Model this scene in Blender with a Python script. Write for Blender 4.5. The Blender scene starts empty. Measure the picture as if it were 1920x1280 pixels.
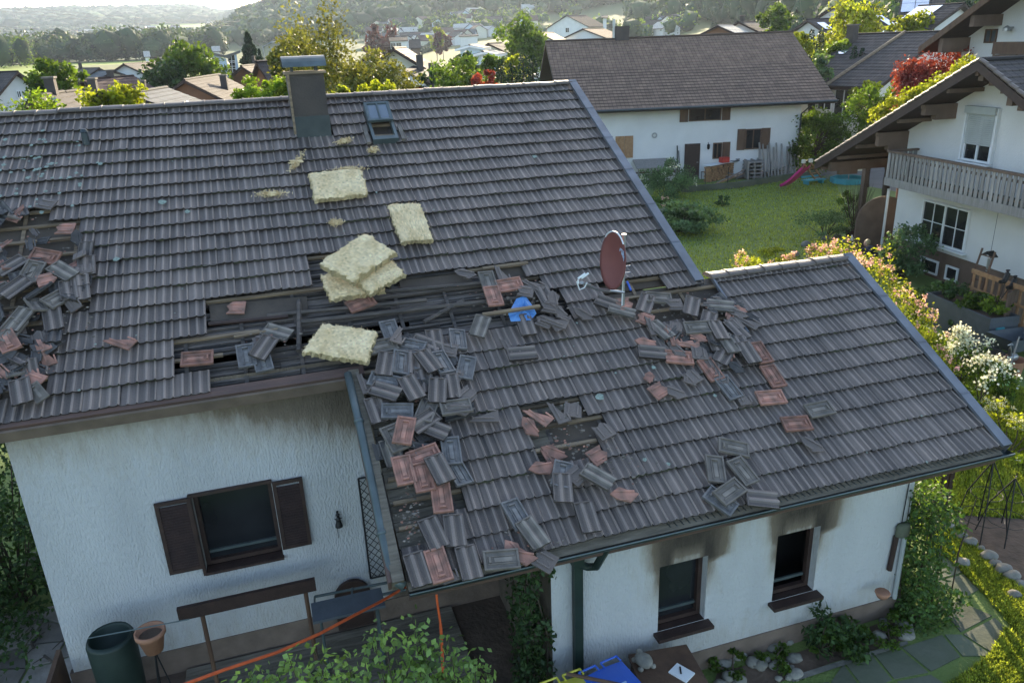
import bpy, math, random
import numpy as np
from math import radians as RD, sin, cos, pi
from mathutils import Vector, Matrix
random.seed(7); rng=np.random.default_rng(7)
SC=bpy.context.scene; COL=SC.collection
# ------------------------------------------------------------------ camera
CH=8.3; FP=1470.0; C0=np.array([960.,640.]); CAM=np.array([0,0,CH])
_n=lambda v:np.asarray(v,float)/np.linalg.norm(v)
_Z=-_n([154,3851,FP]); _X=_n([5140,-767,FP]); _X=_n(_X-_Z*(_X@_Z)); _Y=np.cross(_Z,_X)
RM=np.array([_X,_Y,_Z])
cam=bpy.data.objects.new('camera',bpy.data.cameras.new('camera')); COL.objects.link(cam); SC.camera=cam
cam.data.sensor_width=36; cam.data.lens=36*FP/1920; cam.data.clip_start=.1; cam.data.clip_end=20000
r_,u_,b_=RM@[1,0,0],RM@[0,-1,0],RM@[0,0,-1]
cam.matrix_world=Matrix([[r_[0],u_[0],b_[0],0],[r_[1],u_[1],b_[1],0],[r_[2],u_[2],b_[2],CH],[0,0,0,1]])
# ------------------------------------------------------------------ light
SUN_EL=RD(15); SUN_AZ=RD(24)      # azimuth from +Y towards +X
w=bpy.data.worlds.new("World"); SC.world=w; w.use_nodes=True
nt=w.node_tree; nt.nodes.clear()
sky=nt.nodes.new('ShaderNodeTexSky'); sky.sky_type='NISHITA'; sky.sun_disc=False
sky.sun_elevation=SUN_EL; sky.sun_rotation=SUN_AZ; sky.air_density=.9; sky.dust_density=1.6; sky.ozone_density=.45; sky.altitude=400
bg=nt.nodes.new('ShaderNodeBackground'); bg.inputs[1].default_value=.15
wo=nt.nodes.new('ShaderNodeOutputWorld'); nt.links.new(sky.outputs[0],bg.inputs[0]); nt.links.new(bg.outputs[0],wo.inputs[0])
sl=bpy.data.lights.new('sun','SUN'); sl.energy=3.4; sl.angle=RD(.5); sl.color=(1,.83,.58)
so=bpy.data.objects.new('sun',sl); COL.objects.link(so)
sd_=Vector((sin(SUN_AZ)*cos(SUN_EL),cos(SUN_AZ)*cos(SUN_EL),sin(SUN_EL)))
so.rotation_euler=sd_.to_track_quat('Z','Y').to_euler(); so.location=(0,0,60)
SC.view_settings.view_transform='Standard'; SC.view_settings.look='None'; SC.view_settings.gamma=1
SC.view_settings.exposure=1.86
SC.cycles.max_bounces=6; SC.cycles.transparent_max_bounces=6
# ------------------------------------------------------------------ pixel -> place
def ray(px,py): return RM@np.array([px-C0[0],py-C0[1],FP])
def gz(px,py,z=0): r=ray(px,py); return CAM+r*((z-CH)/r[2])
def gY(px,py,Y): r=ray(px,py); return CAM+r*(Y/r[1])
def gD(px,py,D): r=ray(px,py); return CAM+r*(D/math.hypot(r[0],r[1]))
SL=8.04; TH=RD(28); SDR=np.array([0,cos(TH),sin(TH)]); NR=np.array([0,-sin(TH),cos(TH)])
def roof(u,v,h=0): return CAM+np.array([u,0,0])+v*SDR+(h-SL)*NR
def pr(px,py,h=0): r=ray(px,py); return CAM+r*((h-SL)/(NR@r))
def uv_(px,py,h=0): p=pr(px,py,h)-CAM; return p[0],p@SDR
# ------------------------------------------------------------------ materials
MATS={}
def mat(name,c,rough=.8,c2=None,scale=4.,bump=0.,bscale=None,metal=0.,vamt=.35,transl=0.,spec=.35,soot=False,stretch=None,emit=None,contrast=.5,alpha=1,orand=0.,detail=4):
    m=bpy.data.materials.new(name); m.use_nodes=True; t=m.node_tree; N=t.nodes; L=t.links
    p=N['Principled BSDF']; out=N['Material Output']
    tc=N.new('ShaderNodeTexCoord'); mp=N.new('ShaderNodeMapping'); L.new(tc.outputs['Object'],mp.inputs[0])
    if stretch: mp.inputs['Scale'].default_value=stretch
    nz=N.new('ShaderNodeTexNoise'); nz.inputs['Scale'].default_value=scale; nz.inputs['Detail'].default_value=detail; L.new(mp.outputs[0],nz.inputs[0])
    rp=N.new('ShaderNodeValToRGB'); L.new(nz.outputs[0],rp.inputs[0])
    rp.color_ramp.elements[0].position=.5-contrast*.4; rp.color_ramp.elements[1].position=.5+contrast*.4
    c2=c2 or [x*.72 for x in c]
    rp.color_ramp.elements[0].color=(*c2,1); rp.color_ramp.elements[1].color=(*c,1)
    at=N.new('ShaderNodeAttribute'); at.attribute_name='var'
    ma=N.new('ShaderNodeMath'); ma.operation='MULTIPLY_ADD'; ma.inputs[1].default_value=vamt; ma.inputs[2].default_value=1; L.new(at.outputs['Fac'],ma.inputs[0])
    last=ma
    if orand:
        oi=N.new('ShaderNodeObjectInfo'); m2=N.new('ShaderNodeMath'); m2.operation='MULTIPLY_ADD'; m2.inputs[1].default_value=orand; m2.inputs[2].default_value=-orand/2
        L.new(oi.outputs['Random'],m2.inputs[0]); m3=N.new('ShaderNodeMath'); m3.operation='ADD'; L.new(ma.outputs[0],m3.inputs[0]); L.new(m2.outputs[0],m3.inputs[1]); last=m3
    vm=N.new('ShaderNodeVectorMath'); vm.operation='SCALE'; L.new(rp.outputs[0],vm.inputs[0]); L.new(last.outputs[0],vm.inputs['Scale'])
    colo=vm.outputs[0]
    if soot:
        a2=N.new('ShaderNodeAttribute'); a2.attribute_name='soot'
        m5=N.new('ShaderNodeMapping'); m5.inputs['Scale'].default_value=(1.6,1.6,.45); L.new(tc.outputs['Object'],m5.inputs[0]); n2=N.new('ShaderNodeTexNoise'); n2.inputs['Scale'].default_value=5; n2.inputs['Detail'].default_value=9; n2.inputs['Roughness'].default_value=.65; L.new(m5.outputs[0],n2.inputs[0])
        s1=N.new('ShaderNodeMath'); s1.operation='SUBTRACT'; L.new(n2.outputs[0],s1.inputs[0]); s1.inputs[1].default_value=.5
        s2=N.new('ShaderNodeMath'); s2.operation='MULTIPLY_ADD'; L.new(s1.outputs[0],s2.inputs[0]); s2.inputs[1].default_value=.55; s2.use_clamp=True; L.new(a2.outputs['Fac'],s2.inputs[2])
        mu=N.new('ShaderNodeMath'); mu.operation='MULTIPLY'; L.new(s2.outputs[0],mu.inputs[0]); mu.inputs[1].default_value=.93
        gt=N.new('ShaderNodeMath'); gt.operation='GREATER_THAN'; L.new(a2.outputs['Fac'],gt.inputs[0]); gt.inputs[1].default_value=.001
        mg=N.new('ShaderNodeMath'); mg.operation='MULTIPLY'; L.new(mu.outputs[0],mg.inputs[0]); L.new(gt.outputs[0],mg.inputs[1])
        sr=N.new('ShaderNodeValToRGB'); L.new(mg.outputs[0],sr.inputs[0]); sr.color_ramp.elements[0].color=(.40,.34,.24,1); sr.color_ramp.elements[1].color=(.03,.024,.02,1); e_=sr.color_ramp.elements.new(.45); e_.color=(.17,.135,.10,1); mq=N.new('ShaderNodeMath'); mq.operation='MULTIPLY'; mq.use_clamp=True; mq.inputs[1].default_value=2.2; L.new(mg.outputs[0],mq.inputs[0]); mx=N.new('ShaderNodeMix'); mx.data_type='RGBA'; L.new(mq.outputs[0],mx.inputs[0]); L.new(colo,mx.inputs[6]); L.new(sr.outputs[0],mx.inputs[7]); colo=mx.outputs[2]
    L.new(colo,p.inputs['Base Color']); p.inputs['Roughness'].default_value=rough; p.inputs['Metallic'].default_value=metal
    p.inputs['Specular IOR Level'].default_value=spec
    if bump:
        bn=N.new('ShaderNodeTexNoise'); bn.inputs['Scale'].default_value=bscale or scale*6; bn.inputs['Detail'].default_value=5; L.new(mp.outputs[0],bn.inputs[0])
        b=N.new('ShaderNodeBump'); b.inputs['Strength'].default_value=min(1,bump); b.inputs['Distance'].default_value=.02*max(1,bump); L.new(bn.outputs[0],b.inputs['Height']); L.new(b.outputs[0],p.inputs['Normal'])
    if emit: p.inputs['Emission Color'].default_value=(*emit,1); p.inputs['Emission Strength'].default_value=1
    if transl:
        tr=N.new('ShaderNodeBsdfTranslucent'); ms=N.new('ShaderNodeMixShader'); ms.inputs[0].default_value=transl
        g=N.new('ShaderNodeVectorMath'); g.operation='MULTIPLY'; g.inputs[1].default_value=(1.25,1.2,1.05) if name.startswith('petal') else (1.9,1.75,.6); L.new(colo,g.inputs[0]); L.new(g.outputs[0],tr.inputs[0])
        L.new(p.outputs[0],ms.inputs[1]); L.new(tr.outputs[0],ms.inputs[2]); L.new(ms.outputs[0],out.inputs[0])
    MATS[name]=m; return m
def tilemat(name,c,c2,course=.34,col=.2,bump=.6):
    m=mat(name,c,.85,c2,1.2,vamt=.3,contrast=.9); t=m.node_tree; N=t.nodes; L=t.links; p=N['Principled BSDF']
    tc=N.new('ShaderNodeTexCoord'); br=N.new('ShaderNodeTexBrick'); L.new(tc.outputs['UV'],br.inputs[0])
    br.inputs['Scale'].default_value=1; br.inputs['Brick Width'].default_value=col; br.inputs['Row Height'].default_value=course; br.offset=0
    br.inputs['Mortar Size'].default_value=.012; br.inputs['Color1'].default_value=(1.15,1.15,1.15,1); br.inputs['Color2'].default_value=(.8,.8,.8,1); br.inputs['Mortar'].default_value=(.3,.3,.3,1)
    src=p.inputs['Base Color'].links[0].from_socket
    v=N.new('ShaderNodeVectorMath'); v.operation='MULTIPLY'; L.new(src,v.inputs[0]); L.new(br.outputs[0],v.inputs[1]); L.new(v.outputs[0],p.inputs['Base Color'])
    b=N.new('ShaderNodeBump'); b.inputs['Strength'].default_value=bump; b.inputs['Distance'].default_value=.02; L.new(br.outputs[0],b.inputs['Height']); L.new(b.outputs[0],p.inputs['Normal'])
    return m
M=MATS
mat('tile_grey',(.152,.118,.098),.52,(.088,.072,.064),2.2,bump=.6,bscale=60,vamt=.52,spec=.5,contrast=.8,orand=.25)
mat('tile_soot',(.085,.075,.07),.6,(.035,.033,.032),7,bump=.6,vamt=.4,orand=.5,contrast=.7)
mat('tile_worn',(.22,.185,.155),.75,(.09,.08,.068),5,bump=.4,vamt=.4,contrast=.7)
mat('tile_red',(.42,.2,.145),.8,(.14,.09,.07),7,bump=.4,orand=.5,contrast=.55)
mat('tile_wet',(.17,.158,.15),.5,(.075,.07,.066),14,bump=.5,spec=.7,contrast=.6)
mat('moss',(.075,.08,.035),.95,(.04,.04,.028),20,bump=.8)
mat('lichen',(.32,.38,.33),.9,(.18,.22,.18),40,bump=.5)
mat('verge',(.19,.2,.225),.5,(.12,.125,.14),3,metal=.3,bump=.25,bscale=9,spec=.5)
mat('chim',(.085,.068,.058),.8,(.055,.046,.042),2,bump=.5,bscale=30)
mat('tin',(.05,.06,.065),.45,(.03,.04,.045),5,metal=.5,spec=.6)
mat('gutter',(.05,.07,.07),.4,(.03,.04,.045),8,metal=.4,spec=.6)
mat('zinc',(.11,.14,.145),.5,(.07,.09,.09),4,metal=.4,spec=.5)
mat('char',(.135,.108,.09),.6,(.045,.04,.038),6,bump=1,bscale=30,vamt=.7,stretch=(.4,3,3))
mat('underlay',(.12,.09,.065),.8,(.05,.04,.033),2.5,bump=.6,bscale=14,contrast=.9)
mat('lath',(.3,.22,.14),.8,(.14,.1,.07),6,bump=.4,stretch=(.3,4,4),vamt=.5)
mat('oldboard',(.2,.17,.13),.85,(.1,.085,.065),5,bump=.7,stretch=(.5,5,5),vamt=.4)
mat('fascia',(.15,.085,.065),.7,(.07,.05,.045),4,bump=.5,stretch=(.4,3,3),contrast=.9)
mat('plaster',(.50,.50,.50),.9,(.41,.41,.41),1.2,bump=1.5,bscale=38,soot=True,stretch=(1,1,.35),vamt=0)
mat('plasterN',(.7,.69,.67),.9,(.62,.61,.59),.8,bump=.7,bscale=25,vamt=.15)
mat('plinth',(.19,.14,.11),.9,(.12,.09,.07),3,bump=.5)
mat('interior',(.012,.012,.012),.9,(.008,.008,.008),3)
mat('woodD',(.05,.028,.022),.6,(.03,.018,.015),6,bump=.4,vamt=.3)
mat('woodM',(.13,.075,.045),.7,(.08,.045,.03),6,bump=.4,vamt=.35,stretch=(1,1,.3))
mat('woodL',(.38,.22,.11),.7,(.26,.14,.07),7,bump=.3,vamt=.35)
mat('woodG',(.3,.28,.26),.8,(.2,.185,.17),5,bump=.4,vamt=.3,stretch=(3,3,.4))
mat('woodP',(.17,.115,.085),.8,(.11,.075,.055),2,bump=.4,stretch=(1,1,1),vamt=.3)
mat('glassD',(.02,.022,.025),.12,(.012,.013,.015),2,spec=.5)
mat('glassS',(.2,.23,.26),.12,(.17,.2,.22),2,spec=1,metal=.6)
mat('solar',(.5,.56,.64),.12,(.4,.45,.55),2,metal=.85,spec=1)
mat('white',(.75,.76,.76),.5,(.68,.69,.69),3,vamt=.1)
mat('cream',(.62,.6,.5),.85,(.55,.53,.44),2,vamt=.2)
mat('blind',(.42,.44,.43),.5,(.36,.38,.37),3)
mat('iron',(.015,.015,.017),.5,(.01,.01,.01),6)
mat('dish',(.22,.075,.06),.6,(.19,.06,.05),3,spec=.4)
mat('steel',(.4,.41,.42),.35,(.32,.33,.34),6,metal=.7,spec=.6)
mat('logo',(.55,.68,.85),.5,vamt=0)
mat('wool',(.98,.78,.48),.95,(.76,.56,.3),5,bump=1.3,bscale=95,contrast=.5,detail=8,vamt=.2)
mat('wool2',(.72,.58,.34),.95,(.5,.38,.2),30,bump=1.5,bscale=60,stretch=(1,1,4))
mat('tarp',(.14,.36,.75),.5,(.1,.26,.6),8,bump=.6,bscale=20,spec=.5,transl=.2)
mat('orange',(.75,.14,.04),.6,(.6,.1,.03),8)
mat('terra',(.36,.18,.11),.8,(.26,.13,.08),5,bump=.3)
mat('green_plastic',(.02,.035,.028),.5,(.012,.022,.018),3)
mat('black_plastic',(.02,.022,.024),.4,(.015,.015,.016),3,spec=.5)
mat('blue_plastic',(.03,.12,.55),.4,(.025,.1,.45),3,spec=.5)
mat('yellow_plastic',(.6,.55,.06),.45,(.5,.45,.05),3,spec=.5)
mat('pink_plastic',(.72,.05,.28),.35,(.62,.04,.24),3,spec=.6)
mat('teal',(.08,.35,.4),.5,(.06,.28,.33),3)
mat('sandgreen',(.3,.5,.2),.5,(.22,.42,.16),3)
mat('red',(.5,.04,.03),.5)
mat('stone',(.27,.25,.21),.85,(.14,.135,.115),5,bump=.7,bscale=20,orand=.5)
mat('slabstone',(.32,.29,.27),.85,(.2,.18,.16),3,bump=.6,vamt=.35)
mat('concrete',(.135,.135,.105),.9,(.055,.075,.035),1.2,bump=.5,bscale=14,contrast=.8)
mat('asphalt',(.16,.155,.15),.9,(.12,.115,.11),.8)
mat('soil',(.13,.09,.065),.95,(.07,.05,.035),3,bump=1,bscale=14)
mat('lawn',(.165,.215,.06),.95,(.11,.16,.042),.9,bump=1.2,bscale=26,contrast=.8)
mat('field',(.2,.18,.07),.95,(.12,.15,.04),.02,contrast=.9)
mat('fieldgreen',(.26,.33,.045),.95,(.2,.26,.04),.03)
mat('wheat',(.28,.22,.1),.95,(.22,.18,.08),.03)
mat('terrain',(.085,.12,.035),.95,(.05,.08,.03),.02,contrast=.8)
mat('grass',(.25,.3,.07),.8,(.14,.19,.035),3,transl=.55,vamt=.5)
L_=lambda n,c,tl=.5,c2=None:mat(n,c,.55,c2,2,transl=tl,vamt=.55,spec=.3)
L_('leaf',(.075,.13,.022)); L_('leaf_light',(.12,.19,.03),.55); L_('leaf_yellow',(.2,.24,.03),.6); L_('leaf_dark',(.045,.085,.028),.3)
L_('leaf_blue',(.1,.17,.085),.35); L_('leaf_red',(.26,.05,.045),.35); L_('leaf_maroon',(.08,.02,.022),.35); L_('ivy',(.075,.14,.04),.35)
L_('far_leaf',(.045,.075,.03),.25); L_('olive',(.12,.13,.035),.4); L_('conifer',(.022,.045,.022),.15)
L_('leaf_fresh',(.2,.3,.1),.45); L_('petal_white',(.8,.78,.62),.3,(.7,.7,.5)); L_('petal_pink',(.8,.42,.42),.4,(.75,.5,.35)); L_('petal_yellow',(.6,.5,.08),.4)
mat('far_canopy',(.035,.062,.028),.95,(.022,.045,.02),.05,vamt=.5)
mat('bark',(.09,.065,.045),.9,(.05,.038,.028),6,bump=.8,stretch=(3,3,.5))
mat('skin',(.55,.32,.23),.6); mat('hair',(.5,.37,.2),.6,(.35,.25,.13),20,bump=.8); mat('cloth',(.03,.035,.06),.9,bump=.4); mat('jeans',(.06,.08,.13),.9,bump=.3)
mat('car_silver',(.45,.5,.52),.25,(.42,.47,.49),1,metal=.5,spec=.7); mat('car_grey',(.07,.075,.085),.25,(.06,.065,.07),1,metal=.5,spec=.7)
mat('car_teal',(.3,.42,.42),.25,(.28,.4,.4),1,metal=.4,spec=.7); mat('tyre',(.015,.015,.015),.8); mat('lamp_red',(.3,.01,.01),.3)
mat('yellow_wall',(.42,.24,.1),.85,(.36,.2,.08),2); mat('bluewall',(.5,.6,.7),.85,(.45,.55,.65),.6); mat('brickwall',(.24,.12,.07),.85,(.17,.085,.05),1.5)
mat('boxgrey',(.09,.1,.115),.6,(.07,.08,.09),5,bump=.2)
mat('fabric_red',(.4,.12,.1),.8)
tilemat('rt_brown',(.095,.075,.066),(.055,.045,.042),.34,.24); tilemat('rt_farm',(.24,.155,.11),(.15,.1,.072),.34,.24); tilemat('rt_dark',(.105,.085,.075),(.062,.052,.05),.34,.24)
tilemat('rt_red',(.14,.08,.065),(.085,.05,.045),.34,.24); tilemat('rt_grey',(.11,.125,.14),(.08,.09,.1),.34,.3); tilemat('rt_bright',(.5,.48,.44),(.42,.4,.36),.34,.3)
tilemat('rt_black',(.03,.032,.045),(.018,.018,.025),.3,.25,.9)
# ------------------------------------------------------------------ mesh helpers
ORG={}
def tag(o,label=None,cat=None,group=None,kind=None):
    if label:o['label']=label
    if cat:o['category']=cat
    if group:o['group']=group
    if kind:o['kind']=kind
    return o
def thing(name,label,cat,loc=(0,0,0),group=None):
    o=bpy.data.objects.new(name,None); COL.objects.link(o); o.location=[float(x) for x in loc]; o.empty_display_size=.2
    ORG[o.name]=np.array(loc,float); return tag(o,label,cat,group)
def mk(name,V,F,mats,parent=None,fm=None,var=None,smooth=False,origin=None,attr=None,uv=None):
    V=np.asarray(V,float).reshape(-1,3)
    po=ORG[parent.name] if parent else np.zeros(3)
    og=po if (origin is None) else np.asarray(origin,float)
    me=bpy.data.meshes.new(name)
    if isinstance(F,np.ndarray):
        nf,k=F.shape; me.vertices.add(len(V)); me.vertices.foreach_set('co',(V-og).ravel().astype(np.float32))
        me.loops.add(nf*k); me.loops.foreach_set('vertex_index',F.ravel().astype(np.int32))
        me.polygons.add(nf); me.polygons.foreach_set('loop_start',np.arange(nf,dtype=np.int32)*k); me.update(calc_edges=True)
    else: me.from_pydata((V-og).tolist(),[],F)
    if not isinstance(mats,(list,tuple)): mats=[mats]
    for m in mats: me.materials.append(MATS[m])
    n=len(me.polygons)
    if fm is not None: me.polygons.foreach_set('material_index',np.asarray(fm,dtype=np.int32))
    if smooth: me.polygons.foreach_set('use_smooth',np.ones(n,bool))
    if var is not None:
        a=me.attributes.new('var','FLOAT','FACE'); a.data.foreach_set('value',np.asarray(var,dtype=np.float32))
    if attr is not None:
        a=me.attributes.new('soot','FLOAT','POINT'); a.data.foreach_set('value',np.asarray(attr,dtype=np.float32))
    if uv is not None:
        l=me.uv_layers.new(name='UVMap'); l.data.foreach_set('uv',np.asarray(uv,dtype=np.float32).ravel())
    me.update()
    o=bpy.data.objects.new(name,me); COL.objects.link(o)
    if parent: o.parent=parent
    o.location=(og-po); ORG[o.name]=og
    return o
W0=(np.zeros(3),np.array([1.,0,0]),np.array([0,1.,0]),np.array([0,0,1.]))
class MB:
    def __init__(s): s.V=[];s.F=[];s.m=[];s.v=[];s.n=0
    def add(s,V,F,mi=0,var=0.):
        V=np.asarray(V,float).reshape(-1,3); s.V.append(V)
        s.F+= [tuple(i+s.n for i in f) for f in F]; s.m+=[mi]*len(F)
        s.v+= [var]*len(F) if np.isscalar(var) else list(var); s.n+=len(V); return s
    def ob(s,fr,x0,x1,y0,y1,z0,z1,mi=0,var=0.):
        O,a,b,c=fr
        P=[O+a*x+b*y+c*z for x,y,z in ((x0,y0,z0),(x1,y0,z0),(x1,y1,z0),(x0,y1,z0),(x0,y0,z1),(x1,y0,z1),(x1,y1,z1),(x0,y1,z1))]
        F=[(0,3,2,1),(4,5,6,7),(0,1,5,4),(1,2,6,5),(2,3,7,6),(3,0,4,7)]
        if np.dot(np.cross(a,b),c)<0: F=[f[::-1] for f in F]
        return s.add(P,F,mi,var)
    def box(s,c,d,mi=0,var=0.,rz=0.):
        fr=(np.array(c,float),np.array([cos(rz),sin(rz),0]),np.array([-sin(rz),cos(rz),0]),np.array([0,0,1.]))
        return s.ob(fr,-d[0]/2,d[0]/2,-d[1]/2,d[1]/2,-d[2]/2,d[2]/2,mi,var)
    def tube(s,pts,r,n=8,mi=0,var=0.,cap=True,flat=None):
        pts=[np.array(p,float) for p in pts]; R=[r]*len(pts) if np.isscalar(r) else r
        V=[];up=np.array([0,0,1.])
        for i,p in enumerate(pts):
            d=_n(pts[min(i+1,len(pts)-1)]-pts[max(i-1,0)])
            a=np.cross(d,up); a=_n(a) if np.linalg.norm(a)>1e-3 else np.array([1.,0,0]); b=np.cross(a,d)
            for k in range(n):
                t=2*pi*k/n; V.append(p+R[i]*(a*cos(t)+b*sin(t)*(flat or 1)))
        F=[(i*n+k,i*n+(k+1)%n,(i+1)*n+(k+1)%n,(i+1)*n+k) for i in range(len(pts)-1) for k in range(n)]
        if cap: F+=[tuple(range(n))[::-1],tuple((len(pts)-1)*n+k for k in range(n))]
        return s.add(V,F,mi,var)
    def lathe(s,c,prof,n=20,mi=0,var=0.,fr=None,sx=1,sy=1):
        O,a,b,cz=fr or (np.array(c,float),*W0[1:])
        V=[O+a*(r*cos(2*pi*k/n)*sx)+b*(r*sin(2*pi*k/n)*sy)+cz*z for r,z in prof for k in range(n)]
        F=[(i*n+k,i*n+(k+1)%n,(i+1)*n+(k+1)%n,(i+1)*n+k) for i in range(len(prof)-1) for k in range(n)]
        return s.add(V,F,mi,var)
    def prism(s,poly,off,mi=0,var=0.):
        P=[np.array(p,float) for p in poly]; n=len(P); o=np.array(off,float)
        return s.add(P+[p+o for p in P],[tuple(range(n))[::-1],tuple(range(n,2*n))]+[(i,(i+1)%n,n+(i+1)%n,n+i) for i in range(n)],mi,var)
    def blob(s,c,r,mi=0,var=0.,seed=0,amp=.18,nu=12,nv=7,flatb=None):
        rg=np.random.default_rng(seed); ph=rg.random(6)*6; V=[];c=np.array(c,float); r=np.array(r,float)
        for i in range(nv+1):
            t=pi*i/nv
            for k in range(nu):
                q=2*pi*k/nu; d=np.array([sin(t)*cos(q),sin(t)*sin(q),cos(t)])
                f=1+amp*(sin(3*d[0]+ph[0])*cos(2.6*d[1]+ph[1])+.6*sin(5*d[2]+ph[2]+4*d[0]))
                p=d*r*f
                if flatb is not None: p[2]=max(p[2],flatb*r[2])
                V.append(c+p)
        F=[(i*nu+k,(i+1)*nu+k,(i+1)*nu+(k+1)%nu,i*nu+(k+1)%nu) for i in range(nv) for k in range(nu)]
        return s.add(V,F,mi,var)
    def build(s,name,mats,parent=None,smooth=False,origin=None):
        return mk(name,np.vstack(s.V),s.F,mats,parent,s.m,s.v,smooth,origin)
def top(o,label,cat,group=None,kind=None): return tag(o,label,cat,group,kind)
def copy_tree(o,parent=None,loc=None,rz=None,sc=None):
    c=o.copy(); COL.objects.link(c); c.parent=parent
    for ch in list(o.children): copy_tree(ch,c)
    if loc is not None: c.location=[float(x) for x in loc]
    if rz is not None: c.rotation_euler=(0,0,rz)
    if sc is not None: c.scale=(sc,sc,sc) if np.isscalar(sc) else sc
    return c
def inpoly(x,y,P):
    r=False; j=len(P)-1
    for i in range(len(P)):
        if (P[i][1]>y)!=(P[j][1]>y) and x<(P[j][0]-P[i][0])*(y-P[i][1])/(P[j][1]-P[i][1])+P[i][0]: r=not r
        j=i
    return r
def leafcards(P,s,asp=.55,up=.25):
    """rhombic leaves (N,3) centres -> V,F"""
    N=len(P); s=np.broadcast_to(s,(N,))[:,None]
    a=rng.normal(size=(N,3)); a/=np.linalg.norm(a,axis=1)[:,None]
    b=rng.normal(size=(N,3)); b[:,2]+=0; b-=a*(a*b).sum(1)[:,None]; b/=np.linalg.norm(b,axis=1)[:,None]
    V=np.stack([P-a*s*.5,P+b*s*asp*.5,P+a*s*.5,P-b*s*asp*.5],1).reshape(-1,3)
    return V,np.arange(4*N).reshape(N,4)
def leafobj(name,P,s,m,parent=None,asp=.55,origin=None,var=None):
    V,F=leafcards(P,s,asp); N=len(P)
    return mk(name,V,F,m,parent,var=(rng.normal(size=N)*.6 if var is None else var),origin=origin)
def crownpts(c,r,n,ncl,tight=.32,seed=0,low=-.55):
    """leaf positions clustered in clumps spread through an ellipsoid"""
    g=np.random.default_rng(seed); K=[]
    while len(K)<ncl:
        d=g.normal(size=3); d/=np.linalg.norm(d); 
        if d[2]<low: continue
        K.append(d*(.45+.5*g.random()**.6))
    K=np.array(K)*np.array(r)+np.array(c); idx=g.integers(0,ncl,n)
    q=g.normal(size=(n,3)); q/=np.linalg.norm(q,axis=1)[:,None]; q*=(g.random(n)**.45)[:,None]
    cs=(.6+.7*g.random(ncl))[idx][:,None]
    return K[idx]+q*cs*np.array(r)*tight*np.array([1,1,.85]),K,idx
def tree(name,label,cat,base,h,r,m,n=3000,leaf=.25,ncl=34,seed=1,trunk=.3,group=None,tr=.16,low=-.55,tight=.32,bark='bark',rz=None,asp=.6,parts=True):
    base=np.array(base,float); th=h*trunk; cz=base+np.array([0,0,th+(h-th)*.5]); rr=(r,r if rz is None else rz,(h-th)*.5)
    t=thing(name,label,cat,base,group)
    P,K,idx=crownpts(cz,rr,n,ncl,tight,seed,low); g=np.random.default_rng(seed+5); cv=g.normal(size=ncl)*.35
    leafobj('crown',P,leaf*(.7+.6*g.random(n)),m,t,asp=asp,var=cv[idx]+g.normal(size=n)*.45)
    b=MB(); b.tube([base-[0,0,.2],base+[.05*h*.1,0,th*.6],base+[0,0,th*1.05],cz],[tr*1.25,tr,tr*.8,tr*.35],9)
    for k in K[::2]:
        s=base+(cz-base)*(.45+.5*g.random()); mid=(s+k)/2+g.normal(size=3)*.06*r; b.tube([s,mid,k],[tr*.4,tr*.25,tr*.08],5,cap=False)
    b.build('trunk','bark',t,smooth=True); return t
def bush(name,label,cat,base,r,h,m,n=1200,leaf=.12,ncl=20,seed=1,group=None,flower=None,asp=.6,tight=.34,ry=None,fs=.1,fm='petal_white',ft=.6):
    base=np.array(base,float); t=thing(name,label,cat,base,group)
    c=base+[0,0,h*.5]; P,K,idx=crownpts(c,(r,ry or r,h*.52),n,ncl,tight,seed,-.9); P[:,2]=np.maximum(P[:,2],base[2]+.02)
    g=np.random.default_rng(seed+3); cv=g.normal(size=ncl)*.3
    leafobj('foliage',P,leaf*(.7+.6*g.random(n)),m,t,asp=asp,var=cv[idx]+g.normal(size=n)*.45)
    b=MB()
    for k in K[::2]: b.tube([base+g.normal(size=3)*[.08,.08,0],(base+k)/2+g.normal(size=3)*.04,k],[.018,.012,.006],5,cap=False)
    b.build('stem','bark',t)
    if flower:
        Q=P[g.permutation(n)[:flower*6]]; d=((Q-c)/np.array([r,ry or r,h*.5])); s=np.linalg.norm(d,axis=1)+d[:,2]*.5; Q=Q[np.argsort(-s)[:flower]]
        fb=[];
        for q in Q: fb.append(q+g.normal(size=(18,3))*fs*.42)
        fb=np.vstack(fb); leafobj('blossom',fb,fs*ft,fm,t,asp=.9)
    return t
# ------------------------------------------------------------------ terrain
DS=[60,110,170,250,350,500,700,1000,1500,2200,3000,3600]
fl=None
TT={-700:[fl]*3+[161,137,124,117,104,88,66,48,48], 60:[fl]*3+[158,134,121,114,101,88,60,28,28], 150:[fl]*3+[155,131,118,111,98,84,58,24,24], 250:[fl]*3+[151,127,114,107,94,76,52,22,22], 370:[fl]*3+[146,122,109,102,84,68,48,20,20],
 430:[fl]*3+[144,120,104,88,66,55,45,30,30],480:[fl]*6+[78,38,25,25,30,30],550:[fl]*5+[fl,70,12,0,0,0,0],640:[fl]*4+[fl,85,62,-15,-40,-40,-40,-40],
 760:[fl,fl,fl,fl,122,90,40,-35,-80,-80,-80,-80],900:[fl,fl,fl,fl,112,76,24,-50,-120,-120,-120,-120],1050:[fl,fl,fl,120,96,62,15,-70,-150,-150,-150,-150],
 1200:[fl,fl,fl,104,80,40,-10,-90,-180,-180,-180,-180],1350:[fl,fl,fl,84,50,0,-60,-120,-200,-200,-200,-200],1520:[fl,fl,112,66,20,-40,-90,-150,-200,-200,-200,-200],
 1700:[fl,100,72,30,-10,-60,-100,-160,-200,-200,-200,-200],1920:[fl,86,60,10,-30,-80,-120,-170,-200,-200,-200,-200],2700:[fl,70,40,0,-40,-80,-100,-150,-200,-200,-200,-200]}
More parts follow.
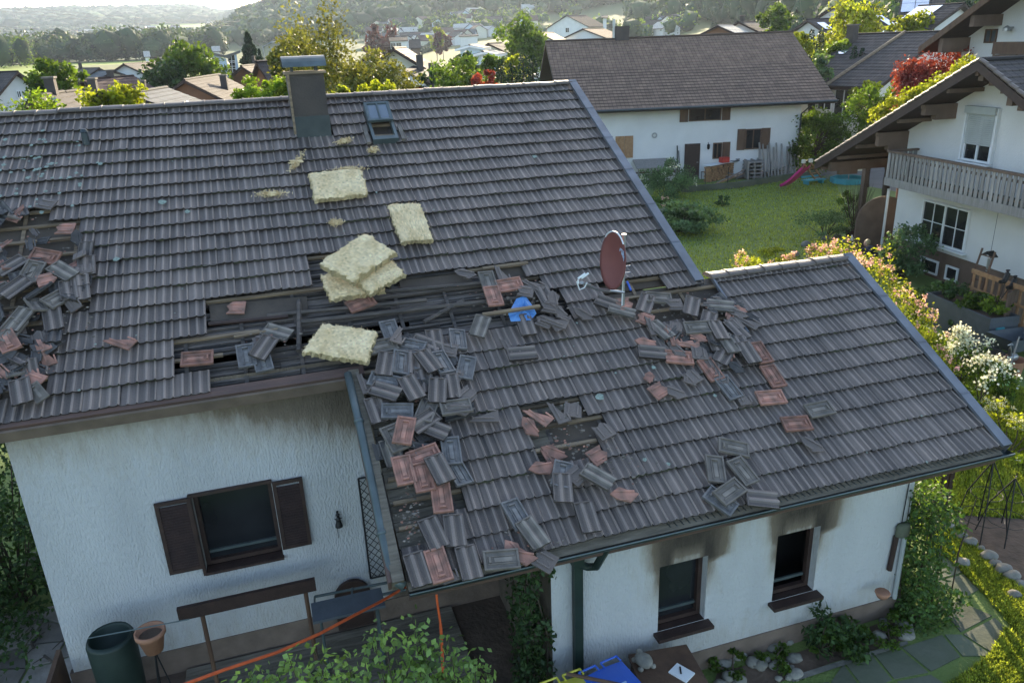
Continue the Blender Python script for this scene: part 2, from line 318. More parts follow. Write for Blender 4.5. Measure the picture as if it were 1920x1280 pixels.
def azof(px): 
    y=79-.04*(px-960); r=ray(px,y); return math.atan2(r[0],r[1])
AZ=[];HT=[]
for px in sorted(TT):
    row=[0.]
    for D,y in zip(DS,TT[px]):
        if y is None: row.append(0.)
        else:
            # ray at pixel; find height at D
            r=ray(px,y); row.append(max(0,CH+D*r[2]/math.hypot(r[0],r[1])))
    AZ.append(azof(px)); HT.append(row)
AZ=np.array(AZ);HT=np.array(HT);DD=np.array([40.]+DS)
def tz(x,y):
    x=np.asarray(x,float);y=np.asarray(y,float); D=np.hypot(x,y); a=np.arctan2(x,y)
    a=np.clip(a,AZ[0],AZ[-1]); D=np.clip(D,DD[0],DD[-1])
    i=np.clip(np.searchsorted(AZ,a)-1,0,len(AZ)-2); j=np.clip(np.searchsorted(DD,D)-1,0,len(DD)-2)
    s=(a-AZ[i])/(AZ[i+1]-AZ[i]); t=(D-DD[j])/(DD[j+1]-DD[j]); s=s*s*(3-2*s)
    h=(HT[i,j]*(1-s)+HT[i+1,j]*s)*(1-t)+(HT[i,j+1]*(1-s)+HT[i+1,j+1]*s)*t
    back=np.where(y<0,0,1.); return h*back
def terr(px,D):
    a=azof(px); x,y=D*sin(a),D*cos(a); return np.array([x,y,float(tz(x,y))])
aa=np.concatenate([np.linspace(-pi,azof(-900),26)[:-1],np.linspace(azof(-900),azof(2900),150),np.linspace(azof(2900),pi,26)[1:]])
rr=np.concatenate([[2],np.linspace(6,60,14),np.geomspace(66,5200,95)])
A,Rr=np.meshgrid(aa,rr,indexing='ij'); X=Rr*np.sin(A); Yy=Rr*np.cos(A); Z=tz(X,Yy)
nA,nR=A.shape; V=np.stack([X,Yy,Z],-1).reshape(-1,3); I=np.arange(nA*nR).reshape(nA,nR)
F=np.stack([I[:-1,:-1],I[1:,:-1],I[1:,1:],I[:-1,1:]],-1).reshape(-1,4)
# centre cap
V=np.vstack([V,[0,0,0]]); 
tag(mk('ground',V,F,['terrain']),kind='structure')
mb=MB(); mb.add([(-30,-20,.01),(60,-20,.01),(60,52,.01),(-30,52,.01)],[(0,1,2,3)]); tag(mb.build('lawn','lawn'),kind='structure')
def drape(name,poly,m,dz=.25,n=24):
    """sheet following the terrain: poly = 4 corners (px,D) a,b,c,d"""
    P=[]
    for i in range(n+1):
        for j in range(n+1):
            s,t=i/n,j/n; px=(poly[0][0]*(1-s)+poly[1][0]*s)*(1-t)+(poly[3][0]*(1-s)+poly[2][0]*s)*t
            D=(poly[0][1]*(1-s)+poly[1][1]*s)*(1-t)+(poly[3][1]*(1-s)+poly[2][1]*s)*t
            q=terr(px,D); q[2]+=dz; P.append(q)
    F=np.array([(i*(n+1)+j,(i+1)*(n+1)+j,(i+1)*(n+1)+j+1,i*(n+1)+j+1) for i in range(n) for j in range(n)])
    return tag(mk(name,P,F,m),kind='structure')
drape('meadow',[(-300,130),(560,130),(560,480),(-300,480)],'fieldgreen',.1)
drape('field',[(120,300),(420,300),(420,400),(60,400)],'field',.4)
drape('field',[(-100,170),(330,190),(330,215),(-100,190)],'wheat',.3)
drape('field',[(640,250),(930,300),(935,520),(640,430)],'field',.5)
drape('field',[(960,300),(1320,250),(1340,420),(960,480)],'field',.6)
drape('field',[(1120,170),(1320,170),(1310,250),(1120,250)],'wheat',.4)
drape('field',[(265,1600),(330,1600),(330,2000),(265,1900)],'wheat',2)
drape('field',[(300,2000),(440,1900),(420,2300),(290,2350)],'fieldgreen',2)
drape('road',[(1500,52),(1760,46),(1700,62),(1500,70)],'asphalt',.03,8)
# ------------------------------------------------------------------ damaged house
TL=(3.42,10.0)  # wall planes
house=thing('fire_damaged_house','white house with burnt dark tiled roof full of holes, filling the foreground','house',(2,9,0))
GA=.337; V0=3.70; CW=.209
EU1=9.05; MU1=6.2; ML=-4.5
POLYS=dict(
 A=[(388,565),(578,543),(576,476),(640,470),(745,510),(880,494),(985,486),(1000,522),(1062,560),(1060,596),(880,632),(760,640),(700,702),(655,705),(330,716),(333,640),(390,630)],
 B=[(1120,524),(1200,512),(1300,536),(1338,548),(1392,610),(1350,628),(1230,600),(1150,570)],
 Cc=[(-60,395),(95,392),(158,425),(150,452),(182,500),(180,565),(112,590),(112,640),(72,680),(72,748),(-60,775)],
 D=[(975,752),(1085,752),(1128,795),(1135,850),(1070,880),(1005,870),(985,800)],
 Ee=[(672,690),(760,655),(860,735),(835,800),(868,935),(805,990),(745,1085)])
def roofpoly(k): return [uv_(*p) for p in POLYS[k]]
RP={k:roofpoly(k) for k in POLYS}
def hole(u,v): 
    for k in RP:
        if inpoly(u,v,RP[k]): return k
    return None
chA=uv_(556,252); chB=uv_(619,246)          # chimney foot
skA,skB=uv_(686,222),uv_(748,264)
def present(u,v):
    """u,v = tile centre"""
    if v>7.62 and not(ML<u<MU1): return False
    if v<6.72 and not(.86<u<EU1): return False
    if 6.72<=v<=7.62 and not(ML<u<EU1): return False
    if 6.2<u<6.5 and v>6.9: return False
    if hole(u,v): return False
    if chA[0]-.02<u<chB[0]+.02 and chA[1]-.02<v<chA[1]+.62: return False
    if skA[0]+.02<u<skB[0]-.02 and skB[1]-.02<v<skA[1]+.3: return False
    return True
uu=np.array([0,.03,.12,.27,.37,.44,.51,.61,.76,.85,.91,.96,1.]); NP=len(uu)
RIB=lambda a:np.exp(-((a-.91)/.05)**2)+.8*np.exp(-((a-.44)/.085)**2)
prof=.017*RIB(uu)-.016*(uu<.02)-.004
def tileVF(u,v,h=0,rot=0,dh=0,wd=CW,ln=.40):
    kk_=ln/.40
    """a laid roof tile: lower edge centre line at v"""
    j=rng.normal(size=4)
    V=[]
    for s,(dv,hh) in enumerate(((0,0.),(0.02,.001),(ln*.5,-.022*kk_),(ln,-.045*kk_))):
        for k in range(NP):
            du=(uu[k]-.5)*(wd+.006); e=(-.012*(1-min(1,float(RIB(uu[k]))))+j[0]*.002) if s==0 else 0
            V.append((u+wd/2+du+rot*dv,v+dv+e-rot*du,h+dh+hh+prof[k]*(1 if s<3 else .8)))
    for k in range(NP): V.append((V[k][0],V[k][1]+.004,V[k][2]-.028))
    F=[]
    for s in range(3):
        for k in range(NP-1): F.append((s*NP+k,s*NP+k+1,(s+1)*NP+k+1,(s+1)*NP+k))
    b=4*NP
    F+=[(b+k,b+k+1,k+1,k) for k in range(NP-1)]
    return V,F
VV_=[];FF_=[];var=[];mi=[];nn=0
ncourse=int((13.40-V0)/GA)+1
mosspts=[]
for k in range(ncourse):
    v=V0+GA*k
    cj=rng.normal()*.003
    for i in range(-26,50):
        u=MU1-.003+CW*(i-22) if v>7.3 else .87+CW*(i)
        u=(.87+CW*i)
        if not present(u+CW/2,v+.17): continue
        uc=u+CW/2
        lnn=min(.40,13.42-v) if v>8 else (min(.40,7.60-v) if uc>6.25 else .40)
        if lnn<.12: continue
        sag=-.03*math.exp(-((uc-2.6)/1.2)**2-((v-7.9)/.5)**2)
        Vt,Ft=tileVF(u,v+cj+rng.normal()*.004,sag,rng.normal()*.008,rng.normal()*.003,ln=lnn)
        VV_+=Vt; FF_+=[tuple(a+nn for a in f) for f in Ft]; nn+=len(Vt)
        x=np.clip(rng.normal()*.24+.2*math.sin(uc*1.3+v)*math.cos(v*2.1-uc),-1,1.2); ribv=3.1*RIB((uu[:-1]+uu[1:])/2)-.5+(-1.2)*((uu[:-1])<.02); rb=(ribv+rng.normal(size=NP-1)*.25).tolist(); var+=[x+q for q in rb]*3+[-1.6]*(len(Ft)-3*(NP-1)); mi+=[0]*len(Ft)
        # tile fronts darkened as painted course shadow; rib crests lightened for wear and highlights
V3=np.array([roof(*p) for p in VV_])
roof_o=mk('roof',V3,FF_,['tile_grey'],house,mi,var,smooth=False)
# moss packed along the course steps
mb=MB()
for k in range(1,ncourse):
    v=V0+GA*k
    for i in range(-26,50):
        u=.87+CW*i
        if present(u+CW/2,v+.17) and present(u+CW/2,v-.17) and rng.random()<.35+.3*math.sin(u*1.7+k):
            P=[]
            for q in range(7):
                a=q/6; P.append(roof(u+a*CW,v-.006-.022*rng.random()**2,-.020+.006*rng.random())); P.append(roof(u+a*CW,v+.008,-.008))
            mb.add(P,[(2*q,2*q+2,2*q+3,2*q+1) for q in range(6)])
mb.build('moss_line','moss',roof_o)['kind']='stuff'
# lichen spots
mb=MB()
def spot(px,py,r):
    u,v=uv_(px,py); n=9; P=[roof(u,v,.02)]+[roof(u+r*(.6+.6*rng.random())*cos(2*pi*k/n),v+r*(.6+.6*rng.random())*sin(2*pi*k/n),.016) for k in range(n)]
    mb.add(P,[(0,1+k,1+(k+1)%n) for k in range(n)])
for p in [(305,380,.06),(218,488,.05),(352,398,.04),(1125,745,.06),(1002,295,.05),(1130,575,.04),(1340,742,.03),(1225,690,.04),(1105,535,.03),(1252,870,.03),(1208,862,.03),(1060,760,.03)]: spot(*p)
for _ in range(70): spot(rng.normal(85,45),rng.normal(300,45),.012+.03*rng.random())
for _ in range(70):
    x,y=rng.uniform(20,1800),rng.uniform(230,900); u,v=uv_(x,y)
    if present(u,v): spot(x,y,.008+.012*rng.random())
mb.build('lichen','lichen',roof_o)['kind']='stuff'
# underlay / boards / battens below the tiles
FRR=lambda u,v,h:(roof(u,v,h),np.array([1.,0,0]),SDR,NR)
F0=FRR(0,0,0)
def rbox(mb,u0,u1,v0,v1,h0,h1,mi=0,var=0.,yaw=0.):
    uc,vc=(u0+u1)/2,(v0+v1)/2; a=np.array([cos(yaw),0,0])+SDR*sin(yaw); b=np.array([-sin(yaw),0,0])+SDR*cos(yaw)
    mb.ob((roof(uc,vc,0),a,b,NR),u0-uc,u1-uc,v0-vc,v1-vc,h0,h1,mi,var)
mb=MB(); rbox(mb,4.4,9.0,3.75,6.75,-.16,-.13); rbox(mb,3.0,4.397,3.75,5.6,-.16,-.13); rbox(mb,4.6,9.0,6.753,7.55,-.16,-.13); rbox(mb,-4.4,-2.2,6.8,13.3,-.16,-.13); rbox(mb,3.2,6.15,7.6,13.3,-.16,-.13);rbox(mb,-2.19,3.19,9.2,13.3,-.162,-.132)
mb.build('roof_underlay','underlay',house)
mb=MB(); v=6.80
while v<9.2:
    wdt=.10+.05*rng.random(); u=-2.19
    while u<4.6:
        L=1.2+2.2*rng.random(); u1=min(u+L,4.6)
        pr_=rng.random()
        if not(pr_<.05 and v<8.6):
            h=-.15+rng.normal()*.012; n=3
            for q in range(n):   # fluted burnt boards
                rbox(mb,u+.004,u1,v+wdt*q/n+.003,v+wdt*(q+1)/n-.004,h-.02,h+.004*rng.random()+(.012 if q==1 else 0),0,rng.normal()*.6,yaw=rng.normal()*.004)
        u=u1
    v+=wdt
mb.build('burnt_board','char',house)
mb=MB(); v=3.75
while v<6.7:
    wdt=.09+.05*rng.random(); u=.86
    while u<3.0:
        u1=min(u+.5+1.6*rng.random(),3.0); rbox(mb,u+.003,u1,v+.004,v+wdt-.004,-.15,-.125+.012*rng.random(),0,rng.normal()*.5,yaw=rng.normal()*.01); u=u1
    v+=wdt
v=5.6
while v<6.75:
    wdt=.12; rbox(mb,3.0,4.4,v+.004,v+wdt-.004,-.15,-.125+.01*rng.random(),0,rng.normal()*.5); v+=wdt
mb.build('roof_boarding','oldboard',house)
mb=MB()
for k in range(0,ncourse):
    v=V0+GA*k+.30
    u0,u1=(-4.4,6.15) if v>7.6 else ((.9,9.0) if v<6.75 else (-4.4,9.0))
    seg=u0
    while seg<u1:
        e=min(u1,seg+.8+rng.random()*2.5); mid=(seg+e)/2; z=hole(mid,v)
        if z=='A' and rng.random()<.45: seg=e+.3*rng.random(); continue
        rbox(mb,seg,e-.004,v,v+.045,-.105,-.068,1 if (z=='A') else 0,rng.normal()*.5,yaw=rng.normal()*(.012 if z else .001)); seg=e
for u in np.arange(-4.2,6.1,.72): rbox(mb,u,u+.05,6.85 if u<.9 else 3.8,13.2,-.129,-.107,2 if -2.3<u<4.6 else 0)
for u in (6.7,7.4,8.1,8.8): rbox(mb,u,u+.05,3.8,7.5,-.129,-.107)
mb.build('batten',['lath','char','char'],house)
for Q in ([(392,572),(575,556),(578,588),(395,603)],[(745,514),(880,500),(886,530),(752,545)],[(905,500),(985,492),(995,520),(912,530)]): mb=MB(); mb.prism([pr(*q,-.105) for q in Q],NR*.006); mb.build('torn_membrane','underlay',house)
# charred long members lying in the burnt strip
mb=MB()
for a,b,wd,m_ in [((500,588),(800,560),.05,1),((560,600),(1010,552),.06,1),((390,604),(540,590),.05,0),((438,628),(530,612),.035,2),((795,600),(870,560),.05,1),((905,500),(990,490),.05,2),((700,545),(905,528),.05,1),
  ((560,560),(560,655),.06,1),((1000,655),(1000,560),.05,1),((1010,572),(950,585),.06,2)]:
    p,q=pr(*a,.0),pr(*b,.0); mb.tube([p-NR*.04,q-NR*.03],wd*.6,6,m_)
mb.build('charred_rafter',['woodD','char','lath'],house)
# deck plane under everything in holes: dark attic
# ridge caps
def ridge(uA,uB,v,par):
    mb=MB(); n=int(round((uB-uA)/.335)); L=(uB-uA)/n
    for i in range(n):
        a=uA+i*L; V=[];x=rng.normal()*.4; jz=rng.normal()*.004
        for (du,rad) in ((-.02,.150),(0.012,.150),(.014,.132),(L,.126)):
            for k in range(9):
                t=pi*(-.06+1.12*k/8); V.append(roof(a+du,v,-.055)+np.array([0,rad*cos(t),rad*.42*sin(t)+.03+jz]))
        F=[(s*9+k,s*9+k+1,(s+1)*9+k+1,(s+1)*9+k) for s in range(3) for k in range(8)]; F.append(tuple(range(9)))
        mb.add(V,F,0,x)
    return mb.build('ridge_cap','tile_grey',par)
mb=MB(); rbox(mb,ML,MU1,13.33,13.42,-.06,-.02); mb.build('ridge_gap_strip','tile_grey',roof_o)  # added strip, closes the ridge gap where sunlight leaked through
ridge(ML,MU1+.02,13.40,roof_o); ridge(6.48,9.06,7.56,roof_o)
# back slopes
mb=MB()
def backslab(u0,u1,v,L):
    p=roof(0,v,-.06); s=np.array([0,cos(TH),-sin(TH)]); nn_=np.array([0,sin(TH),cos(TH)])
    mb.ob((p,np.array([1.,0,0]),s,nn_),u0,u1,.0,L,-.12,.0)
backslab(ML,MU1,13.36,9.0); backslab(6.25,9.05,7.55,3.6)
mb.build('back_roof','tile_grey',house)
# verge flashings
mb=MB()
for (ua,va,vb) in ((MU1,7.45,13.42),(EU1,3.66,7.60)):
    rbox(mb,ua-.035,ua+.12,va,vb,.030,.045,0); rbox(mb,ua+.105,ua+.12,va,vb,-.20,.03,0)
    rbox(mb,ua-.035,ua-.02,va,vb,.0,.03,0)
    for q in np.arange(va+.9,vb,1.0): rbox(mb,ua-.037,ua+.123,q,q+.03,.045,.05,0,-.5)
rbox(mb,6.47,6.5,6.3,7.5,-.02,.03,0,-.4); rbox(mb,6.505,6.52,6.3,7.5,-.03,.012,0,-.4)
mb.build('verge_flashing','verge',roof_o)
# eave boards
mb=MB()
rbox(mb,ML,.9,6.66,6.80,-.11,-.02,0); rbox(mb,ML,.85,6.62,6.655,-.24,-.06,1); 
rbox(mb,.70,.83,3.70,6.72,-.16,.02,2); rbox(mb,.66,.697,3.72,6.72,-.18,-.0,0)
rbox(mb,.86,9.04,3.60,3.86,-.115,-.075,2); rbox(mb,.86,9.04,3.60,3.625,-.3,-.116,0)
mb.build('fascia_board',['fascia','plinth','oldboard'],house)
mb=MB(); # soffits
rbox(mb,.75,9.1,3.78,4.45,-.24,-.2); rbox(mb,8.2,9.15,4.46,7.5,-.24,-.2); rbox(mb,6.1,6.3,7.6,13.3,-.24,-.17)
mb.build('soffit','woodM',house)
# rafters seen in the holes
# chimney
mb=MB(); y0=roof(0,chA[1],0)[1]; zb=roof(0,chA[1],0)[2]; zt=gY(548,140,y0)[2]
cx0,cx1=chA[0]-.03,chB[0]+.0; 
mb.box(((cx0+cx1)/2,y0+.29,(zb+zt)/2-.15),(cx1-cx0,.58,zt-zb+.3))
mb.box(((cx0+cx1)/2,y0+.29,zt+.021),(cx1-cx0+.08,.66,.04),1); mb.box((cx0+.012,y0-.012,(zb+zt)/2),(.04,.02,zt-zb),1)
mb.box(((cx0+cx1)/2,y0-.005,zb+.08),(cx1-cx0+.03,.03,.42),2)
for x in (cx0+.1,cx1-.1):
    for dy in (.12,.46): mb.box((x,y0+dy,zt+.10),(.035,.035,.12),2)
pc=[]
for k in range(9):
    t=-1+2*k/8; pc.append(((cx0-.06),y0+.29+.36*t,zt+.29-.16*t*t))
for k in range(9):
    t=1-2*k/8; pc.append(((cx0-.06),y0+.29+.36*t,zt+.275-.16*t*t))
mb.prism(pc,(cx1-cx0+.12,0,0),3)
ch=mb.build('chimney',['chim','lath','tin','zinc'],roof_o)
# skylight
mb=MB(); u0,u1=skA[0],skB[0]; vb,vt=skB[1],skA[1]+.25
m_=(vb+vt)/2+.0
for a,b,c,d in ((u0,u0+.05,vb,vt),(u1-.05,u1,vb,vt),(u0+.05,u1-.05,vb,vb+.1),(u0+.05,u1-.05,vt-.05,vt)): rbox(mb,a,b,c,d,-.05,.06,0)
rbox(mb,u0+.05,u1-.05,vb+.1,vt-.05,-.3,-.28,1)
rbox(mb,u0-.12,u0-.05,vb-.05,vb+.45,.0,.05,2); rbox(mb,u1+.05,u1+.12,vb-.02,vb+.42,.0,.05,2)
sk=mb.build('skylight',['zinc','interior','tile_worn'],roof_o)
mb=MB(); # open sash swung up
fr=(roof((u0+u1)/2,m_,.07),np.array([1.,0,0]),_n(SDR*.97+NR*.10),_n(NR*.97-SDR*.10)); hw=(u1-u0)/2
mb.ob(fr,-hw,hw,0,.05,0,.05,0); mb.ob(fr,-hw,-hw+.05,.05,.47,0,.05,0); mb.ob(fr,hw-.05,hw,.05,.47,0,.05,0); mb.ob(fr,-hw,hw,.47,.52,0,.05,0); mb.ob(fr,-.015,.015,.05,.47,0,.055,0)
mb.ob(fr,-hw+.05,-.015,.05,.47,.01,.03,1); mb.ob(fr,.015,hw-.05,.05,.47,.01,.03,1)
mb.build('sash',['zinc','glassS'],sk)
# walls with openings and soot
def gridwall(name,x0,x1,z0,z1f,Y,opens,sootf,parent,n=(0,-1,0),mats='plaster',xs_=.12,axis='x'):
    xs=set(np.arange(x0,x1,xs_).tolist()+[x1]); zs=set(np.arange(z0,z1f,xs_).tolist()+[z1f])
    for a,b,c,d in opens: xs|={a,b}; zs|={c,d}
    xs=sorted(xs); zs=sorted(zs)
    def clean(L):
        o=[L[0]]
        for q in L[1:]:
            if q-o[-1]>.004:o.append(q)
            else: o[-1]=q if q in ed else o[-1]
        return o
    ed=set(); [ed.update(o) for o in opens]
    xs,zs=clean(xs),clean(zs); V=[];S=[]
    for z in zs:
        for x in xs: V.append((x,Y,z)); S.append(sootf(x,z))
    nx=len(xs);F=[]
    for j in range(len(zs)-1):
        for i in range(nx-1):
            cx_,cz_=(xs[i]+xs[i+1])/2,(zs[j]+zs[j+1])/2
            if any(a<cx_<b and c<cz_<d for a,b,c,d in opens): continue
            F.append((j*nx+i,j*nx+i+1,(j+1)*nx+i+1,(j+1)*nx+i))
    return V,F,S
WY=7.5; MY=10.0
def wxz(px,py,Y): p=gY(px,py,Y); return p[0],p[2]
# main wall
a=wxz(358,930,MY);b=wxz(508,902,MY);c=wxz(383,1070,MY)
mo=[(a[0],b[0],c[1],(a[1]+b[1])/2)]
def clamp(t): return max(0.,min(1.,t))
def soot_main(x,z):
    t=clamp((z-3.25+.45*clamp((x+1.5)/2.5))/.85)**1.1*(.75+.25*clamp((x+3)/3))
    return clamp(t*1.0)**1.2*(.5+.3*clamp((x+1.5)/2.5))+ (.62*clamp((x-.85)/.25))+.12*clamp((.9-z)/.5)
V,F,S=gridwall('wall',-3.45,4.2,.42,4.42,MY,mo,soot_main,house)
n0=len(V); wl=[(V,F,S)]
w1=[wxz(1237,1064,WY),wxz(1328,1040,WY),wxz(1237,1183,WY),wxz(1325,1158,WY)]
w2=[wxz(1459,1003,WY),wxz(1539,987,WY),wxz(1449,1126,WY),wxz(1532,1104,WY)]
XE=8.14; XL=wxz(1032,1050,WY)[0]
o1=(w1[0][0],w1[1][0],(w1[2][1]+w1[3][1])/2,(w1[0][1]+w1[1][1])/2); o2=(w2[0][0],w2[1][0],(w2[2][1]+w2[3][1])/2,(w2[0][1]+w2[1][1])/2)
def soot_ext(x,z):
    s=0
    for o,am in ((o1,1.),(o2,1.)):
        cx_=(o[0]+o[1])/2; hw=(o[1]-o[0])/2
        if z>o[3]-.1: 
            w_=hw+.12+.15*(z-o[3]); s=max(s,am*math.exp(-((x-cx_-.08)/(w_*1.15))**4)*clamp(1-(z-o[3])/1.5)**.5*1.1)
            if abs(x-cx_-.02)<hw*.62 and z-o[3]<.26: s*=.35+.65*clamp((z-o[3]-.05)/.22)
        elif z>o[2]+.25:
            e=max(0,abs(x-cx_)-hw); s=max(s,.5*math.exp(-(e/.12)**2)*clamp((z-o[2]-.3)/.5))
    return clamp(max(s,.13*clamp((.85-z)/.5)))
V2,F2,S2=gridwall('wall',XL,XE,.35,2.75,WY,[o1,o2],soot_ext,house,xs_=.09)
wl.append((V2,F2,S2))
VV=[];FF=[];SS=[];n0=0
for V,F,S in wl: VV+=V; FF+=[tuple(i+n0 for i in f) for f in F]; SS+=S; n0+=len(V)
def addq(P,s=0.): 
    global n0
    VV.extend(P); FF.append(tuple(range(n0,n0+len(P)))); SS.extend([s]*len(P)); n0+=len(P)
# reveals
for (x0,x1,z0,z1),Y,dp,sv in ((mo[0],MY,.12,.2),(o1,WY,.22,.75),(o2,WY,.22,.45)):
    addq([(x0,Y,z0),(x0,Y,z1),(x0,Y+dp,z1),(x0,Y+dp,z0)],sv);addq([(x1,Y,z0),(x1,Y+dp,z0),(x1,Y+dp,z1),(x1,Y,z1)],.05)
    addq([(x0,Y,z1),(x1,Y,z1),(x1,Y+dp,z1),(x0,Y+dp,z1)],.9)
# side + back walls
zr=lambda y:CH+((y)*sin(TH)-SL)/cos(TH)-.22
def side(x,ya,yb,s=0.):
    ys=np.linspace(ya,yb,6)
    addq([(x,ya,0)]+[(x,yb,0)]+[(x,y,zr(y)) for y in ys[::-1]],s)
side(XL,WY,MY,.7); 
RY=roof(0,13.36)[1]; RZ=roof(0,13.36)[2]; ZB=RZ-.2-(23-RY)*math.tan(TH)
for x in (-3.45,5.4): addq([(x,MY,.0),(x,23,0),(x,23,ZB),(x,RY,RZ-.25),(x,MY,zr(MY))])
addq([(-3.45,23,0),(5.4,23,0),(5.4,23,ZB),(-3.45,23,ZB)])
EYr,EZr=roof(0,7.55)[1:3]
addq([(XE,WY,0),(XE,13.2,0),(XE,13.2,EZr-.25-(13.2-EYr)*math.tan(TH)),(XE,EYr,EZr-.25),(XE,WY,zr(WY))])
addq([(5.4,13.2,0),(XE,13.2,0),(XE,13.2,EZr-.25-(13.2-EYr)*math.tan(TH)),(5.4,13.2,EZr-.25-(13.2-EYr)*math.tan(TH))])
wall_o=mk('wall',VV,FF,['plaster'],house,attr=SS)
mb=MB(); mb.box((.35,MY+.03,.21),(7.7,.1,.42)); mb.box(((XL+XE)/2,WY+.03,.175),(XE-XL,.1,.35)); mb.build('plinth','plinth',house)
# attic floor and dark interior linings
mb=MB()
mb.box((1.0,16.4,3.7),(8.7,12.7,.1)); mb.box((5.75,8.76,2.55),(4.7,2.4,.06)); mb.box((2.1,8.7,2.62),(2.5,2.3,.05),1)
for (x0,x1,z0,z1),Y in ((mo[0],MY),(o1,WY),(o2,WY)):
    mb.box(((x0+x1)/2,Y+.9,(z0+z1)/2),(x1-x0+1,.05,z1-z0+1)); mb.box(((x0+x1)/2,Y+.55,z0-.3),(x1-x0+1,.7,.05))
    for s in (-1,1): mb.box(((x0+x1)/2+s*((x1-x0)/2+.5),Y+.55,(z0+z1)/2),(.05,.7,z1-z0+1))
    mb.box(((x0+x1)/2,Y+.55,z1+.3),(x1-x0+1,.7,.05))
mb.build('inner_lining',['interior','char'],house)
# windows on the damaged house
def ext_window(o,Y,gl):
    x0,x1,z0,z1=o; mb=MB(); f=.06; y=Y+.16
    for a in ((x0,x0+f,z0,z1),(x1-f,x1,z0,z1),(x0+f,x1-f,z0,z0+f),(x0+f,x1-f,z1-f,z1)): mb.box(((a[0]+a[1])/2,y,(a[2]+a[3])/2),(a[1]-a[0],.07,a[3]-a[2]))
    wn=mb.build('window','woodD',house)
    mb=MB(); mb.box(((x0+x1)/2,Y-.02 if Y<9 else Y+.04,z0-.03),(x1-x0+.12 if Y<9 else x1-x0-.01,.28 if Y<9 else .15,.05)); mb.ob((np.array([0,Y+.17,0]),*W0[1:]),x0+f,x1-f,0,.03,z0+.16,z0+.20,1); mb.build('sill',['woodD','zinc'],wn)
    if gl: mb=MB(); mb.box(((x0+x1)/2,Y+.2,(z0+z1)/2),(x1-x0-2*f,.01,z1-z0-2*f)); mb.build('pane','glassD',wn)
    return wn
wn1=ext_window(o1,WY,True); wn2=ext_window(o2,WY,False)
wn=ext_window(mo[0],MY,True)
mb=MB(); mb.box(((o2[0]+o2[1])/2,WY+.16,o2[2]+.17),(.5,.05,.07),rz=.05); 
for (pa,pb),nm in ((((288,945),(313,1078)),0),(((508,900),(585,1018)),1)):
    if nm==0: x0,z1=wxz(288,945,MY-.05); x1=mo[0][0]-.01; z0=wxz(313,1078,MY-.05)[1]
    else: x0=mo[0][1]+.01; x1=wxz(585,1018,MY-.05)[0]; z1=wxz(571,893,MY-.05)[1]; z0=wxz(585,1018,MY-.05)[1]
    mb=MB(); f=.05; Y=MY-.05
    for a in ((x0,x0+f,z0,z1),(x1-f,x1,z0,z1),(x0+f,x1-f,z0,z0+f),(x0+f,x1-f,z1-f,z1)): mb.box(((a[0]+a[1])/2,Y,(a[2]+a[3])/2),(a[1]-a[0],.04,a[3]-a[2]))
    z=z0+f
    while z<z1-f-.02:
        mb.ob((np.array([0,Y,z]),np.array([1.,0,0]),_n([0,1,.7]),_n([0,-.7,1])),x0+f,x1-f,-.022,.022,0,.006); z+=.042
    mb.build('shutter','woodD',house)
# insect screen / outer frame of big window
mb=MB(); x0,x1,z0,z1=mo[0]
for a in ((x0-.04,x0,z0-.04,z1+.04),(x1,x1+.0,z0,z1)): 
    if a[1]>a[0]: mb.box(((a[0]+a[1])/2,MY-.03,(a[2]+a[3])/2),(a[1]-a[0],.06,a[3]-a[2]))
mb.box(((x0+x1)/2,MY-.02,z1+.02),(x1-x0+.02,.06,.04)); mb.box(((x0+x1)/2,MY-.02,z0-.02),(x1-x0+.02,.1,.04)); mb.build('window_frame','woodD',house)
# porch back: black door recess wall already soot; lattice grille
mb=MB(); gx0,gz1=wxz(672,897,MY-.06); gx1=gx0+.42; gz0=wxz(690,1085,MY-.06)[1]; Y=MY-.06
for a in ((gx0,gx0,gz0,gz1),(gx1,gx1,gz0,gz1),(gx0,gx1,gz1,gz1),(gx0,gx1,gz0,gz0)): mb.tube([(a[0],Y,a[2]),(a[1],Y,a[3])],.014,6)
st=.13
for s in (1,-1):
    k=-20
    while k<40:
        z=gz0+k*st; a=(gx0,z) if s==1 else (gx0,z); x1_,z1_=gx1,z+s*(gx1-gx0)*1.2
        # clip
        pts=[]
        for t in np.linspace(0,1,15):
            xx=gx0+(gx1-gx0)*t; zz=z+s*(gx1-gx0)*1.2*t
            if gz0<=zz<=gz1: pts.append((xx,Y,zz))
        if len(pts)>1: mb.tube([pts[0],pts[-1]],.006,5)
        k+=1
top(mb.build('trellis','iron',origin=(gx0,Y,0)),'black iron diamond lattice trellis on the white wall behind the grey downpipe','trellis')
# gutters and pipes
mb=MB()
def gutter(mb,u0,u1,c,r=.075,mi=0,bi=1):
    V=[]
    for u in (u0,u1):
        for k in range(9): t=pi+pi*k/8; V.append((u,c[1]+r*cos(t),c[2]+r*sin(t)))
        for k in range(8,-1,-1): t=pi+pi*k/8; V.append((u,c[1]+(r-.006)*cos(t),c[2]+(r-.006)*sin(t)))
    F=[(k,(k+1)%18,18+(k+1)%18,18+k) for k in range(18)]+[tuple(range(9))[::-1],tuple(18+k for k in range(9))]
    mb.add(V,F,mi); mb.tube([(u0,c[1]-r,c[2]),(u1,c[1]-r,c[2])],.010,6,bi)
gc=roof(0,3.66,-.09); gutter(mb,.86,9.2,gc+np.array([0,-.03,-.02]))
for u in np.arange(4.,9.1,.085): mb.box((u,gc[1]+.0,gc[2]+.035),(.012,.12,.004),0)
mb.build('gutter',['gutter','zinc'],house)
mb=MB(); X=wxz(1083,1050,WY-.1)[0]; mb.ob((np.array([X,WY-.09,0]),*W0[1:]),-.055,.055,-.05,.05,.0,2.35)
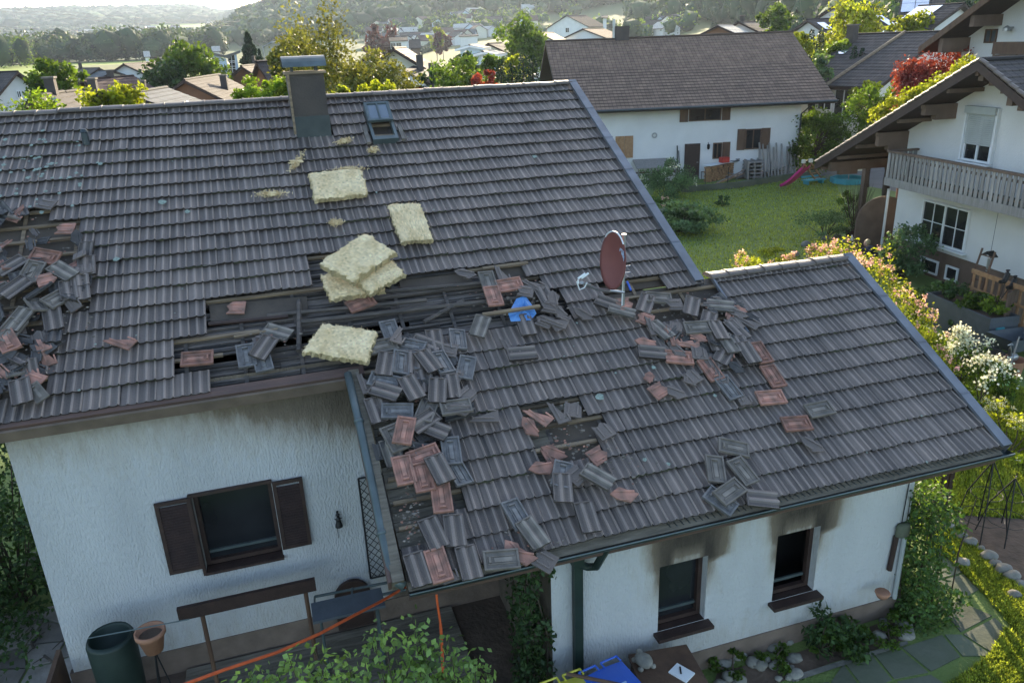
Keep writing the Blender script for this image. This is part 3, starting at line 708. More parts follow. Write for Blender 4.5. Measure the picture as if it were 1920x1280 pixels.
mb.box((X,WY-.09,2.42),(.14,.13,.2))
mb.tube([(X,WY-.1,2.35),(X+.12,WY-.12,2.28),(X+.2,WY-.2,2.32),(X+.24,gc[1],gc[2]-.07)],.05,10); mb.tube([(X+.05,WY-.06,.5),(X+.12,WY-.12,.5)],.012,6)
mb.build('downpipe','green_plastic',house)
mb=MB(); pp=[pr(655,700,.05),pr(676,790,.02),pr(700,900,.0),pr(720,1000,-.02),pr(734,1060,-.03),pr(745,1088,-.06),pr(762,1098,-.08)]
pp=[p-np.array([.02,0,.0]) for p in pp]; mb.tube(pp,[.05,.05,.05,.05,.052,.055,.055],12); mb.tube([pp[3]-SDR*.02,pp[3]+SDR*.03],.06,12); mb.tube([pp[1]-SDR*.02,pp[1]+SDR*.03],.06,12)
mb.build('downpipe','zinc',house,smooth=True)
mb=MB(); y=MY-.08; 
# ------------------------------------------------------------------ satellite dish
base=pr(1168,582,-.02); tp=gY(1172,440,base[1]); mast_top=np.array([base[0],base[1],tp[2]])
dsh=thing('satellite_dish','red brown satellite dish on a steel mast rising from the damaged roof','satellite dish',base)
mb=MB(); mb.tube([base-[0,0,.3],mast_top],.025,12); mb.tube([mast_top,mast_top+[0,0,.012]],.036,12,1); mb.build('mast',['steel','white'],dsh,smooth=False)
dn=_n([-.99,-.07,.1]); du_=_n(np.cross([0,0,1.],dn)); dv_=np.cross(dn,du_)
r0=gY(1148,489,base[1]-.08); 
mb=MB(); Rw,Rh=.37,.42; n=36; prf=[(q/8,.10*(q/8)**2) for q in range(9)]
V=[];F=[]
for s,off in ((0,0.),(1,-.012)):
    for q,(rad,dz) in enumerate(prf):
        for k in range(n): t=2*pi*k/n; V.append(r0+du_*(Rw*rad*cos(t))+dv_*(Rh*rad*sin(t))+dn*(dz-.10+off))
for s in range(2):
    for q in range(8):
        for k in range(n):
            a=s*9*n+q*n+k; b=s*9*n+q*n+(k+1)%n; f=(a,b,b+n,a+n); F.append(f if s==0 else f[::-1])
for k in range(n): a=8*n+k;b=8*n+(k+1)%n; F.append((a,b,9*n+b,9*n+a))
mb.add(V,F); dr=mb.build('reflector','dish',dsh,smooth=True)
mb=MB(); rim=[r0+du_*(Rw*cos(t))+dv_*(Rh*sin(t)) for t in np.linspace(.25*pi,.75*pi,14)]; mb.tube(rim,.011,6); mb.build('rim','white',dr)
tcu=bpy.data.curves.new('lettering','FONT'); tcu.body='Fuba'; tcu.size=.15; tcu.extrude=.002; tcu.offset=.004; tcu.shear=.2; tcu.align_x='CENTER'; tcu.align_y='CENTER'
to=bpy.data.objects.new('tmp',tcu); COL.objects.link(to); dg=bpy.context.evaluated_depsgraph_get(); me=bpy.data.meshes.new_from_object(to.evaluated_get(dg)); bpy.data.objects.remove(to)
co=np.array([v.co[:] for v in me.vertices]); lp=r0-du_*(-.0)+dn*(-.045)
sgn=1.0
ex=du_ if (RM.T@du_)[0]>0 else -du_; ey=dv_ if dv_[2]>0 else -dv_
cx=ex*.17+ey*.15; ax=_n(ex*.9-ey*.35); ay=_n(ey-ax*(ey@ax))
L3=np.array([r0+cx+ax*c[0]+ay*c[1]+dn*(c[2]-.10+.10*(((cx@ex+c[0])/Rw)**2+((cx@ey+c[1])/Rh)**2)*1.0+.006) for c in co])
mk('lettering',L3,[tuple(p.vertices) for p in me.polygons],'logo',dr)
low=r0-ey*Rh*.97; lnb=gY(1084,525,base[1]-.55)
mid1=low*.6+lnb*.4-[0,0,.06]; mb=MB(); mb.tube([mast_top*.25+base*.75,low-[0,0,.03],mid1,lnb-[-.05,0,.04]],.032,8,0,flat=.7); mb.build('arm','steel',dsh)
mb=MB(); 
for dx in (0,.05): mb.tube([lnb+[dx,0,.02],lnb+[dx+.11,.02,.07]],.016,8)
mb.tube([lnb,lnb-[0,0,.05]],.014,6); mb.tube([lnb-[.02,0,.02],lnb-[-.02,0,.14],lnb-[-.09,0,.12],lnb-[-.13,0,.05]],.008,6,0); mb.build('receiver','white',dsh)
mb=MB(); mc=base*.45+mast_top*.55
for s in (-1,1): mb.tube([mc+[.0,0,s*.05],mc+[.1,-.02,s*.05]],.01,6); mb.tube([mc+[-.1,0,s*.05],mc],.02,6)
mb.tube([base+[-.03,-.02,-.05],base+[-.02,-.02,.35],mc-[.02,.03,.0]],.008,5,1)
mb.build('bracket',['steel','white'],dsh)
# ------------------------------------------------------------------ insulation slabs
def slab(name,label,pts,h,th,seed,tilt=0,grp='mineral wool slabs thrown out on the roof'):
    C=[pr(*p,h) for p in pts]; g=np.random.default_rng(seed); n,m=26,18; V=[]
    ph=g.random(8)*6
    def nz(s,t,k=0): return .5*sin(9*s+ph[k]+3*sin(4*t+ph[1]))*cos(8*t+ph[2])+.5*sin(23*s+ph[3])*sin(19*t+ph[4])
    for lay in (0,1):
        for j in range(m+1):
            for i in range(n+1):
                s,t=i/n,j/m; p=(C[0]*(1-s)+C[1]*s)*(1-t)+(C[3]*(1-s)+C[2]*s)*t
                e=min(s,1-s,t,1-t)
                if e<1e-6: p=p+ (np.array([1,0,0])*(g.normal()+.5*sin(11*s+7*t+ph[6]))+SDR*(g.normal()+.5*sin(9*s-8*t+ph[7])))*.012
                q=p-NR*(.025*((abs(s-.5)*2)**4*(abs(t-.5)*2)**4)*(1 if lay==0 else .3))+NR*((.009*nz(s,t)+g.normal()*.003 -(.02 if e<1e-6 else 0)) if lay==0 else -th+.01*nz(s,t,5))
                V.append(q+NR*tilt*(s-.5))
    N=(n+1)*(m+1); F=[];fm=[]
    for j in range(m):
        for i in range(n):
            a=j*(n+1)+i; F.append((a,a+n+1,a+n+2,a+1)); fm.append(0); F.append((N+a,N+a+1,N+a+n+2,N+a+n+1)); fm.append(0)
    rim=[i for i in range(n+1)]+[j*(n+1)+n for j in range(1,m+1)]+[m*(n+1)+i for i in range(n-1,-1,-1)]+[j*(n+1) for j in range(m-1,0,-1)]
    for k in range(len(rim)): a,b=rim[k],rim[(k+1)%len(rim)]; F.append((a,b,N+b,N+a)); fm.append(1)
    og=sum(C)/4-NR*th
    o=mk(name,V,F,['wool','wool2'],None,fm,g.normal(size=len(F))*.5,origin=og); tag(o,label,'insulation slab',grp)
    # loose fibres on the rim
    R=np.array([V[k] for k in rim]); P=R[g.integers(0,len(R),240)]+g.normal(size=(240,3))*.010; T_=np.array(V[:N])[g.integers(0,N,220)]+NR*.004+g.normal(size=(220,3))*[.02,.02,.004]
    P=np.vstack([P,T_]); Vv,Ff=leafcards(P,.036*(.5+g.random(len(P))),.12); mk('fibre',Vv,Ff,'wool',o)
    return o
slab('insulation_slab','upright-edged pale yellow wool slab with a peeled flap, nearest the chimney',[(578,322),(677,314),(689,361),(590,372)],.13,.1,1)
slab('insulation_slab','pale wool slab lying alone with its long side up the roof, right of the stack',[(726,381),(786,378),(813,446),(752,450)],.13,.1,2)
slab('insulation_slab','lowest wool slab of the stack of three, sticking out at the left',[(603,513),(690,506),(722,542),(617,559)],.12,.1,3)
slab('insulation_slab','middle wool slab of the stack of three, sticking out at the right',[(640,497),(733,487),(759,512),(694,546)],.27,.1,4,.03)
slab('insulation_slab','topmost wool slab of the stack of three, frayed and turned like a diamond',[(598,488),(683,437),(741,472),(662,523)],.42,.12,5,.05)
slab('insulation_slab','large frayed wool slab on the eave edge above the white wall',[(604,604),(708,618),(688,676),(566,656)],.2,.1,6)
def scrap(px,py,L,a,label,seed):
    g=np.random.default_rng(seed); p=pr(px,py,.04); d=np.array([cos(a),0,0])+SDR*sin(a)
    P=p+np.outer(g.normal(size=420)*L*.32,d)+g.normal(size=(420,3))*.022; V,F=leafcards(P,.05,.3)
    mb=MB(); mb.blob(p,(L*.34,.05,.03),0,0,seed,.4); o=mb.build('wool_scrap','wool',origin=p); tag(o,label,'insulation scrap','torn scraps of mineral wool')
    mk('fibre',V,F,'wool',o)
scrap(557,303,.36,1.0,'torn strip of pale wool lying steeply below left of the chimney',1); scrap(645,264,.2,.3,'frayed tuft of pale wool just below right of the chimney',2)
scrap(508,363,.32,-.1,'flat frayed tuft of pale wool lying alone left of the upper slab',3); scrap(655,317,.36,-.05,'thin peeled strip of wool on the top edge of the upper slab',4)
scrap(630,417,.12,0,'tiny pale wool flock between the upper slab and the stack',5); scrap(700,281,.1,0,'tiny pale wool flock below the skylight',6)
# ------------------------------------------------------------------ loose tiles
TW,TLn=.235,.40
def proto_top(mname,name):
    mb=MB(); n=13; V=[]
    for j,y in enumerate((-TLn/2,-TLn/2+.015,TLn/2-.03,TLn/2)):
        for k in range(n):
            a=k/(n-1); V.append(((a-.5)*TW,y-(.008*math.cos(4*pi*(a-.42)) if j==0 else 0),.032+.012*math.cos(4*pi*(a-.42))*(1 if j<3 else .2)-(.012 if j==3 else 0)))
    for j,y in enumerate((-TLn/2,TLn/2)):
        for k in range(n): a=k/(n-1); V.append(((a-.5)*TW,y,.004))
    F=[(j*n+k,j*n+k+1,(j+1)*n+k+1,(j+1)*n+k) for j in range(3) for k in range(n-1)]
    b=4*n; F+=[(b+k,b+k+1,k+1,k) for k in range(n-1)]+[(b+n+k+1,b+n+k,3*n+k,3*n+k+1) for k in range(n-1)]+[(b+k+1,b+k,b+n+k,b+n+k+1) for k in range(n-1)]
    F+=[(b,0,n,2*n,3*n,b+n),(b+n-1,b+2*n-1,4*n-1,3*n-1,2*n-1,n-1)]
    rv=[1.6*max(-.3,math.cos(4*pi*((k+.5)/(n-1)-.42)))-(1.5 if k in(0,n-2) else 0) for k in range(n-1)]; mb.add(V,F,0,rv*3+[-1.2]*(len(F)-3*(n-1))); mb.box((0,TLn/2-.012,.034),(TW*.96,.016,.012)); mb.box((-TW/2+.01,0,.03),(.014,TLn*.9,.014))  # rib wear and highlights, shaded tile edges, all put into the var colour
    return mb.build(name,mname,origin=(0,0,0))
def proto_back(mname,name,mats=None):
    mb=MB(); h=.016
    mb.box((0,0,h/2),(TW,TLn,h)); t=.016
    for x in (-TW/2+.012,TW/2-.012): mb.box((x,0,h+.010),(.020,TLn,.020))
    for y in (-TLn/2+.014,TLn/2-.014): mb.box((0,y,h+.008),(TW-.046,.024,.016))
    for x in (-.045,.045): mb.box((x,0,h+.005),(.012,TLn-.1,.010))
    mb.box((0,TLn/2-.07,h+.013),(.07,.022,.024),0); mb.box((0,-.02,h+.004),(.05,.2,.008),0,.7)
    pass
    return mb.build(name,[mname,'tile_worn' if mname!='tile_wet' else 'tile_worn'],origin=(0,0,0))
def proto_frag(mname,name,pts,back=False):
    mb=MB(); mb.prism([(x*TW,y*TLn,.004) for x,y in pts],(0,0,.02))
    # ribs
    for x in (-.25,.25):
        ys=[y for (a,y) in pts if abs(a-x)<.3]
        if len(ys)>=2: mb.box((x*TW,(min(ys)+max(ys))/2*TLn,.028),(.02,(max(ys)-min(ys))*TLn*.7,.012),0,.5)
    mb.prism([(x*TW*.98,y*TLn*.98,.0025) for x,y in pts],(0,0,.0012),1)
    return mb.build(name,[mname,'tile_red'],origin=(0,0,0))
FR1=[(-.5,-.5),(.5,-.5),(.45,-.05),(.1,.12),(-.2,0),(-.5,.1)]; FR2=[(-.5,-.5),(.3,-.5),(.0,-.1),(-.3,.3),(-.5,.45)]; FR4=[(-.5,-.5),(.1,-.45),(.35,.1),(-.1,.5),(-.5,.3)]; FR5=[(-.15,-.5),(.1,-.42),(.15,.35),(-.05,.5),(-.2,.1)]; FR3=[(-.4,-.2),(.1,-.5),(.5,.1),(.1,.4),(-.2,.2)]
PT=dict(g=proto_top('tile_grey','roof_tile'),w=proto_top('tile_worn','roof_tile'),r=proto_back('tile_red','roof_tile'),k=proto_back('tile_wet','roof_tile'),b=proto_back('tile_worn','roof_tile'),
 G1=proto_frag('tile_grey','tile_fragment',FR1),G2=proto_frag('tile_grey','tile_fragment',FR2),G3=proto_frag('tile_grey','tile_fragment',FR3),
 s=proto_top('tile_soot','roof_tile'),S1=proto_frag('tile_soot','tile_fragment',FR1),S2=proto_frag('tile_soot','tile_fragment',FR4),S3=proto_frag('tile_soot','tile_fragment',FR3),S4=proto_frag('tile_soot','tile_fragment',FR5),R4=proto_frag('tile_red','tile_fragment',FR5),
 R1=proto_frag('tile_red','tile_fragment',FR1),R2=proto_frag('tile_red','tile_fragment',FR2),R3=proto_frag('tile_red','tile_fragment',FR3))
KW=dict(g='grey ribbed roof tile lying face up',w='pale weathered roof tile lying face up',r='red roof tile lying with its ribbed underside up',k='dark wet roof tile lying underside up',b='greyish roof tile lying underside up',
 s='sooty dark roof tile lying face up',S='broken sooty tile piece',G='broken grey tile piece',R='broken red tile piece')
used=set(); TILES=[]
def put(x,y,ang,k,h=.03,tx=0.,ty=0.,zone='',label=None,sc=1):
    """ang: image angle (deg, clockwise from right) of the tile's long axis"""
    p=pr(x,y,h); q=pr(x+12*cos(RD(ang)),y+12*sin(RD(ang)),h); d=_n(q-p); 
    if k[0]!='r' and d@SDR<0 : d=-d
    xa=np.cross(d,NR); n=NR+xa*ty+d*tx; n=_n(n); d=_n(d-n*(d@n)); xa=np.cross(d,n)
    src=PT[k]; o=src if k not in used else src.copy()
    if k in used: COL.objects.link(o)
    used.add(k); o.matrix_world=Matrix([[xa[0]*sc,d[0]*sc,n[0]*sc,p[0]],[xa[1]*sc,d[1]*sc,n[1]*sc,p[1]],[xa[2]*sc,d[2]*sc,n[2]*sc,p[2]],[0,0,0,1]])
    TILES.append((o,k,zone,label,x,y)); return o
# isolated tiles, right heap
Z1='right of the dish'
for a in [(1273,671,5,'r'),(1332,694,55,'r',.03,0,0,'','red roof tile lying underside up on a dark tile, above the lone red fragment'),(1365,728,52,'k'),(1425,662,57,'r',.05),(1402,662,57,'g',.09),(1449,706,57,'r'),(1445,746,-5,'r',.04),
 (1493,795,-4,'r',.04,0,0,'','red roof tile underside up, farthest right of the loose tiles'),(1536,768,-12,'b',.04,0,0,'','grey roof tile lying across the courses, farthest right of all'),(1518,834,30,'G3'),
 (1243,729,-30,'R1',.04,0,0,'','large broken red tile piece lying alone in the middle of the lower roof'),(1262,737,20,'G3',.03,0,0,'','small broken brown piece beside the large red fragment'),(1391,738,60,'G2',.02),
 (1375,840,12,'b',.05,0,.05,'','pinkish tile lying across the roof, topmost of the small pile above the gutter'),(1341,880,82,'b',.05,0,0,'','mossy tile standing lengthwise, left in the small pile above the gutter'),(1392,884,52,'b',.06,0,0,'','mossy tile lying slantwise, right in the small pile above the gutter'),
 (1368,922,-35,'b',.09,0,0,'','pinkish ribbed tile overlapping its neighbours in the small pile above the gutter'),(1350,940,35,'k',.04,0,0,'','dark tile hanging over the gutter below the small pile'),(1428,937,6,'g',.06,0,0,'','grey tile lying across the gutter edge, rightmost of the small pile'),
 (1327,603,-75,'g',.05),(1296,575,-78,'g',.05),(1255,572,0,'G1',.05),(1308,615,0,'b',.08,.1,0),(1340,640,70,'g',.05),(1357,665,-60,'g',.05),(1345,620,65,'g',.09,.1,.1),(1365,645,60,'w',.07,.1),(1310,655,80,'G1',.05),(1285,640,10,'R2',.04),(1266,631,70,'R2',.04,0,.2),(1303,630,30,'R3',.05),
 (1210,645,10,'R3',.03),(1222,662,5,'g',.03),(1238,620,45,'w',.05,.1,.1),(1228,610,70,'G2',.06),(1180,570,-10,'R1',.04),(1200,595,20,'R1',.03),(1165,585,15,'w',.05,0,.2),(1235,560,5,'b',.03,0,.1),(1350,575,10,'w',.04,.1),(1330,565,0,'G2',.04),(1370,600,50,'G1',.05),(1380,620,45,'g',.05,0,.1),
 (1355,700,85,'G2',.03),(1330,670,60,'G1',.03),(1290,700,45,'G1',.02),(1210,570,-70,'g',.03),(1265,655,40,'G3',.04),(1240,640,60,'G2',.03),(1390,650,58,'g',.06),(1378,588,20,'G3',.05),(1400,600,30,'G2',.04),(1140,570,20,'g',.03)]:
    put(*a[:4],*(a[4:7] if len(a)>4 else ()),zone='rubble below the dish',label=a[8] if len(a)>8 else None)
# middle
for a in [(915,528,72,'b',.06,0,0),(925,556,72,'r',.08,0,0),(955,535,-10,'r',.05,0,.1),(975,545,10,'G1',.05),(1000,530,30,'G2',.05),(1020,555,60,'g',.04),(1035,560,80,'G3',.07),(1010,600,20,'G1',.03),(1045,585,40,'G3',.04),(985,610,70,'g',.02),
  (900,613,-70,'w',.07,0,0,'','weathered ribbed tile lying slantwise on the lower edge of the burnt strip'),(978,664,-5,'g',.04),(960,650,60,'G2',.03),(1040,600,20,'G2',.05),(1020,575,10,'G1',.06),(945,512,70,'G2',.05),(870,515,10,'G3',.02),(1090,590,30,'G3',.03),(1060,610,-20,'G2',.03),
  (677,570,-20,'r',-.02,0,0,'','red framed tile lying just below the stack of wool slabs'),(432,578,0,'R1',-.08,0,0,'','small red piece lying in the slot left of the burnt strip'),(370,673,-5,'r',.0,0,0,'','red tile underside up at the left end of the burnt strip above the eave'),(462,668,80,'k',.0,0,0,'','blue grey wet tile leaning on the eave board, left of two'),(492,676,75,'k',.0,0,0,'','blue grey wet tile with a red edge on the eave board, right of two'),(495,652,-55,'g',.05,0,.1),
  (513,640,-20,'R1',-.04),(520,625,20,'w',-.04,.1),(478,640,10,'G1',-.04),(227,637,20,'R2',.04,0,0,'','red broken tile piece lying alone on the intact tiles left of the burnt strip')]:
    put(*a[:4],*(a[4:7] if len(a)>4 else ()),zone='burnt strip' ,label=a[8] if len(a)>8 else None)
# heap left of centre
for a in [(732,622,70,'k',.06),(755,630,-60,'G2',.1,.2),(717,650,-12,'b',.08),(770,650,15,'k',.06,.1),(723,683,-80,'g',.1),(752,680,-85,'k',.09,0,.2),(773,680,88,'g',.07),(802,678,52,'g',.13,0,.05),(828,680,60,'k',.09,0,.2),(874,690,-78,'k',.06,0,0,'','wet tile with a bluish underside lying alone right of the dark heap'),
 (720,716,12,'k',.08),(722,735,20,'g',.12,.1),(771,728,60,'g',.14),(795,715,80,'g',.08),(820,733,-88,'g',.13),(845,725,80,'g',.08),(885,735,-40,'G1',.09),(870,745,-30,'R3',.05),(745,772,0,'k',.1),(706,770,70,'g',.06),(800,770,-70,'b',.1,.15),(855,764,-8,'b',.12,0,.1),(795,790,-35,'g',.12,.1,.1),(812,805,22,'g',.1),
 (758,808,-78,'r',.2,0,0),(740,822,60,'b',.12),(782,828,80,'R2',.06),(795,855,-20,'r',.1),(757,882,75,'r',.12,0,0,'','red tile underside up, leftmost of the red ones beside the weathered verge board'),(792,895,75,'r',.12),(824,880,62,'g',.2,0,0,'','grey ribbed tile lying on top of three red tiles near the verge board'),(846,846,82,'k',.08,0,0,'','bluish wet tile underside up beside the straight edge of intact tiles'),(828,933,82,'r',.1,0,0,'','red tile underside up, lowest of the red group beside the verge board'),
 (858,885,60,'k',.05,0,.2),(860,770,0,'G3',.12),(905,778,0,'G2',.05),(700,745,50,'G1',.06),(690,715,70,'G2',.05),(770,700,40,'G3',.07),(840,700,20,'G1',.06),(830,655,10,'G1',.05),(790,645,60,'G2',.05),(815,640,80,'g',.04),(735,850,70,'w',.03)]:
    put(*a[:4],*(a[4:7] if len(a)>4 else ()),zone='dark heap',label=a[8] if len(a)>8 else None)
# lower-left ext
for a in [(822,1060,72,'r',.07,0,0,'','red framed tile underside up in the lowest course above the gutter'),(783,1068,72,'g',.05),(812,1000,65,'g',.07),(852,995,82,'g',.07),(878,1055,75,'g',.06),(840,1060,70,'G2',.04),(940,1050,-5,'b',.07,0,0,'','pale broken tile overhanging the gutter above the dark porch'),(975,1045,10,'R3',.05),(1010,1045,30,'G1',.04),(968,965,60,'k',.05,0,.1),(998,1000,55,'w',.08,.05,0),(960,1035,50,'R3',.03),
  (1054,915,85,'g',.08,0,0,'','grey tile lying straight below the square hole, left of the tilted tiles'),(1120,895,30,'w',.1,0,.1),(1053,890,-80,'k',.06,.1),(1090,885,-40,'G1',.07),(1100,970,72,'g',.05),(1040,860,60,'R2',-.05),(1050,770,60,'G2',.02),(1075,760,-85,'G1',.02),(1035,850,20,'R3',-.05),(1010,775,35,'R2',.02),(990,800,50,'R3',.01),(1168,930,0,'R3',.03,0,0,'','small red triangular fragment right of the tiles below the square hole'),(1125,800,50,'G1',.03),(1015,880,-10,'R3',.02),(1130,850,-30,'R1',.02)]:
    put(*a[:4],*(a[4:7] if len(a)>4 else ()),zone='lower roof',label=a[8] if len(a)>8 else None)
# left heap, laid semi-randomly over the missing area
g=np.random.default_rng(11)
for a in [(42,402,-40,'R2',.05),(78,372+10,10,'G1',.04),(85,482,10,'r',.08,0,.2,'','red tile jutting out near the top of the rubble at the left edge'),(100,522,-15,'R1',.09,0,0),(30,540,-35,'g',.14,0,.1),(22,500,-30,'g',.1),(60,510,-60,'b',.1,0,.2),(118,510,30,'w',.08),(112,430,0,'R1',.03),(150,520,85,'g',.05),(152,545,85,'g',.04),(163,500,88,'g',.05),(130,545,80,'g',.05),
  (14,640,60,'r',.08),(20,620,-50,'b',.08,0,.2),(52,785-75,20,'R1',.06),(40,735,80,'g',.08),(60,690,75,'R2',.03),(100,600,80,'g',.03),(36,600,-50,'w',.08)]:
    put(*a[:4],*(a[4:7] if len(a)>4 else ()),zone='left-edge rubble',label=a[8] if len(a)>8 else None)
cnt=0
while cnt<84:
    x,y=g.uniform(-30,182),g.uniform(392,772); u,v=uv_(x,y)
    if not inpoly(u,v,RP['Cc']): continue
    if 60<x<150 and 400<y<480 and g.random()<.75: continue
    put(x,y,g.choice([-35,80,75,85,-70,10,40,60])+g.normal()*10,g.choice(['g','s','s','b','G1','S2','S3','S1','G2','S4','R2','R4','R1','S4','S2']),.0+.07*g.random(),g.normal()*.24,g.normal()*.24,zone='left-edge rubble',sc=g.uniform(.65,1.)); cnt+=1
cnt=0
while cnt<34:
    x,y=g.normal(1320,55),g.normal(625,38)
    if not(1180<x<1420 and 560<y<720): continue
    put(x,y,g.uniform(-90,90),g.choice(['s','S1','S2','S3','G1','S4','R3','S4','R4']),.0+.05*g.random(),g.normal()*.22,g.normal()*.22,zone='rubble below the dish',sc=g.uniform(.6,1.)); cnt+=1
cnt=0
while cnt<26:
    x,y=g.normal(775,45),g.normal(740,65)
    if not(690<x<880 and 630<y<880): continue
    put(x,y,g.choice([70,80,-80,20,-10])+g.normal()*8,g.choice(['g','s','S1','S2','k','s','S4']),.02+.03*g.random(),g.normal()*.18,g.normal()*.18,zone='dark heap'); cnt+=1
ORD=['','second ','third ','fourth ','fifth ','sixth ','seventh ','eighth ','ninth ','tenth ','eleventh ','twelfth ','thirteenth ','fourteenth ','fifteenth ','sixteenth ','seventeenth ','eighteenth ','nineteenth ','twentieth ']
GR={'left-edge rubble':'loose tiles in the rubble at the left edge of the roof','dark heap':'loose tiles in the dark heap beside the verge board','rubble below the dish':'loose tiles in the rubble below the dish','burnt strip':'loose tiles along the burnt strip','lower roof':'loose tiles on the lower roof'}
bins={}
for t in TILES:
    o,k,z,l,x,y=t; kk=k[0]
    if l: tag(o,l,'roof tile' if k in 'gwrkbs' else 'tile fragment',GR[z])
    else: bins.setdefault((z,kk),[]).append(t)
for (z,kk),L in bins.items():
    L.sort(key=lambda t:t[4]); n=len(L)
    for i,t in enumerate(L):
        if n==1: s=''
        else:
            j=n-1-i
            if i<=j: s=', '+(ORD[i] if i<20 else str(i+1)+'th ')+('leftmost' if i==0 else 'from the left')
            else: s=', '+(ORD[j] if j<20 else str(j+1)+'th ')+('rightmost' if j==0 else 'from the right')
            s=s.replace(' rightmost','rightmost') if False else s
        place={'left-edge rubble':'in the left-edge rubble','dark heap':'in the dark heap','rubble below the dish':'in rubble below the dish','burnt strip':'by the burnt strip','lower roof':'on the lower roof'}[z]
        tag(t[0],KW[kk].replace(' lying','')+' '+place+s,'roof tile' if t[1] in 'gwrkbs' else 'tile fragment',GR[z])
# crumbs
P=[];g=np.random.default_rng(5)
for cx_,cy_,sx,sy,n in ((90,560,70,120,260),(1300,620,80,60,240),(780,740,60,90,160),(1060,830,50,50,120),(1150,860,60,40,60),(960,560,90,30,120),(770,950,20,60,120),(1000,1020,60,20,40),(560,640,80,20,40)):
    for _ in range(n): P.append((pr(g.normal(cx_,sx*.6),g.normal(cy_,sy*.6),.02+.02*g.random())))
mb=MB()
for i,p in enumerate(P):
    s=.008+.02*g.random()**2; mb.blob(p,(s,s*.8,s*.5),int(g.random()<.25),g.normal()*.5,i,.3,5,3)
top(mb.build('tile_debris',['tile_worn','tile_red']),'small crumbs of broken tile scattered over the damaged roof','debris',kind='stuff')
# blue plastic
mb=MB(); poly=[(968,560),(985,554),(1000,575),(1006,588),(995,600),(958,603),(953,588)]
cc=np.mean(poly,axis=0); V=[pr(*cc,.06)];N=len(poly); ring=3
for r in (.35,.7,1.0):
    for i in range(N*3):
        a=poly[i//3];b=poly[(i//3+1)%N];t=(i%3)/3; q=(cc[0]*(1-r)+(a[0]*(1-t)+b[0]*t)*r,cc[1]*(1-r)+(a[1]*(1-t)+b[1]*t)*r); V.append(pr(*q,.03+.05*g.random()))
n3=N*3;F=[(0,1+i,1+(i+1)%n3) for i in range(n3)]+[(1+s*n3+i,1+(s+1)*n3+i,1+(s+1)*n3+(i+1)%n3,1+s*n3+(i+1)%n3) for s in range(2) for i in range(n3)]
mb.add(V,F); o=mb.build('plastic_sheet','tarp',origin=pr(*cc,0)); top(o,'crumpled light blue plastic sheet poking out of a roof hole under a batten','plastic sheet')
mb=MB(); mb.tube([pr(905,590,.1),pr(1012,574,.1)],.03,6)
o=mb.build('loose_batten','lath',origin=pr(940,583,.08)); top(o,'pale broken batten lying across the blue plastic sheet','batten')
mb=MB(); mb.tube([pr(1176,528,.03),pr(1183,544,.03)],.018,6); o=mb.build('marker_tube','blue_plastic',origin=pr(1180,536,.03)); top(o,'short bright blue tube on the battens right of the dish mast','tube')
mb=MB(); c=pr(162,268,.0); mb.lathe(c,[(.06,-.03),(.055,.1),(.05,.16),(.065,.17),(.04,.22),(0,.23)],12); top(mb.build('vent_pipe','tin',origin=c),'small dark vent pipe among lichen spots at the upper left of the roof','vent')
# ================================================================== house surroundings
def gp(px,py,z=0): p=gz(px,py,z); return p
mb=MB(); V=[(-5.6,6.,.02),(-3.3,6.,.02),(-3.3,10.4,.02),(-3.9,14.,.02),(-5.6,14.,.02)]
rngp=np.random.default_rng(3)
def flags(name,x0,x1,y0,y1,st,m,z=.03,keep=lambda x,y:True,gap=.03,seed=0):
    g=np.random.default_rng(seed); mb=MB(); nx,ny=int((x1-x0)/st),int((y1-y0)/st)
    G=np.array([[(x0+i*st+g.uniform(-.28,.28)*st,y0+j*st+g.uniform(-.28,.28)*st) for j in range(ny+1)] for i in range(nx+1)])
    for i in range(nx):
        for j in range(ny):
            P=[G[i,j],G[i+1,j],G[i+1,j+1],G[i,j+1]]; c=sum(P)/4
            if not keep(*c): continue
            P=[c+(p-c)*(1-gap/st*1.3) for p in P]; zz=z+g.normal()*.004
            mb.prism([(p[0],p[1],.005) for p in P],(0,0,zz),0,g.normal()*.6)
    return tag(mb.build(name,m),kind='structure')
flags('patio',-5.3,-3.3,7.2,12.5,.46,'slabstone',seed=1)
def gpoly(name,pts,m,z,kind='structure'):
    P=[gz(*p) for p in pts]; return tag(mk(name,[(p[0],p[1],z) for p in P],[tuple(range(len(P)))],m),kind=kind)
mb=MB(); mb.add([(-3.3,6.0,.014),(3.2,6.0,.014),(3.2,10,.014),(-3.3,10,.014)],[(0,1,2,3)]); tag(mb.build('soil_strip','soil'),kind='structure')
mb=MB()
for i in range(13): 
    y=7.75+i*.175; mb.box((-.1,y,.05),(3.9,.165,.05),0,rng.normal()*.5)
top(mb.build('terrace_decking','oldboard',origin=(-.1,8.8,0)),'weathered plank decking on the ground below the shuttered window','decking',kind=None)
mb=MB(); a=gY(331,1140,9.45); b=gY(590,1083,9.45); z=(a[2]+b[2])/2
r_t=thing('wooden_handrail','broad brown plank rail on two thin posts below the shuttered window','handrail',(a[0],9.45,0))
mb.ob((np.array([0,9.45,z-.09]),*W0[1:]),a[0],b[0],-.03,.03,-.1,.09); mb.build('rail','woodD',r_t)
for x in (a[0]+.28,b[0]-.15): mb=MB(); mb.tube([(x,9.5,0),(x,9.5,z-.19)],.03,8); mb.build('post','woodM',r_t)
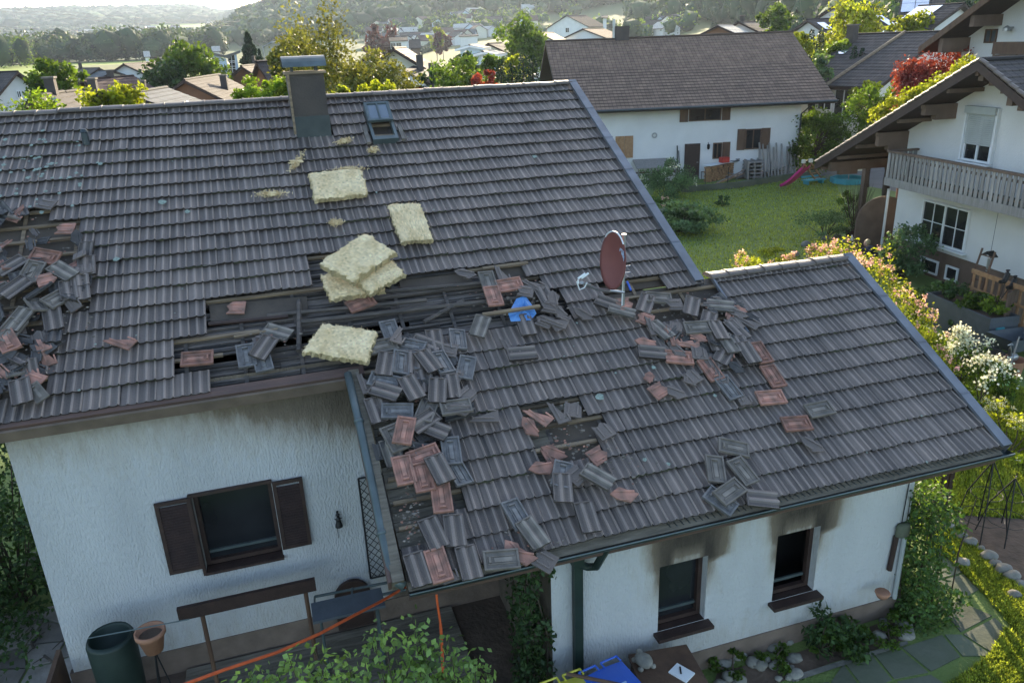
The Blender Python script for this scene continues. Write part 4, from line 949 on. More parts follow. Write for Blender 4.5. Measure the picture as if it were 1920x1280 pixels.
# butt, pot, pole
c=gY(205,1190,9.3); hb_=c[2]/.86; c[2]=0
mb=MB(); mb.lathe(c,[(.0,.0),(.24,.0),(.28,.45*hb_),(.29,.82*hb_),(.26,.86*hb_),(.24,.84*hb_),(.23,.6*hb_),(0,.6*hb_)],22); top(mb.build('water_butt','green_plastic',origin=c,smooth=True),'dark green water butt standing at the corner of the white wall','water butt')
c=gY(280,1180,9.0); c[2]-=.4; 
mb=MB(); mb.lathe(c,[(0,.08),(.11,.08),(.165,.32),(.185,.33),(.185,.39),(.16,.39),(.145,.30),(0,.30)],22); pot=mb.build('terracotta_pot','terra',origin=c,smooth=True); top(pot,'terracotta pot on a thin stand beside the dark green water butt','flower pot')
mb=MB(); mb.lathe(c,[(0,.31),(.146,.31)],16); mb.build('soil','soil',pot)
mb=MB()
for t in (0,2.1,4.2): mb.tube([c+[0,0,.08],c+[.2*cos(t),.2*sin(t),-c[2]+.0]],.01,5)
mb.build('stand','iron',pot)
mb=MB(); a=gY(165,1196,8.9);b=gY(355,1160,8.9); mb.tube([a,b],.008,6); top(mb.build('clothes_rail','zinc',origin=(a[0],8.9,0)),'thin pale metal rail crossing in front of the butt and terracotta pot','rail')
mb=MB(); c=gY(660,1105,MY-.08); P=[(c[0]+.27*cos(t),MY-.12,c[2]-.12+.3*sin(t)) for t in np.linspace(0,pi,12)]+[(c[0]-.27,MY-.12,.15),(c[0]+.27,MY-.12,.15)]; mb.prism(P,(0,.06,0)); top(mb.build('arched_panel','woodD',origin=(c[0],MY,0)),'low dark arched board leaning on the white wall left of the lattice','panel')
# ornament on wall
c=gY(634,972,MY-.05); mb=MB(); mb.lathe(c,[(0,.13),(.02,.12),(.015,.09),(.03,.07),(.02,.03),(.035,.0),(.03,-.04),(.05,-.1),(.055,-.13),(0,-.13)],12); mb.tube([c+[-.05,0,0],c+[.05,0,0]],.007,5); mb.tube([c+[-.03,0,-.1],c+[-.03,0,-.32]],.004,4); mb.tube([c,c+[0,.05,0]],.012,5)
top(mb.build('wall_bell','iron',origin=c),'small black bell with pull chain on the white wall','bell')
# white plank + pipe frame of garden seat
mb=MB(); a=gY(585,1150,9.1); b=gY(650,1132,9.1); 
sb=thing('garden_bench','pale garden bench on a tube frame, half hidden by the gutter end','bench',(a[0],9.1,0))
mb.ob((np.array([0,9.1,a[2]]),*W0[1:]),a[0],b[0]+.5,-.2,.2,-.02,.02); mb.build('seat','boxgrey',sb)
for x in (a[0]+.1,b[0]+.4): mb=MB(); mb.tube([(x,8.95,0),(x,8.95,a[2]-.02)],.018,6); mb.tube([(x,9.25,0),(x,9.25,a[2]-.02)],.018,6); mb.tube([(x,8.95,.1),(x,9.25,.1)],.014,6); mb.build('leg','zinc',sb)
mb=MB(); mb.tube([gY(590,1118,9.6),gY(760,1085,9.6)],.02,6); mb.tube([gY(590,1140,9.2),gY(760,1105,9.2)],.02,6); mb.tube([gY(660,1102,9.6),gY(660,1125,9.2)],.015,5); mb.tube([gY(590,1118,9.6),gY(590,1140,9.2)],.015,5); mb.build('backrest','zinc',sb)
# orange hoses
def hose(name,label,pts,r): 
    P=[];pts=[np.array(p) for p in pts]
    for i in range(len(pts)-1):
        for t in np.linspace(0,1,6,endpoint=False): P.append(pts[i]*(1-t)+pts[i+1]*t)
    P.append(pts[-1]); mb=MB(); mb.tube(P,r,8,flat=.8); top(mb.build(name,'orange',origin=pts[0],smooth=True),label,'hose')
hose('fire_hose','orange hose sweeping from the bottom edge up to the porch',[gY(330,1288,7.3),gY(420,1255,7.6),gY(520,1222,7.9),gY(600,1187,8.2),gY(660,1155,8.5),gY(712,1128,8.9),gY(760,1100,9.3)],.022)
hose('fire_hose','orange hose hanging straight down from the porch gutter',[gY(816,1090,7.3),gY(820,1130,7.3),gY(826,1170,7.3),gY(829,1215,7.25),gY(832,1290,7.1)],.017)
mb=MB(); mb.tube([(XL-.06,MY-.5,0),(XL-.06,MY-.5,2.6)],.05,8); 
# ivy on the porch corner
def patch(name,label,cat,box,n,leaf,m,seed,grp=None,fn=None):
    g=np.random.default_rng(seed); (x0,x1),(y0,y1),(z0,z1)=box; P=np.stack([g.uniform(x0,x1,n),g.uniform(y0,y1,n),g.uniform(z0,z1,n)],1)
    if fn is not None: P=P[fn(P)]
    o=thing(name,label,cat,((x0+x1)/2,(y0+y1)/2,0),grp); leafobj('foliage',P,leaf*(.7+.6*g.random(len(P))),m,o)
    mb=MB()
    for k in range(6):
        x=g.uniform(x0,x1); y=g.uniform(y0,y1); mb.tube([(x,y,0),(x+g.normal()*.1,y,(z0+z1)/2),(x+g.normal()*.15,y,z1*.9)],[.02,.014,.006],5,cap=False)
    mb.build('stem','bark',o); return o
patch('ivy','dark ivy climbing the porch corner between the soot black porch and white wall','ivy',((XL-.45,XL+.04),(WY-.12,WY+.5),(0,2.5)),2600,.08,'leaf_dark',21,fn=lambda P:(P[:,0]<XL-.08+.14*np.sin(P[:,2]*6)+.05*np.sin(P[:,2]*17))|(P[:,2]<.9)*(P[:,0]<XL+.1))
patch('corner_vine','leafy green vine covering the right corner of the white wall','vine',((XE-.08,XE+1.05),(WY-.6,WY+1.2),(0,2.3)),17000,.075,'ivy',22,fn=lambda P:(P[:,0]<XE+.55+.25*np.sin(P[:,2]*3+1)+.12*np.sin(P[:,2]*9+P[:,1]*5))&(P[:,2]<2.35-.8*(P[:,0]-XE)+.2*np.sin(P[:,1]*7)))
patch('corner_vine','sunlit vine hanging among the pergola posts behind the wall corner','vine',((XE+.3,XE+1.5),(WY+.6,WY+2.2),(.5,2.3)),4200,.08,'leaf_light',23)
for i,(qx,qy) in enumerate(((1729,985),(1743,978),(1757,972),(1768,968))):
    _p=gz(qx,qy); x,dy=_p[0],_p[1]-WY
    mb=MB(); mb.box((x,WY+dy,1.1),(.09,.09,2.2)); top(mb.build('pergola_post','woodD',origin=(x,WY+dy,0)),['dark pergola post nearest the white wall, half wrapped in vine','second dark pergola post from the white wall','thick dark pergola post at the outer end','thin pale edged post just behind the thick outer pergola post'][i],'post','pergola posts behind the wall corner')
# meter box, cable, drainpipe at right corner
c=gY(1693,992,WY-.05); mb=MB(); 
mx=thing('junction_box','grey junction box with cable near the right corner of the white wall','junction box',(c[0],WY,c[2]))
mb.lathe(c,[(0,.1),(.1,.09),(.12,.05),(.12,-.09),(.1,-.11),(0,-.11)],10,sy=.5); mb.build('housing','concrete',mx,smooth=True)
mb=MB(); mb.tube([c+[-.02,.02,.1],c+[.0,.03,.5],c+[.03,.04,1.1]],.007,5); mb.build('cable','iron',mx)
mb=MB(); mb.tube([(XE-.07,WY-.04,.35),(XE-.07,WY-.04,c[2]-.1)],.035,8); mb.build('conduit','blind',mx)
mb=MB(); mb.tube([(XE-.25,WY-.04,.9),(XE-.22,WY-.04,c[2]-.1)],.04,6); mb.build('cover_strip','woodD',mx)
# planter cup on the wall & plants at the foot
bush('wilting_plant','dark drooping plant against the white wall right of the windows','plant',(gY(1560,1160,7.2)[0],7.2,0),.4,.75,'leaf_dark',500,.1,10,4,asp=.35)
bush('wilting_plant','low dark green plant beside the drooping one at the wall foot','plant',(gY(1600,1170,7.1)[0],7.1,0),.45,.45,'ivy',600,.09,10,5)
# bins and table
c=gz(1150,1262,1.05)
def bin_(px,py,m,label,rz,sz=(.62,.72)):
    c=gz(px,py,1.05); t=thing('waste_bin',label,'bin',(c[0],c[1],0)); mb=MB(); 
    fr=(np.array([c[0],c[1],0]),np.array([cos(rz),sin(rz),0]),np.array([-sin(rz),cos(rz),0]),np.array([0,0,1.]))
    a,b=sz[0]/2,sz[1]/2
    P=[fr[0]+fr[1]*x+fr[2]*y+fr[3]*z for x,y,z in ((-a*.85,-b*.85,0),(a*.85,-b*.85,0),(a*.85,b*.85,0),(-a*.85,b*.85,0),(-a,-b,.98),(a,-b,.98),(a,b,.98),(-a,b,.98))]
    mb.add(P,[(0,3,2,1),(4,5,6,7),(0,1,5,4),(1,2,6,5),(2,3,7,6),(3,0,4,7)]); mb.build('body','black_plastic',t)
    mb=MB(); V=[]; nx=9
    for j in range(9):
        for i in range(nx):
            x=-1+2*i/8;y=-1+2*j/8; V.append(fr[0]+fr[1]*x*(a+.03)*(1-.08*max(0,-y))+fr[2]*y*(b+.03)+fr[3]*(1.02+.07*(1-x*x)*(1-.6*y*y)))
    F=[(j*nx+i,j*nx+i+1,(j+1)*nx+i+1,(j+1)*nx+i) for j in range(8) for i in range(8)]
    mb.add(V,F); mb.add([v-np.array([0,0,.045]) for v in V],[f[::-1] for f in F])
    rim=[i for i in range(nx)]+[j*nx+8 for j in range(1,9)]+[72+i for i in range(7,-1,-1)]+[j*nx for j in range(7,0,-1)]
    mb.add(V+[v-np.array([0,0,.045]) for v in V],[(rim[k],rim[(k+1)%len(rim)],81+rim[(k+1)%len(rim)],81+rim[k]) for k in range(len(rim))])
    ld=mb.build('lid',m,t,smooth=False)
    mb=MB(); q=fr[0]+fr[2]*(b+.1)+fr[3]*1.06; 
    for s in (-1,1): mb.tube([q+fr[1]*s*.04,q+fr[1]*s*.28],.014,6); mb.tube([q+fr[1]*s*.28,q+fr[1]*s*.28-fr[2]*.09],.014,6); mb.tube([q+fr[1]*s*.04,q+fr[1]*s*.04-fr[2]*.09],.014,6)
    mb.build('handle',m,ld)
    if m=='blue_plastic':
        mb=MB(); mb.ob((fr[0]+fr[3]*1.093,fr[1],fr[2],fr[3]),-.16,.12,-.02,.0,-.004,.002); mb.ob((fr[0]+fr[3]*1.090,fr[1],fr[2],fr[3]),-.05,.12,-.06,-.05,-.004,.002); mb.build('print','logo',ld)
    return t
bin_(1158,1288,'blue_plastic','blue lidded waste bin in front of the black downpipe',.18,(.56,.64))
bin_(1078,1312,'yellow_plastic','yellow lidded waste bin at the bottom edge left of the blue one',.1,(.5,.6))
mb=MB(); mb.tube([gz(1062,1262,1.16),gz(1165,1283,1.16)],.022,8); top(mb.build('wooden_pole','woodM',origin=gz(1110,1262,1.12)),'brown pole lying across the yellow and blue bin lids','pole')
tt=[gz(1178,1226,.8),gz(1287,1207,.8),gz(1335,1290,.8),gz(1210,1310,.8)]
tb=thing('garden_table','dark brown low shed box top against the white wall, right of the blue bin','box',(tt[0][0]+.6,tt[0][1]-.4,0))
mb=MB(); mb.prism(tt,(0,0,-.05)); mb.build('box_lid','woodM',tb)
mb=MB(); cc=sum(tt)/4; mb.prism([cc+(p-cc)*.93-[0,0,.052] for p in tt],(0,0,-.73)); mb.build('body','woodD',tb)
c=gz(1207,1245,.8); mb=MB(); mb.blob(c+[0,0,.07],(.11,.13,.08),seed=3,amp=.08,nu=14,nv=9); mb.blob(c+[.01,.15,.07],(.045,.05,.04),seed=1,amp=.05)
for a in (.7,2.4,3.9,5.5): mb.blob(c+[.12*cos(a),.13*sin(a),.03],(.04,.04,.03),seed=2,amp=.05,nu=8,nv=5)
top(mb.build('turtle_figure','stone',origin=c,smooth=True),'stone turtle figure on the brown box top','figure')
c=gz(1278,1262,.8); mb=MB(); mb.box(c+[0,0,.012],(.2,.26,.02),rz=.5); mb.box(c+[.0,.03,.028],(.02,.12,.008),1,rz=-.4); top(mb.build('tin_tray',['white','iron'],origin=c),'small white tray with a dark tool lying on the brown box top','tray')
# foreground shrub
P,K,idx=crownpts((1.0,5.75,1.15),(2.1,.8,1.25),3800,60,.24,31,-.9)
def frontshrub():
    base=gz(690,1290,0); base=np.array([1.1,6.0,0]); t=thing('front_shrub','bright green leafy shrub with upright shoots in front of the dark porch','shrub',base)
    g=np.random.default_rng(9); A=[];mb=MB()
    for (px,py,Y,n) in [(540,1225,6.6,90),(590,1215,6.6,80),(650,1235,6.6,120),(700,1200,6.6,110),(718,1175,6.6,80),(760,1240,6.6,140),(775,1158,6.6,70),(785,1195,6.6,110),(800,1230,6.6,130),(840,1195,6.6,80),(850,1240,6.6,120),(890,1230,6.6,90),(910,1262,6.6,90),(470,1262,6.6,120),(520,1260,6.6,140),(590,1265,6.6,160),(660,1270,6.6,160),(730,1270,6.6,160),(820,1270,6.6,160),(440,1280,6.5,90),(620,1240,6.5,90),(880,1275,6.4,120)]:
        q=gY(px,py,Y+g.normal()*.15); b=base+[(q[0]-base[0])*.7,g.normal()*.1,0]; A.append((q,n,b)); mb.tube([b,(b+q)/2+g.normal(size=3)*.03,q],[.014,.01,.004],5,cap=False)
    Q=[]
    for q,n,b in A:
        m=int(n*1.7); s=g.random(m)**1.5*.75; ax=(b-q)*s[:,None]; Q.append(q+ax+g.normal(size=(m,3))*(.06+.13*s[:,None])*[1.3,1,.8])
    Q=np.vstack(Q); leafobj('foliage',Q,.075*(.6+.8*g.random(len(Q))),'leaf_fresh',t,asp=.65); mb.build('stem','bark',t)
frontshrub()
bush('reddish_shrub','low reddish brown shrub among the green leaves at the bottom edge','shrub',(.35,6.5,0),.5,.9,'leaf_maroon',700,.07,12,8)
# left: garden shrubs at the left edge
bush('garden_shrub','dark green shrub with red flowers at the left edge beside the white wall','shrub',(-5.6,11.2,0),1.6,2.2,'leaf_dark',5200,.09,40,41,flower=10,fm='petal_pink',fs=.1)
bush('garden_shrub','tall dark green shrub tight against the left corner of the white wall','shrub',(-4.75,12.6,0),1.2,3.3,'leaf_dark',7000,.09,44,43)
bush('garden_shrub','dark low shrub with small white flowers left of the stone patio','shrub',(-6.2,9.6,0),1.1,1.1,'leaf_dark',2600,.09,26,42,flower=9,fs=.06)
c=gz(165,1060,.0); 
mb=MB(); p=gz(65,1045,.15); mb.blob((p[0],p[1],.12),(.22,.14,.13),seed=4); top(mb.build('pale_rock','stone',origin=(p[0],p[1],0),smooth=True),'pale rock at the far end of the stone patio','rock')
mb=MB(); g=np.random.default_rng(8)
for k in range(24):
    p=gz(g.normal(60,22),g.normal(1190,30),.05); a=g.uniform(0,pi); L=.05+.16*g.random()**2; d=np.array([cos(a)*L,sin(a)*L,.01]); mb.tube([p-d,p+d],.007+.012*(g.random()<.15),5)
top(mb.build('charred_debris','char'),'charred splinters strewn over the stone patio','debris',kind='stuff')
mb=MB(); mb.box((-3.62,9.6,.35),(.06,1.2,.7),rz=0); top(mb.build('edge_board','woodM',origin=(-3.62,9.6,0)),'rusty brown board standing along the corner of the white wall','board')
# bed at right, path, stones
gpoly('garden_bed',[(1770,965),(1930,975),(2050,1010),(2050,1180),(1925,1120),(1860,1075),(1820,1020)],'soil',.02)
PP_=[gz(*p)[:2].tolist() for p in [(1748,1052),(1772,1046),(1830,1105),(1885,1180),(1850,1235),(1770,1290),(1640,1330),(1500,1330),(1440,1290),(1560,1245),(1700,1205),(1768,1165),(1762,1105)]]
flags('garden_path',min(p[0] for p in PP_)-.3,max(p[0] for p in PP_)+.3,min(p[1] for p in PP_)-.3,max(p[1] for p in PP_)+.3,.52,'concrete',.016,keep=lambda x,y:inpoly(x,y,PP_),gap=.035,seed=5)
gpoly('wall_bed',[(1335,1290),(1345,1262),(1500,1222),(1660,1165),(1735,1150),(1700,1200),(1560,1243),(1440,1288)],'soil',.016)
for _i,(_x,_y) in enumerate([(1370,1258),(1450,1240),(1540,1215),(1600,1192),(1690,1180),(1650,1200)]): bush('ground_plant','low weedy plant among the cobbles, %s from the left'%['first','second','third','fourth','sixth','fifth'][_i],'plant',gz(_x,_y),.3,.25,'leaf',420,.06,8,300+_i,group='weedy plants among the cobbles')
gpoly('path_edge',[(1480,1273),(1600,1235),(1700,1205),(1702,1212),(1604,1244),(1486,1283)],'stone',.05)
def rock(px,py,r,label,grp,i,m='stone'):
    p=gz(px,py); mb=MB(); mb.blob((p[0],p[1],r*.45),(r,r*.8,r*.6),seed=i*7+1,amp=.12,nu=14,nv=9); top(mb.build('edging_stone',m,origin=(p[0],p[1],0),smooth=True),label,'stone',grp)
RL=[(1777,990,.12),(1802,1010,.12),(1818,1021,.13),(1838,1032,.09),(1853,1048,.15),(1866,1062,.12),(1881,1073,.15),(1897,1085,.14),(1912,1098,.1)]
nm=['first','second','third','fourth','fifth','sixth','seventh','eighth','ninth']
for i,(x,y,r) in enumerate(RL): rock(x,y,r,'rounded pale stone edging the soil bed, %s from the far end'%nm[i],'stones edging the soil bed',i)
rock(1804,1060,.13,'lone pale stone standing on the grass beside the path','stray stones by the path',20); rock(1900,1120,.12,'mossy stone on the grass near the right edge','stray stones by the path',21)
g=np.random.default_rng(12); 
for i in range(26):
    x,y=g.uniform(1340,1500),g.uniform(1205,1275)
    if y<1300-.4*(x-1300)*.6: pass
    rock(x,y+ (1480-x)*.12,.05+.07*g.random(),'grey cobble along the foot of the white wall','cobbles at the foot of the wall',40+i)
for i in range(12):
    x,y=g.uniform(1640,1720),g.uniform(1165,1200); rock(x,y,.06+.07*g.random(),'mossy cobble heaped at the wall end below the vine','cobbles below the vine',80+i)
c=gz(1650,1145,.0); bx=MB(); c=gY(1655,1110,7.25); bx.lathe(c,[(0,-.09),(.07,-.08),(.11,.0),(.09,.02),(0,.0)],10); top(bx.build('wall_planter','terra',origin=c,smooth=True),'small terracotta bowl fixed low on the wall near the vine','planter')
# iron obelisk
def obelisk(px,py,h,label):
    p=gz(px,py); mb=MB(); ap=np.array([p[0],p[1],h])
    for k in range(4):
        a=pi/4+k*pi/2; f=p+np.array([.42*cos(a),.42*sin(a),0]); mb.tube([f,f*.45+ap*.55+[.1*cos(a),.1*sin(a),0],ap],.011,6)
    for z in (.35,.8): 
        R=.42*(1-z/h*.75); mb.tube([(p[0]+R*cos(t),p[1]+R*sin(t),z) for t in np.linspace(0,2*pi,13)],.006,5)
    mb.tube([ap+[.05*t*cos(5*t)*.5,0,.05+.05*t*sin(5*t)*.5] for t in np.linspace(0,1.6,14)],.009,5); 
    top(mb.build('plant_obelisk','iron',origin=p),label,'trellis','iron obelisks in the soil bed')
obelisk(1835,1000,1.45,'tall black iron plant obelisk with a scroll top, left one in the soil bed'); obelisk(1880,1005,1.15,'shorter black iron plant obelisk leaning right of the taller one')
# lawn grass blades (near right)
def blades(name,poly,n,h,m,label,zb=.012):
    P=[gz(*p)[:2] for p in poly]; P=np.array(P); lo,hi=P.min(0),P.max(0); Q=[]
    g=np.random.default_rng(77)
    while len(Q)<n:
        q=lo+(hi-lo)*g.random(2)
        if inpoly(q[0],q[1],P.tolist()): Q.append(q)
    Q=np.array(Q); a=g.random(n)*6.28; hh=h*(.5+g.random(n)); wv=.012+.01*g.random(n); ln=g.normal(size=(n,2))*h*.45
    B=np.stack([Q[:,0],Q[:,1],np.full(n,zb)],1); d=np.stack([np.cos(a)*wv,np.sin(a)*wv,np.zeros(n)],1)
    T=B+np.stack([ln[:,0],ln[:,1],hh],1)
    V=np.stack([B-d,B+d,T+d*.2,T-d*.2],1).reshape(-1,3); o=mk(name,V,np.arange(4*n).reshape(n,4),m,var=g.normal(size=n)*.6); tag(o,label,'grass',kind='stuff')
blades('lawn_grass',[(1700,600),(1780,640),(1960,760),(2060,980),(1930,975),(1765,965),(1760,890),(1900,830)],42000,.07,'grass','short lawn grass right of the house')
blades('lawn_grass',[(1765,965),(1930,1120),(2040,1300),(1930,1215),(1850,1120),(1775,1045),(1745,1050),(1740,1000)],22000,.06,'grass','short grass between the soil bed and the path')
blades('lawn_grass',[(1885,1182),(1930,1215),(2040,1330),(1770,1330),(1770,1292),(1850,1237)],14000,.06,'grass','short grass in the lower right corner beyond the path')
blades('lawn_grass',[(1230,350),(1560,330),(1600,420),(1480,500),(1300,540),(1200,420)],30000,.06,'grass','mown lawn grass between the houses')
# ================================================================== generic gable house
def gableroof(parent,O,d,n,s0,s1,yf,yr,yb,zf,zr_,zb_,rm,th=.16,name='roof',step=.34,vm='woodD'):
    """two tiled slopes; y measured along n (towards viewer)"""
    V=[];F=[];UV=[];vr=[]
    for (ya,za,yb2,zb2) in ((yf,zf,yr,zr_),(yb,zb_,yr,zr_)):
        L=math.hypot(yb2-ya,zb2-za); k=max(2,int(L/step)); sgn=1 if ya>yb2 else -1
        for i in range(k):
            t0,t1=i/k,(i+1)/k; 
            A=lambda s,t,h:O+d*s+n*(ya+(yb2-ya)*t)+np.array([0,0,za+(zb2-za)*t+h])
            b=len(V); V+=[A(s0,t0,.03),A(s1,t0,.03),A(s1,t1,.0),A(s0,t1,.0),A(s0,t0,0),A(s1,t0,0)]
            f=[(b,b+1,b+2,b+3),(b+4,b+5,b+1,b)]; F+=f if sgn>0 else [q[::-1] for q in f]
            u=[(s0,t0*L),(s1,t0*L),(s1,t1*L),(s0,t1*L)]; u2=[(s0,t0*L),(s1,t0*L),(s1,t0*L),(s0,t0*L)]
            UV+= (u if sgn>0 else u[::-1])+(u2 if sgn>0 else u2[::-1]); vr+=[rng.normal()*.15]*2
    o=mk(name,V,F,rm,parent,var=vr,uv=UV)
    mb=MB(); e=.02
    for (ya,za) in ((yf,zf),(yb,zb_)):
        P=[O+d*s0+n*ya+[0,0,za-e],O+d*s0+n*yr+[0,0,zr_-e],O+d*s0+n*yr+[0,0,zr_-th-e],O+d*s0+n*ya+[0,0,za-th-e]]; mb.prism(P,d*(s1-s0))
    mb.build('soffit',vm,o)
    mb=MB(); mb.tube([O+d*s0+n*yr+[0,0,zr_+.0],O+d*s1+n*yr+[0,0,zr_+.0]],.12,8,flat=.7); mb.build('ridge_cap',rm,o); return o
def gablewalls(parent,O,d,n,s0,s1,yf,yb,yr,zb,slopezf,wm,oz=.2,name='wall'):
    """slopezf(y)->underside height of roof at y"""
    V=[];F=[]
    def q(P): b=len(V); V.extend(P); F.append(tuple(range(b,b+len(P))))
    P=lambda s,y,z:O+d*s+n*y+np.array([0,0,z])
    q([P(s0,yf,zb),P(s1,yf,zb),P(s1,yf,slopezf(yf)),P(s0,yf,slopezf(yf))]); q([P(s1,yb,zb),P(s0,yb,zb),P(s0,yb,slopezf(yb)),P(s1,yb,slopezf(yb))])
    for s in (s0,s1): q([P(s,yf,zb),P(s,yb,zb),P(s,yb,slopezf(yb)),P(s,yr,slopezf(yr)),P(s,yf,slopezf(yf))])
    return mk(name,V,F,wm,parent)
def win(parent,O,d,n,s,z,w,h,fm='woodM',pm='glassD',sh=None,bars=True,name='window',dp=.06):
    mb=MB(); fr=(O,d,n,np.array([0,0,1.])); f=.06
    for a in ((s,s+f,z,z+h),(s+w-f,s+w,z,z+h),(s+f,s+w-f,z,z+f),(s+f,s+w-f,z+h-f,z+h)): mb.ob(fr,a[0],a[1],.005,dp,a[2],a[3])
    if bars: mb.ob(fr,s+w/2-.03,s+w/2+.03,.005,dp*.9,z+f,z+h-f)
    o=mb.build(name,fm,parent)
    mb=MB(); mb.ob(fr,s+f,s+w-f,.003,.02,z+f,z+h-f); mb.build('pane',pm,o)
    if sh:
        for a in sh: mb=MB(); mb.ob(fr,a[0],a[1],.01,.06,z-.02,z+h+.02); mb.ob(fr,a[0]+.06,a[1]-.06,.06,.07,z+.06,z+h*.46); mb.ob(fr,a[0]+.06,a[1]-.06,.06,.07,z+h*.52,z+h-.06); mb.build('shutter','woodM',o)
    return o
UPV=np.array([0,0,1.])
def plane_hit(px,py,P0,n): r=ray(px,py); k=((P0-CAM)@n)/(r@n); return CAM+r*k
# ------------------------------------------------------------------ white farmhouse opposite
O=np.array([25.,42.91,0]); d=_n([.969,-.247,0]); n=np.array([-.247,-.969,0]); n=_n(n-d*(n@d))
fh=thing('white_farmhouse','long white house with brown tiled roof and brown shutters across the lawn','house',O+d*0)
def wp(px,py,off=0): p=plane_hit(px,py,O+n*off,n)-O; return p@d,p[2]
sR,zeR=wp(1570,187,1.0); sL,zeL=wp(1050,211,1.0); ze=(zeR+zeL)/2
def hit_s(px,py,s): p=plane_hit(px,py,O+d*s,d)-O; return p@n,p[2]
yRr,zRr=hit_s(1485,60,sR); yRl,zRl=hit_s(1012,73,sL); yr=(yRr+yRl)/2 if abs(yRr-yRl)<3 else yRr; zr2=(zRr+zRl)/2 if abs(yRr-yRl)<3 else zRr
print('farm',sL,sR,ze,'ridge',yRr,zRr,yRl,zRl)
ybk=2*yr-1.0
gableroof(fh,O,d,n,sL,sR,1.0,yr,ybk,ze,zr2,ze,'rt_farm')
slz=lambda y:(ze+(zr2-ze)*((1.0-y)/(1.0-yr)) if y>yr else ze+(zr2-ze)*((y-ybk)/(yr-ybk)))-.2
gablewalls(fh,O,d,n,sL+1.0,wp(1503,200)[0],0,ybk+1,yr,0,slz,'plasterN')
mb=MB()
P=[O+d*(sL+.95)+n*yr+[0,0,zr2-.25],O+d*(sL+.95)+n*(.2)+[0,0,slz(.2)],O+d*(sL+.95)+n*(ybk+.8)+[0,0,slz(ybk+.8)]]; mb.prism(P,d*-.03); mb.build('gable_cladding','oldboard',fh)
FR=(O,d,n,UPV)
a=wp(1275,200);b=wp(1370,198);c=wp(1275,232); win(fh,O,d,n,a[0]+.55,c[1]+.1,b[0]-a[0]-1.1,a[1]-c[1]-.15,sh=[(a[0],a[0]+.5),(b[0]-.5,b[0])])
a=wp(1383,243);b=wp(1428,239);c=wp(1383,281); win(fh,O,d,n,a[0]+.5,c[1],b[0]-a[0]-.5,a[1]-c[1],sh=[(a[0],a[0]+.48),(b[0]+.02,b[0]+.55)])
a=wp(1337,268);b=wp(1354,266);c=wp(1337,298); win(fh,O,d,n,a[0],c[1],b[0]-a[0],a[1]-c[1],sh=[(b[0]+.03,b[0]+.5)])
a=wp(1154,256);b=wp(1187,254);c=wp(1155,297); mb=MB(); mb.ob(FR,a[0],(a[0]+b[0])/2-.01,.01,.06,c[1],a[1]); mb.ob(FR,(a[0]+b[0])/2+.01,b[0],.01,.06,c[1],a[1]); mb.build('shutter','woodL',fh)
a=wp(1284,270);b=wp(1313,268); dr_=MB(); dr_.ob(FR,a[0],b[0],.01,.06,.02,a[1]); dr_.ob(FR,a[0]+.12,b[0]-.12,.06,.08,.2,.95); dr_.ob(FR,a[0]+.12,b[0]-.12,.06,.08,1.05,a[1]-.15); do=dr_.build('door','woodD',fh); mb=MB(); mb.tube([O+d*(b[0]-.1)+n*.1+UPV*1.05,O+d*(b[0]-.2)+n*.1+UPV*1.05],.02,5); mb.build('handle','steel',do)
c=wp(1227,254); mb=MB(); mb.lathe((0,0,0),[(.17,0),(.17,.03),(.09,.03),(.09,0)],16,fr=(O+d*c[0]+n*.01+UPV*c[1],d,UPV,n)); mb.build('wall_ornament','steel',fh)
c=wp(1327,275); mb=MB(); mb.lathe((0,0,0),[(.02,.2),(.09,.12),(.08,-.1),(.02,-.16)],8,fr=(O+d*c[0]+n*.16+UPV*c[1],d,n,UPV)); mb.tube([O+d*c[0]+UPV*(c[1]+.2),O+d*c[0]+n*.16+UPV*(c[1]+.26)],.02,5); mb.build('wall_lamp','iron',fh)
s_=wp(1497,230)[0]; mb=MB(); mb.tube([O+d*(s_+.5)+n*.85+UPV*(ze-.1),O+d*(s_+.1)+n*.1+UPV*(ze-.8),O+d*(s_+.0)+n*.1+UPV*.1],.05,6); mb.build('downpipe','tin',fh)
mb=MB(); mb.tube([O+d*sL+n*1.05+UPV*(ze-.05),O+d*sR+n*1.05+UPV*(ze-.05)],.07,8); mb.build('gutter','tin',fh)
for (px,py,w_) in ((1207,62,.8),): 
    s=wp(px,py)[0]; p=hit_s(px,70,s); mb=MB(); mb.box(O+d*s*1.0+n*(yr)+UPV*(zr2+.1),(.9,.6,1.3),rz=math.atan2(d[1],d[0])); mb.build('chimney','chim',fh)
mb=MB(); s=plane_hit(1151,60,O+n*yr,n)-O; mb.tube([O+d*(s@d)+n*yr+UPV*(zr2-.2),O+d*(s@d)+n*yr+UPV*(zr2+1.2)],.1,8); mb.build('flue','steel',fh)
mb=MB()
for i in range(22):
    s=sL+1.2+(sR-sL-2.4)*i/21; mb.ob(FR,s,s+.1,.02,.98,ze-.12,ze-.02)
mb.build('rafter_end','woodM',fh)
# ------------------------------------------------------------------ right house (balcony)
RO=np.array([22.10,23.2,0]); rd=_n([-.0953,-.9955,0]); rn=np.array([-.9955,.0953,0]); 
rh=thing('balcony_house','white house with grey slatted balcony and wide dark wooden eaves at the right edge','house',RO)
def rp(px,py,off=0): p=plane_hit(px,py,RO+rn*off,rn)-RO; return p@rd,p[2]
OV=1.3
sa,za=rp(1838,113,OV); sl_,zl=rp(1530,305,OV); sr_,zr3=rp(1920,215,OV)
pitch=(za-zl)/(sa-sl_); print('right house apex',sa,za,'low',sl_,zl,'pitch',math.degrees(math.atan(pitch)))
send=2*sa-sl_
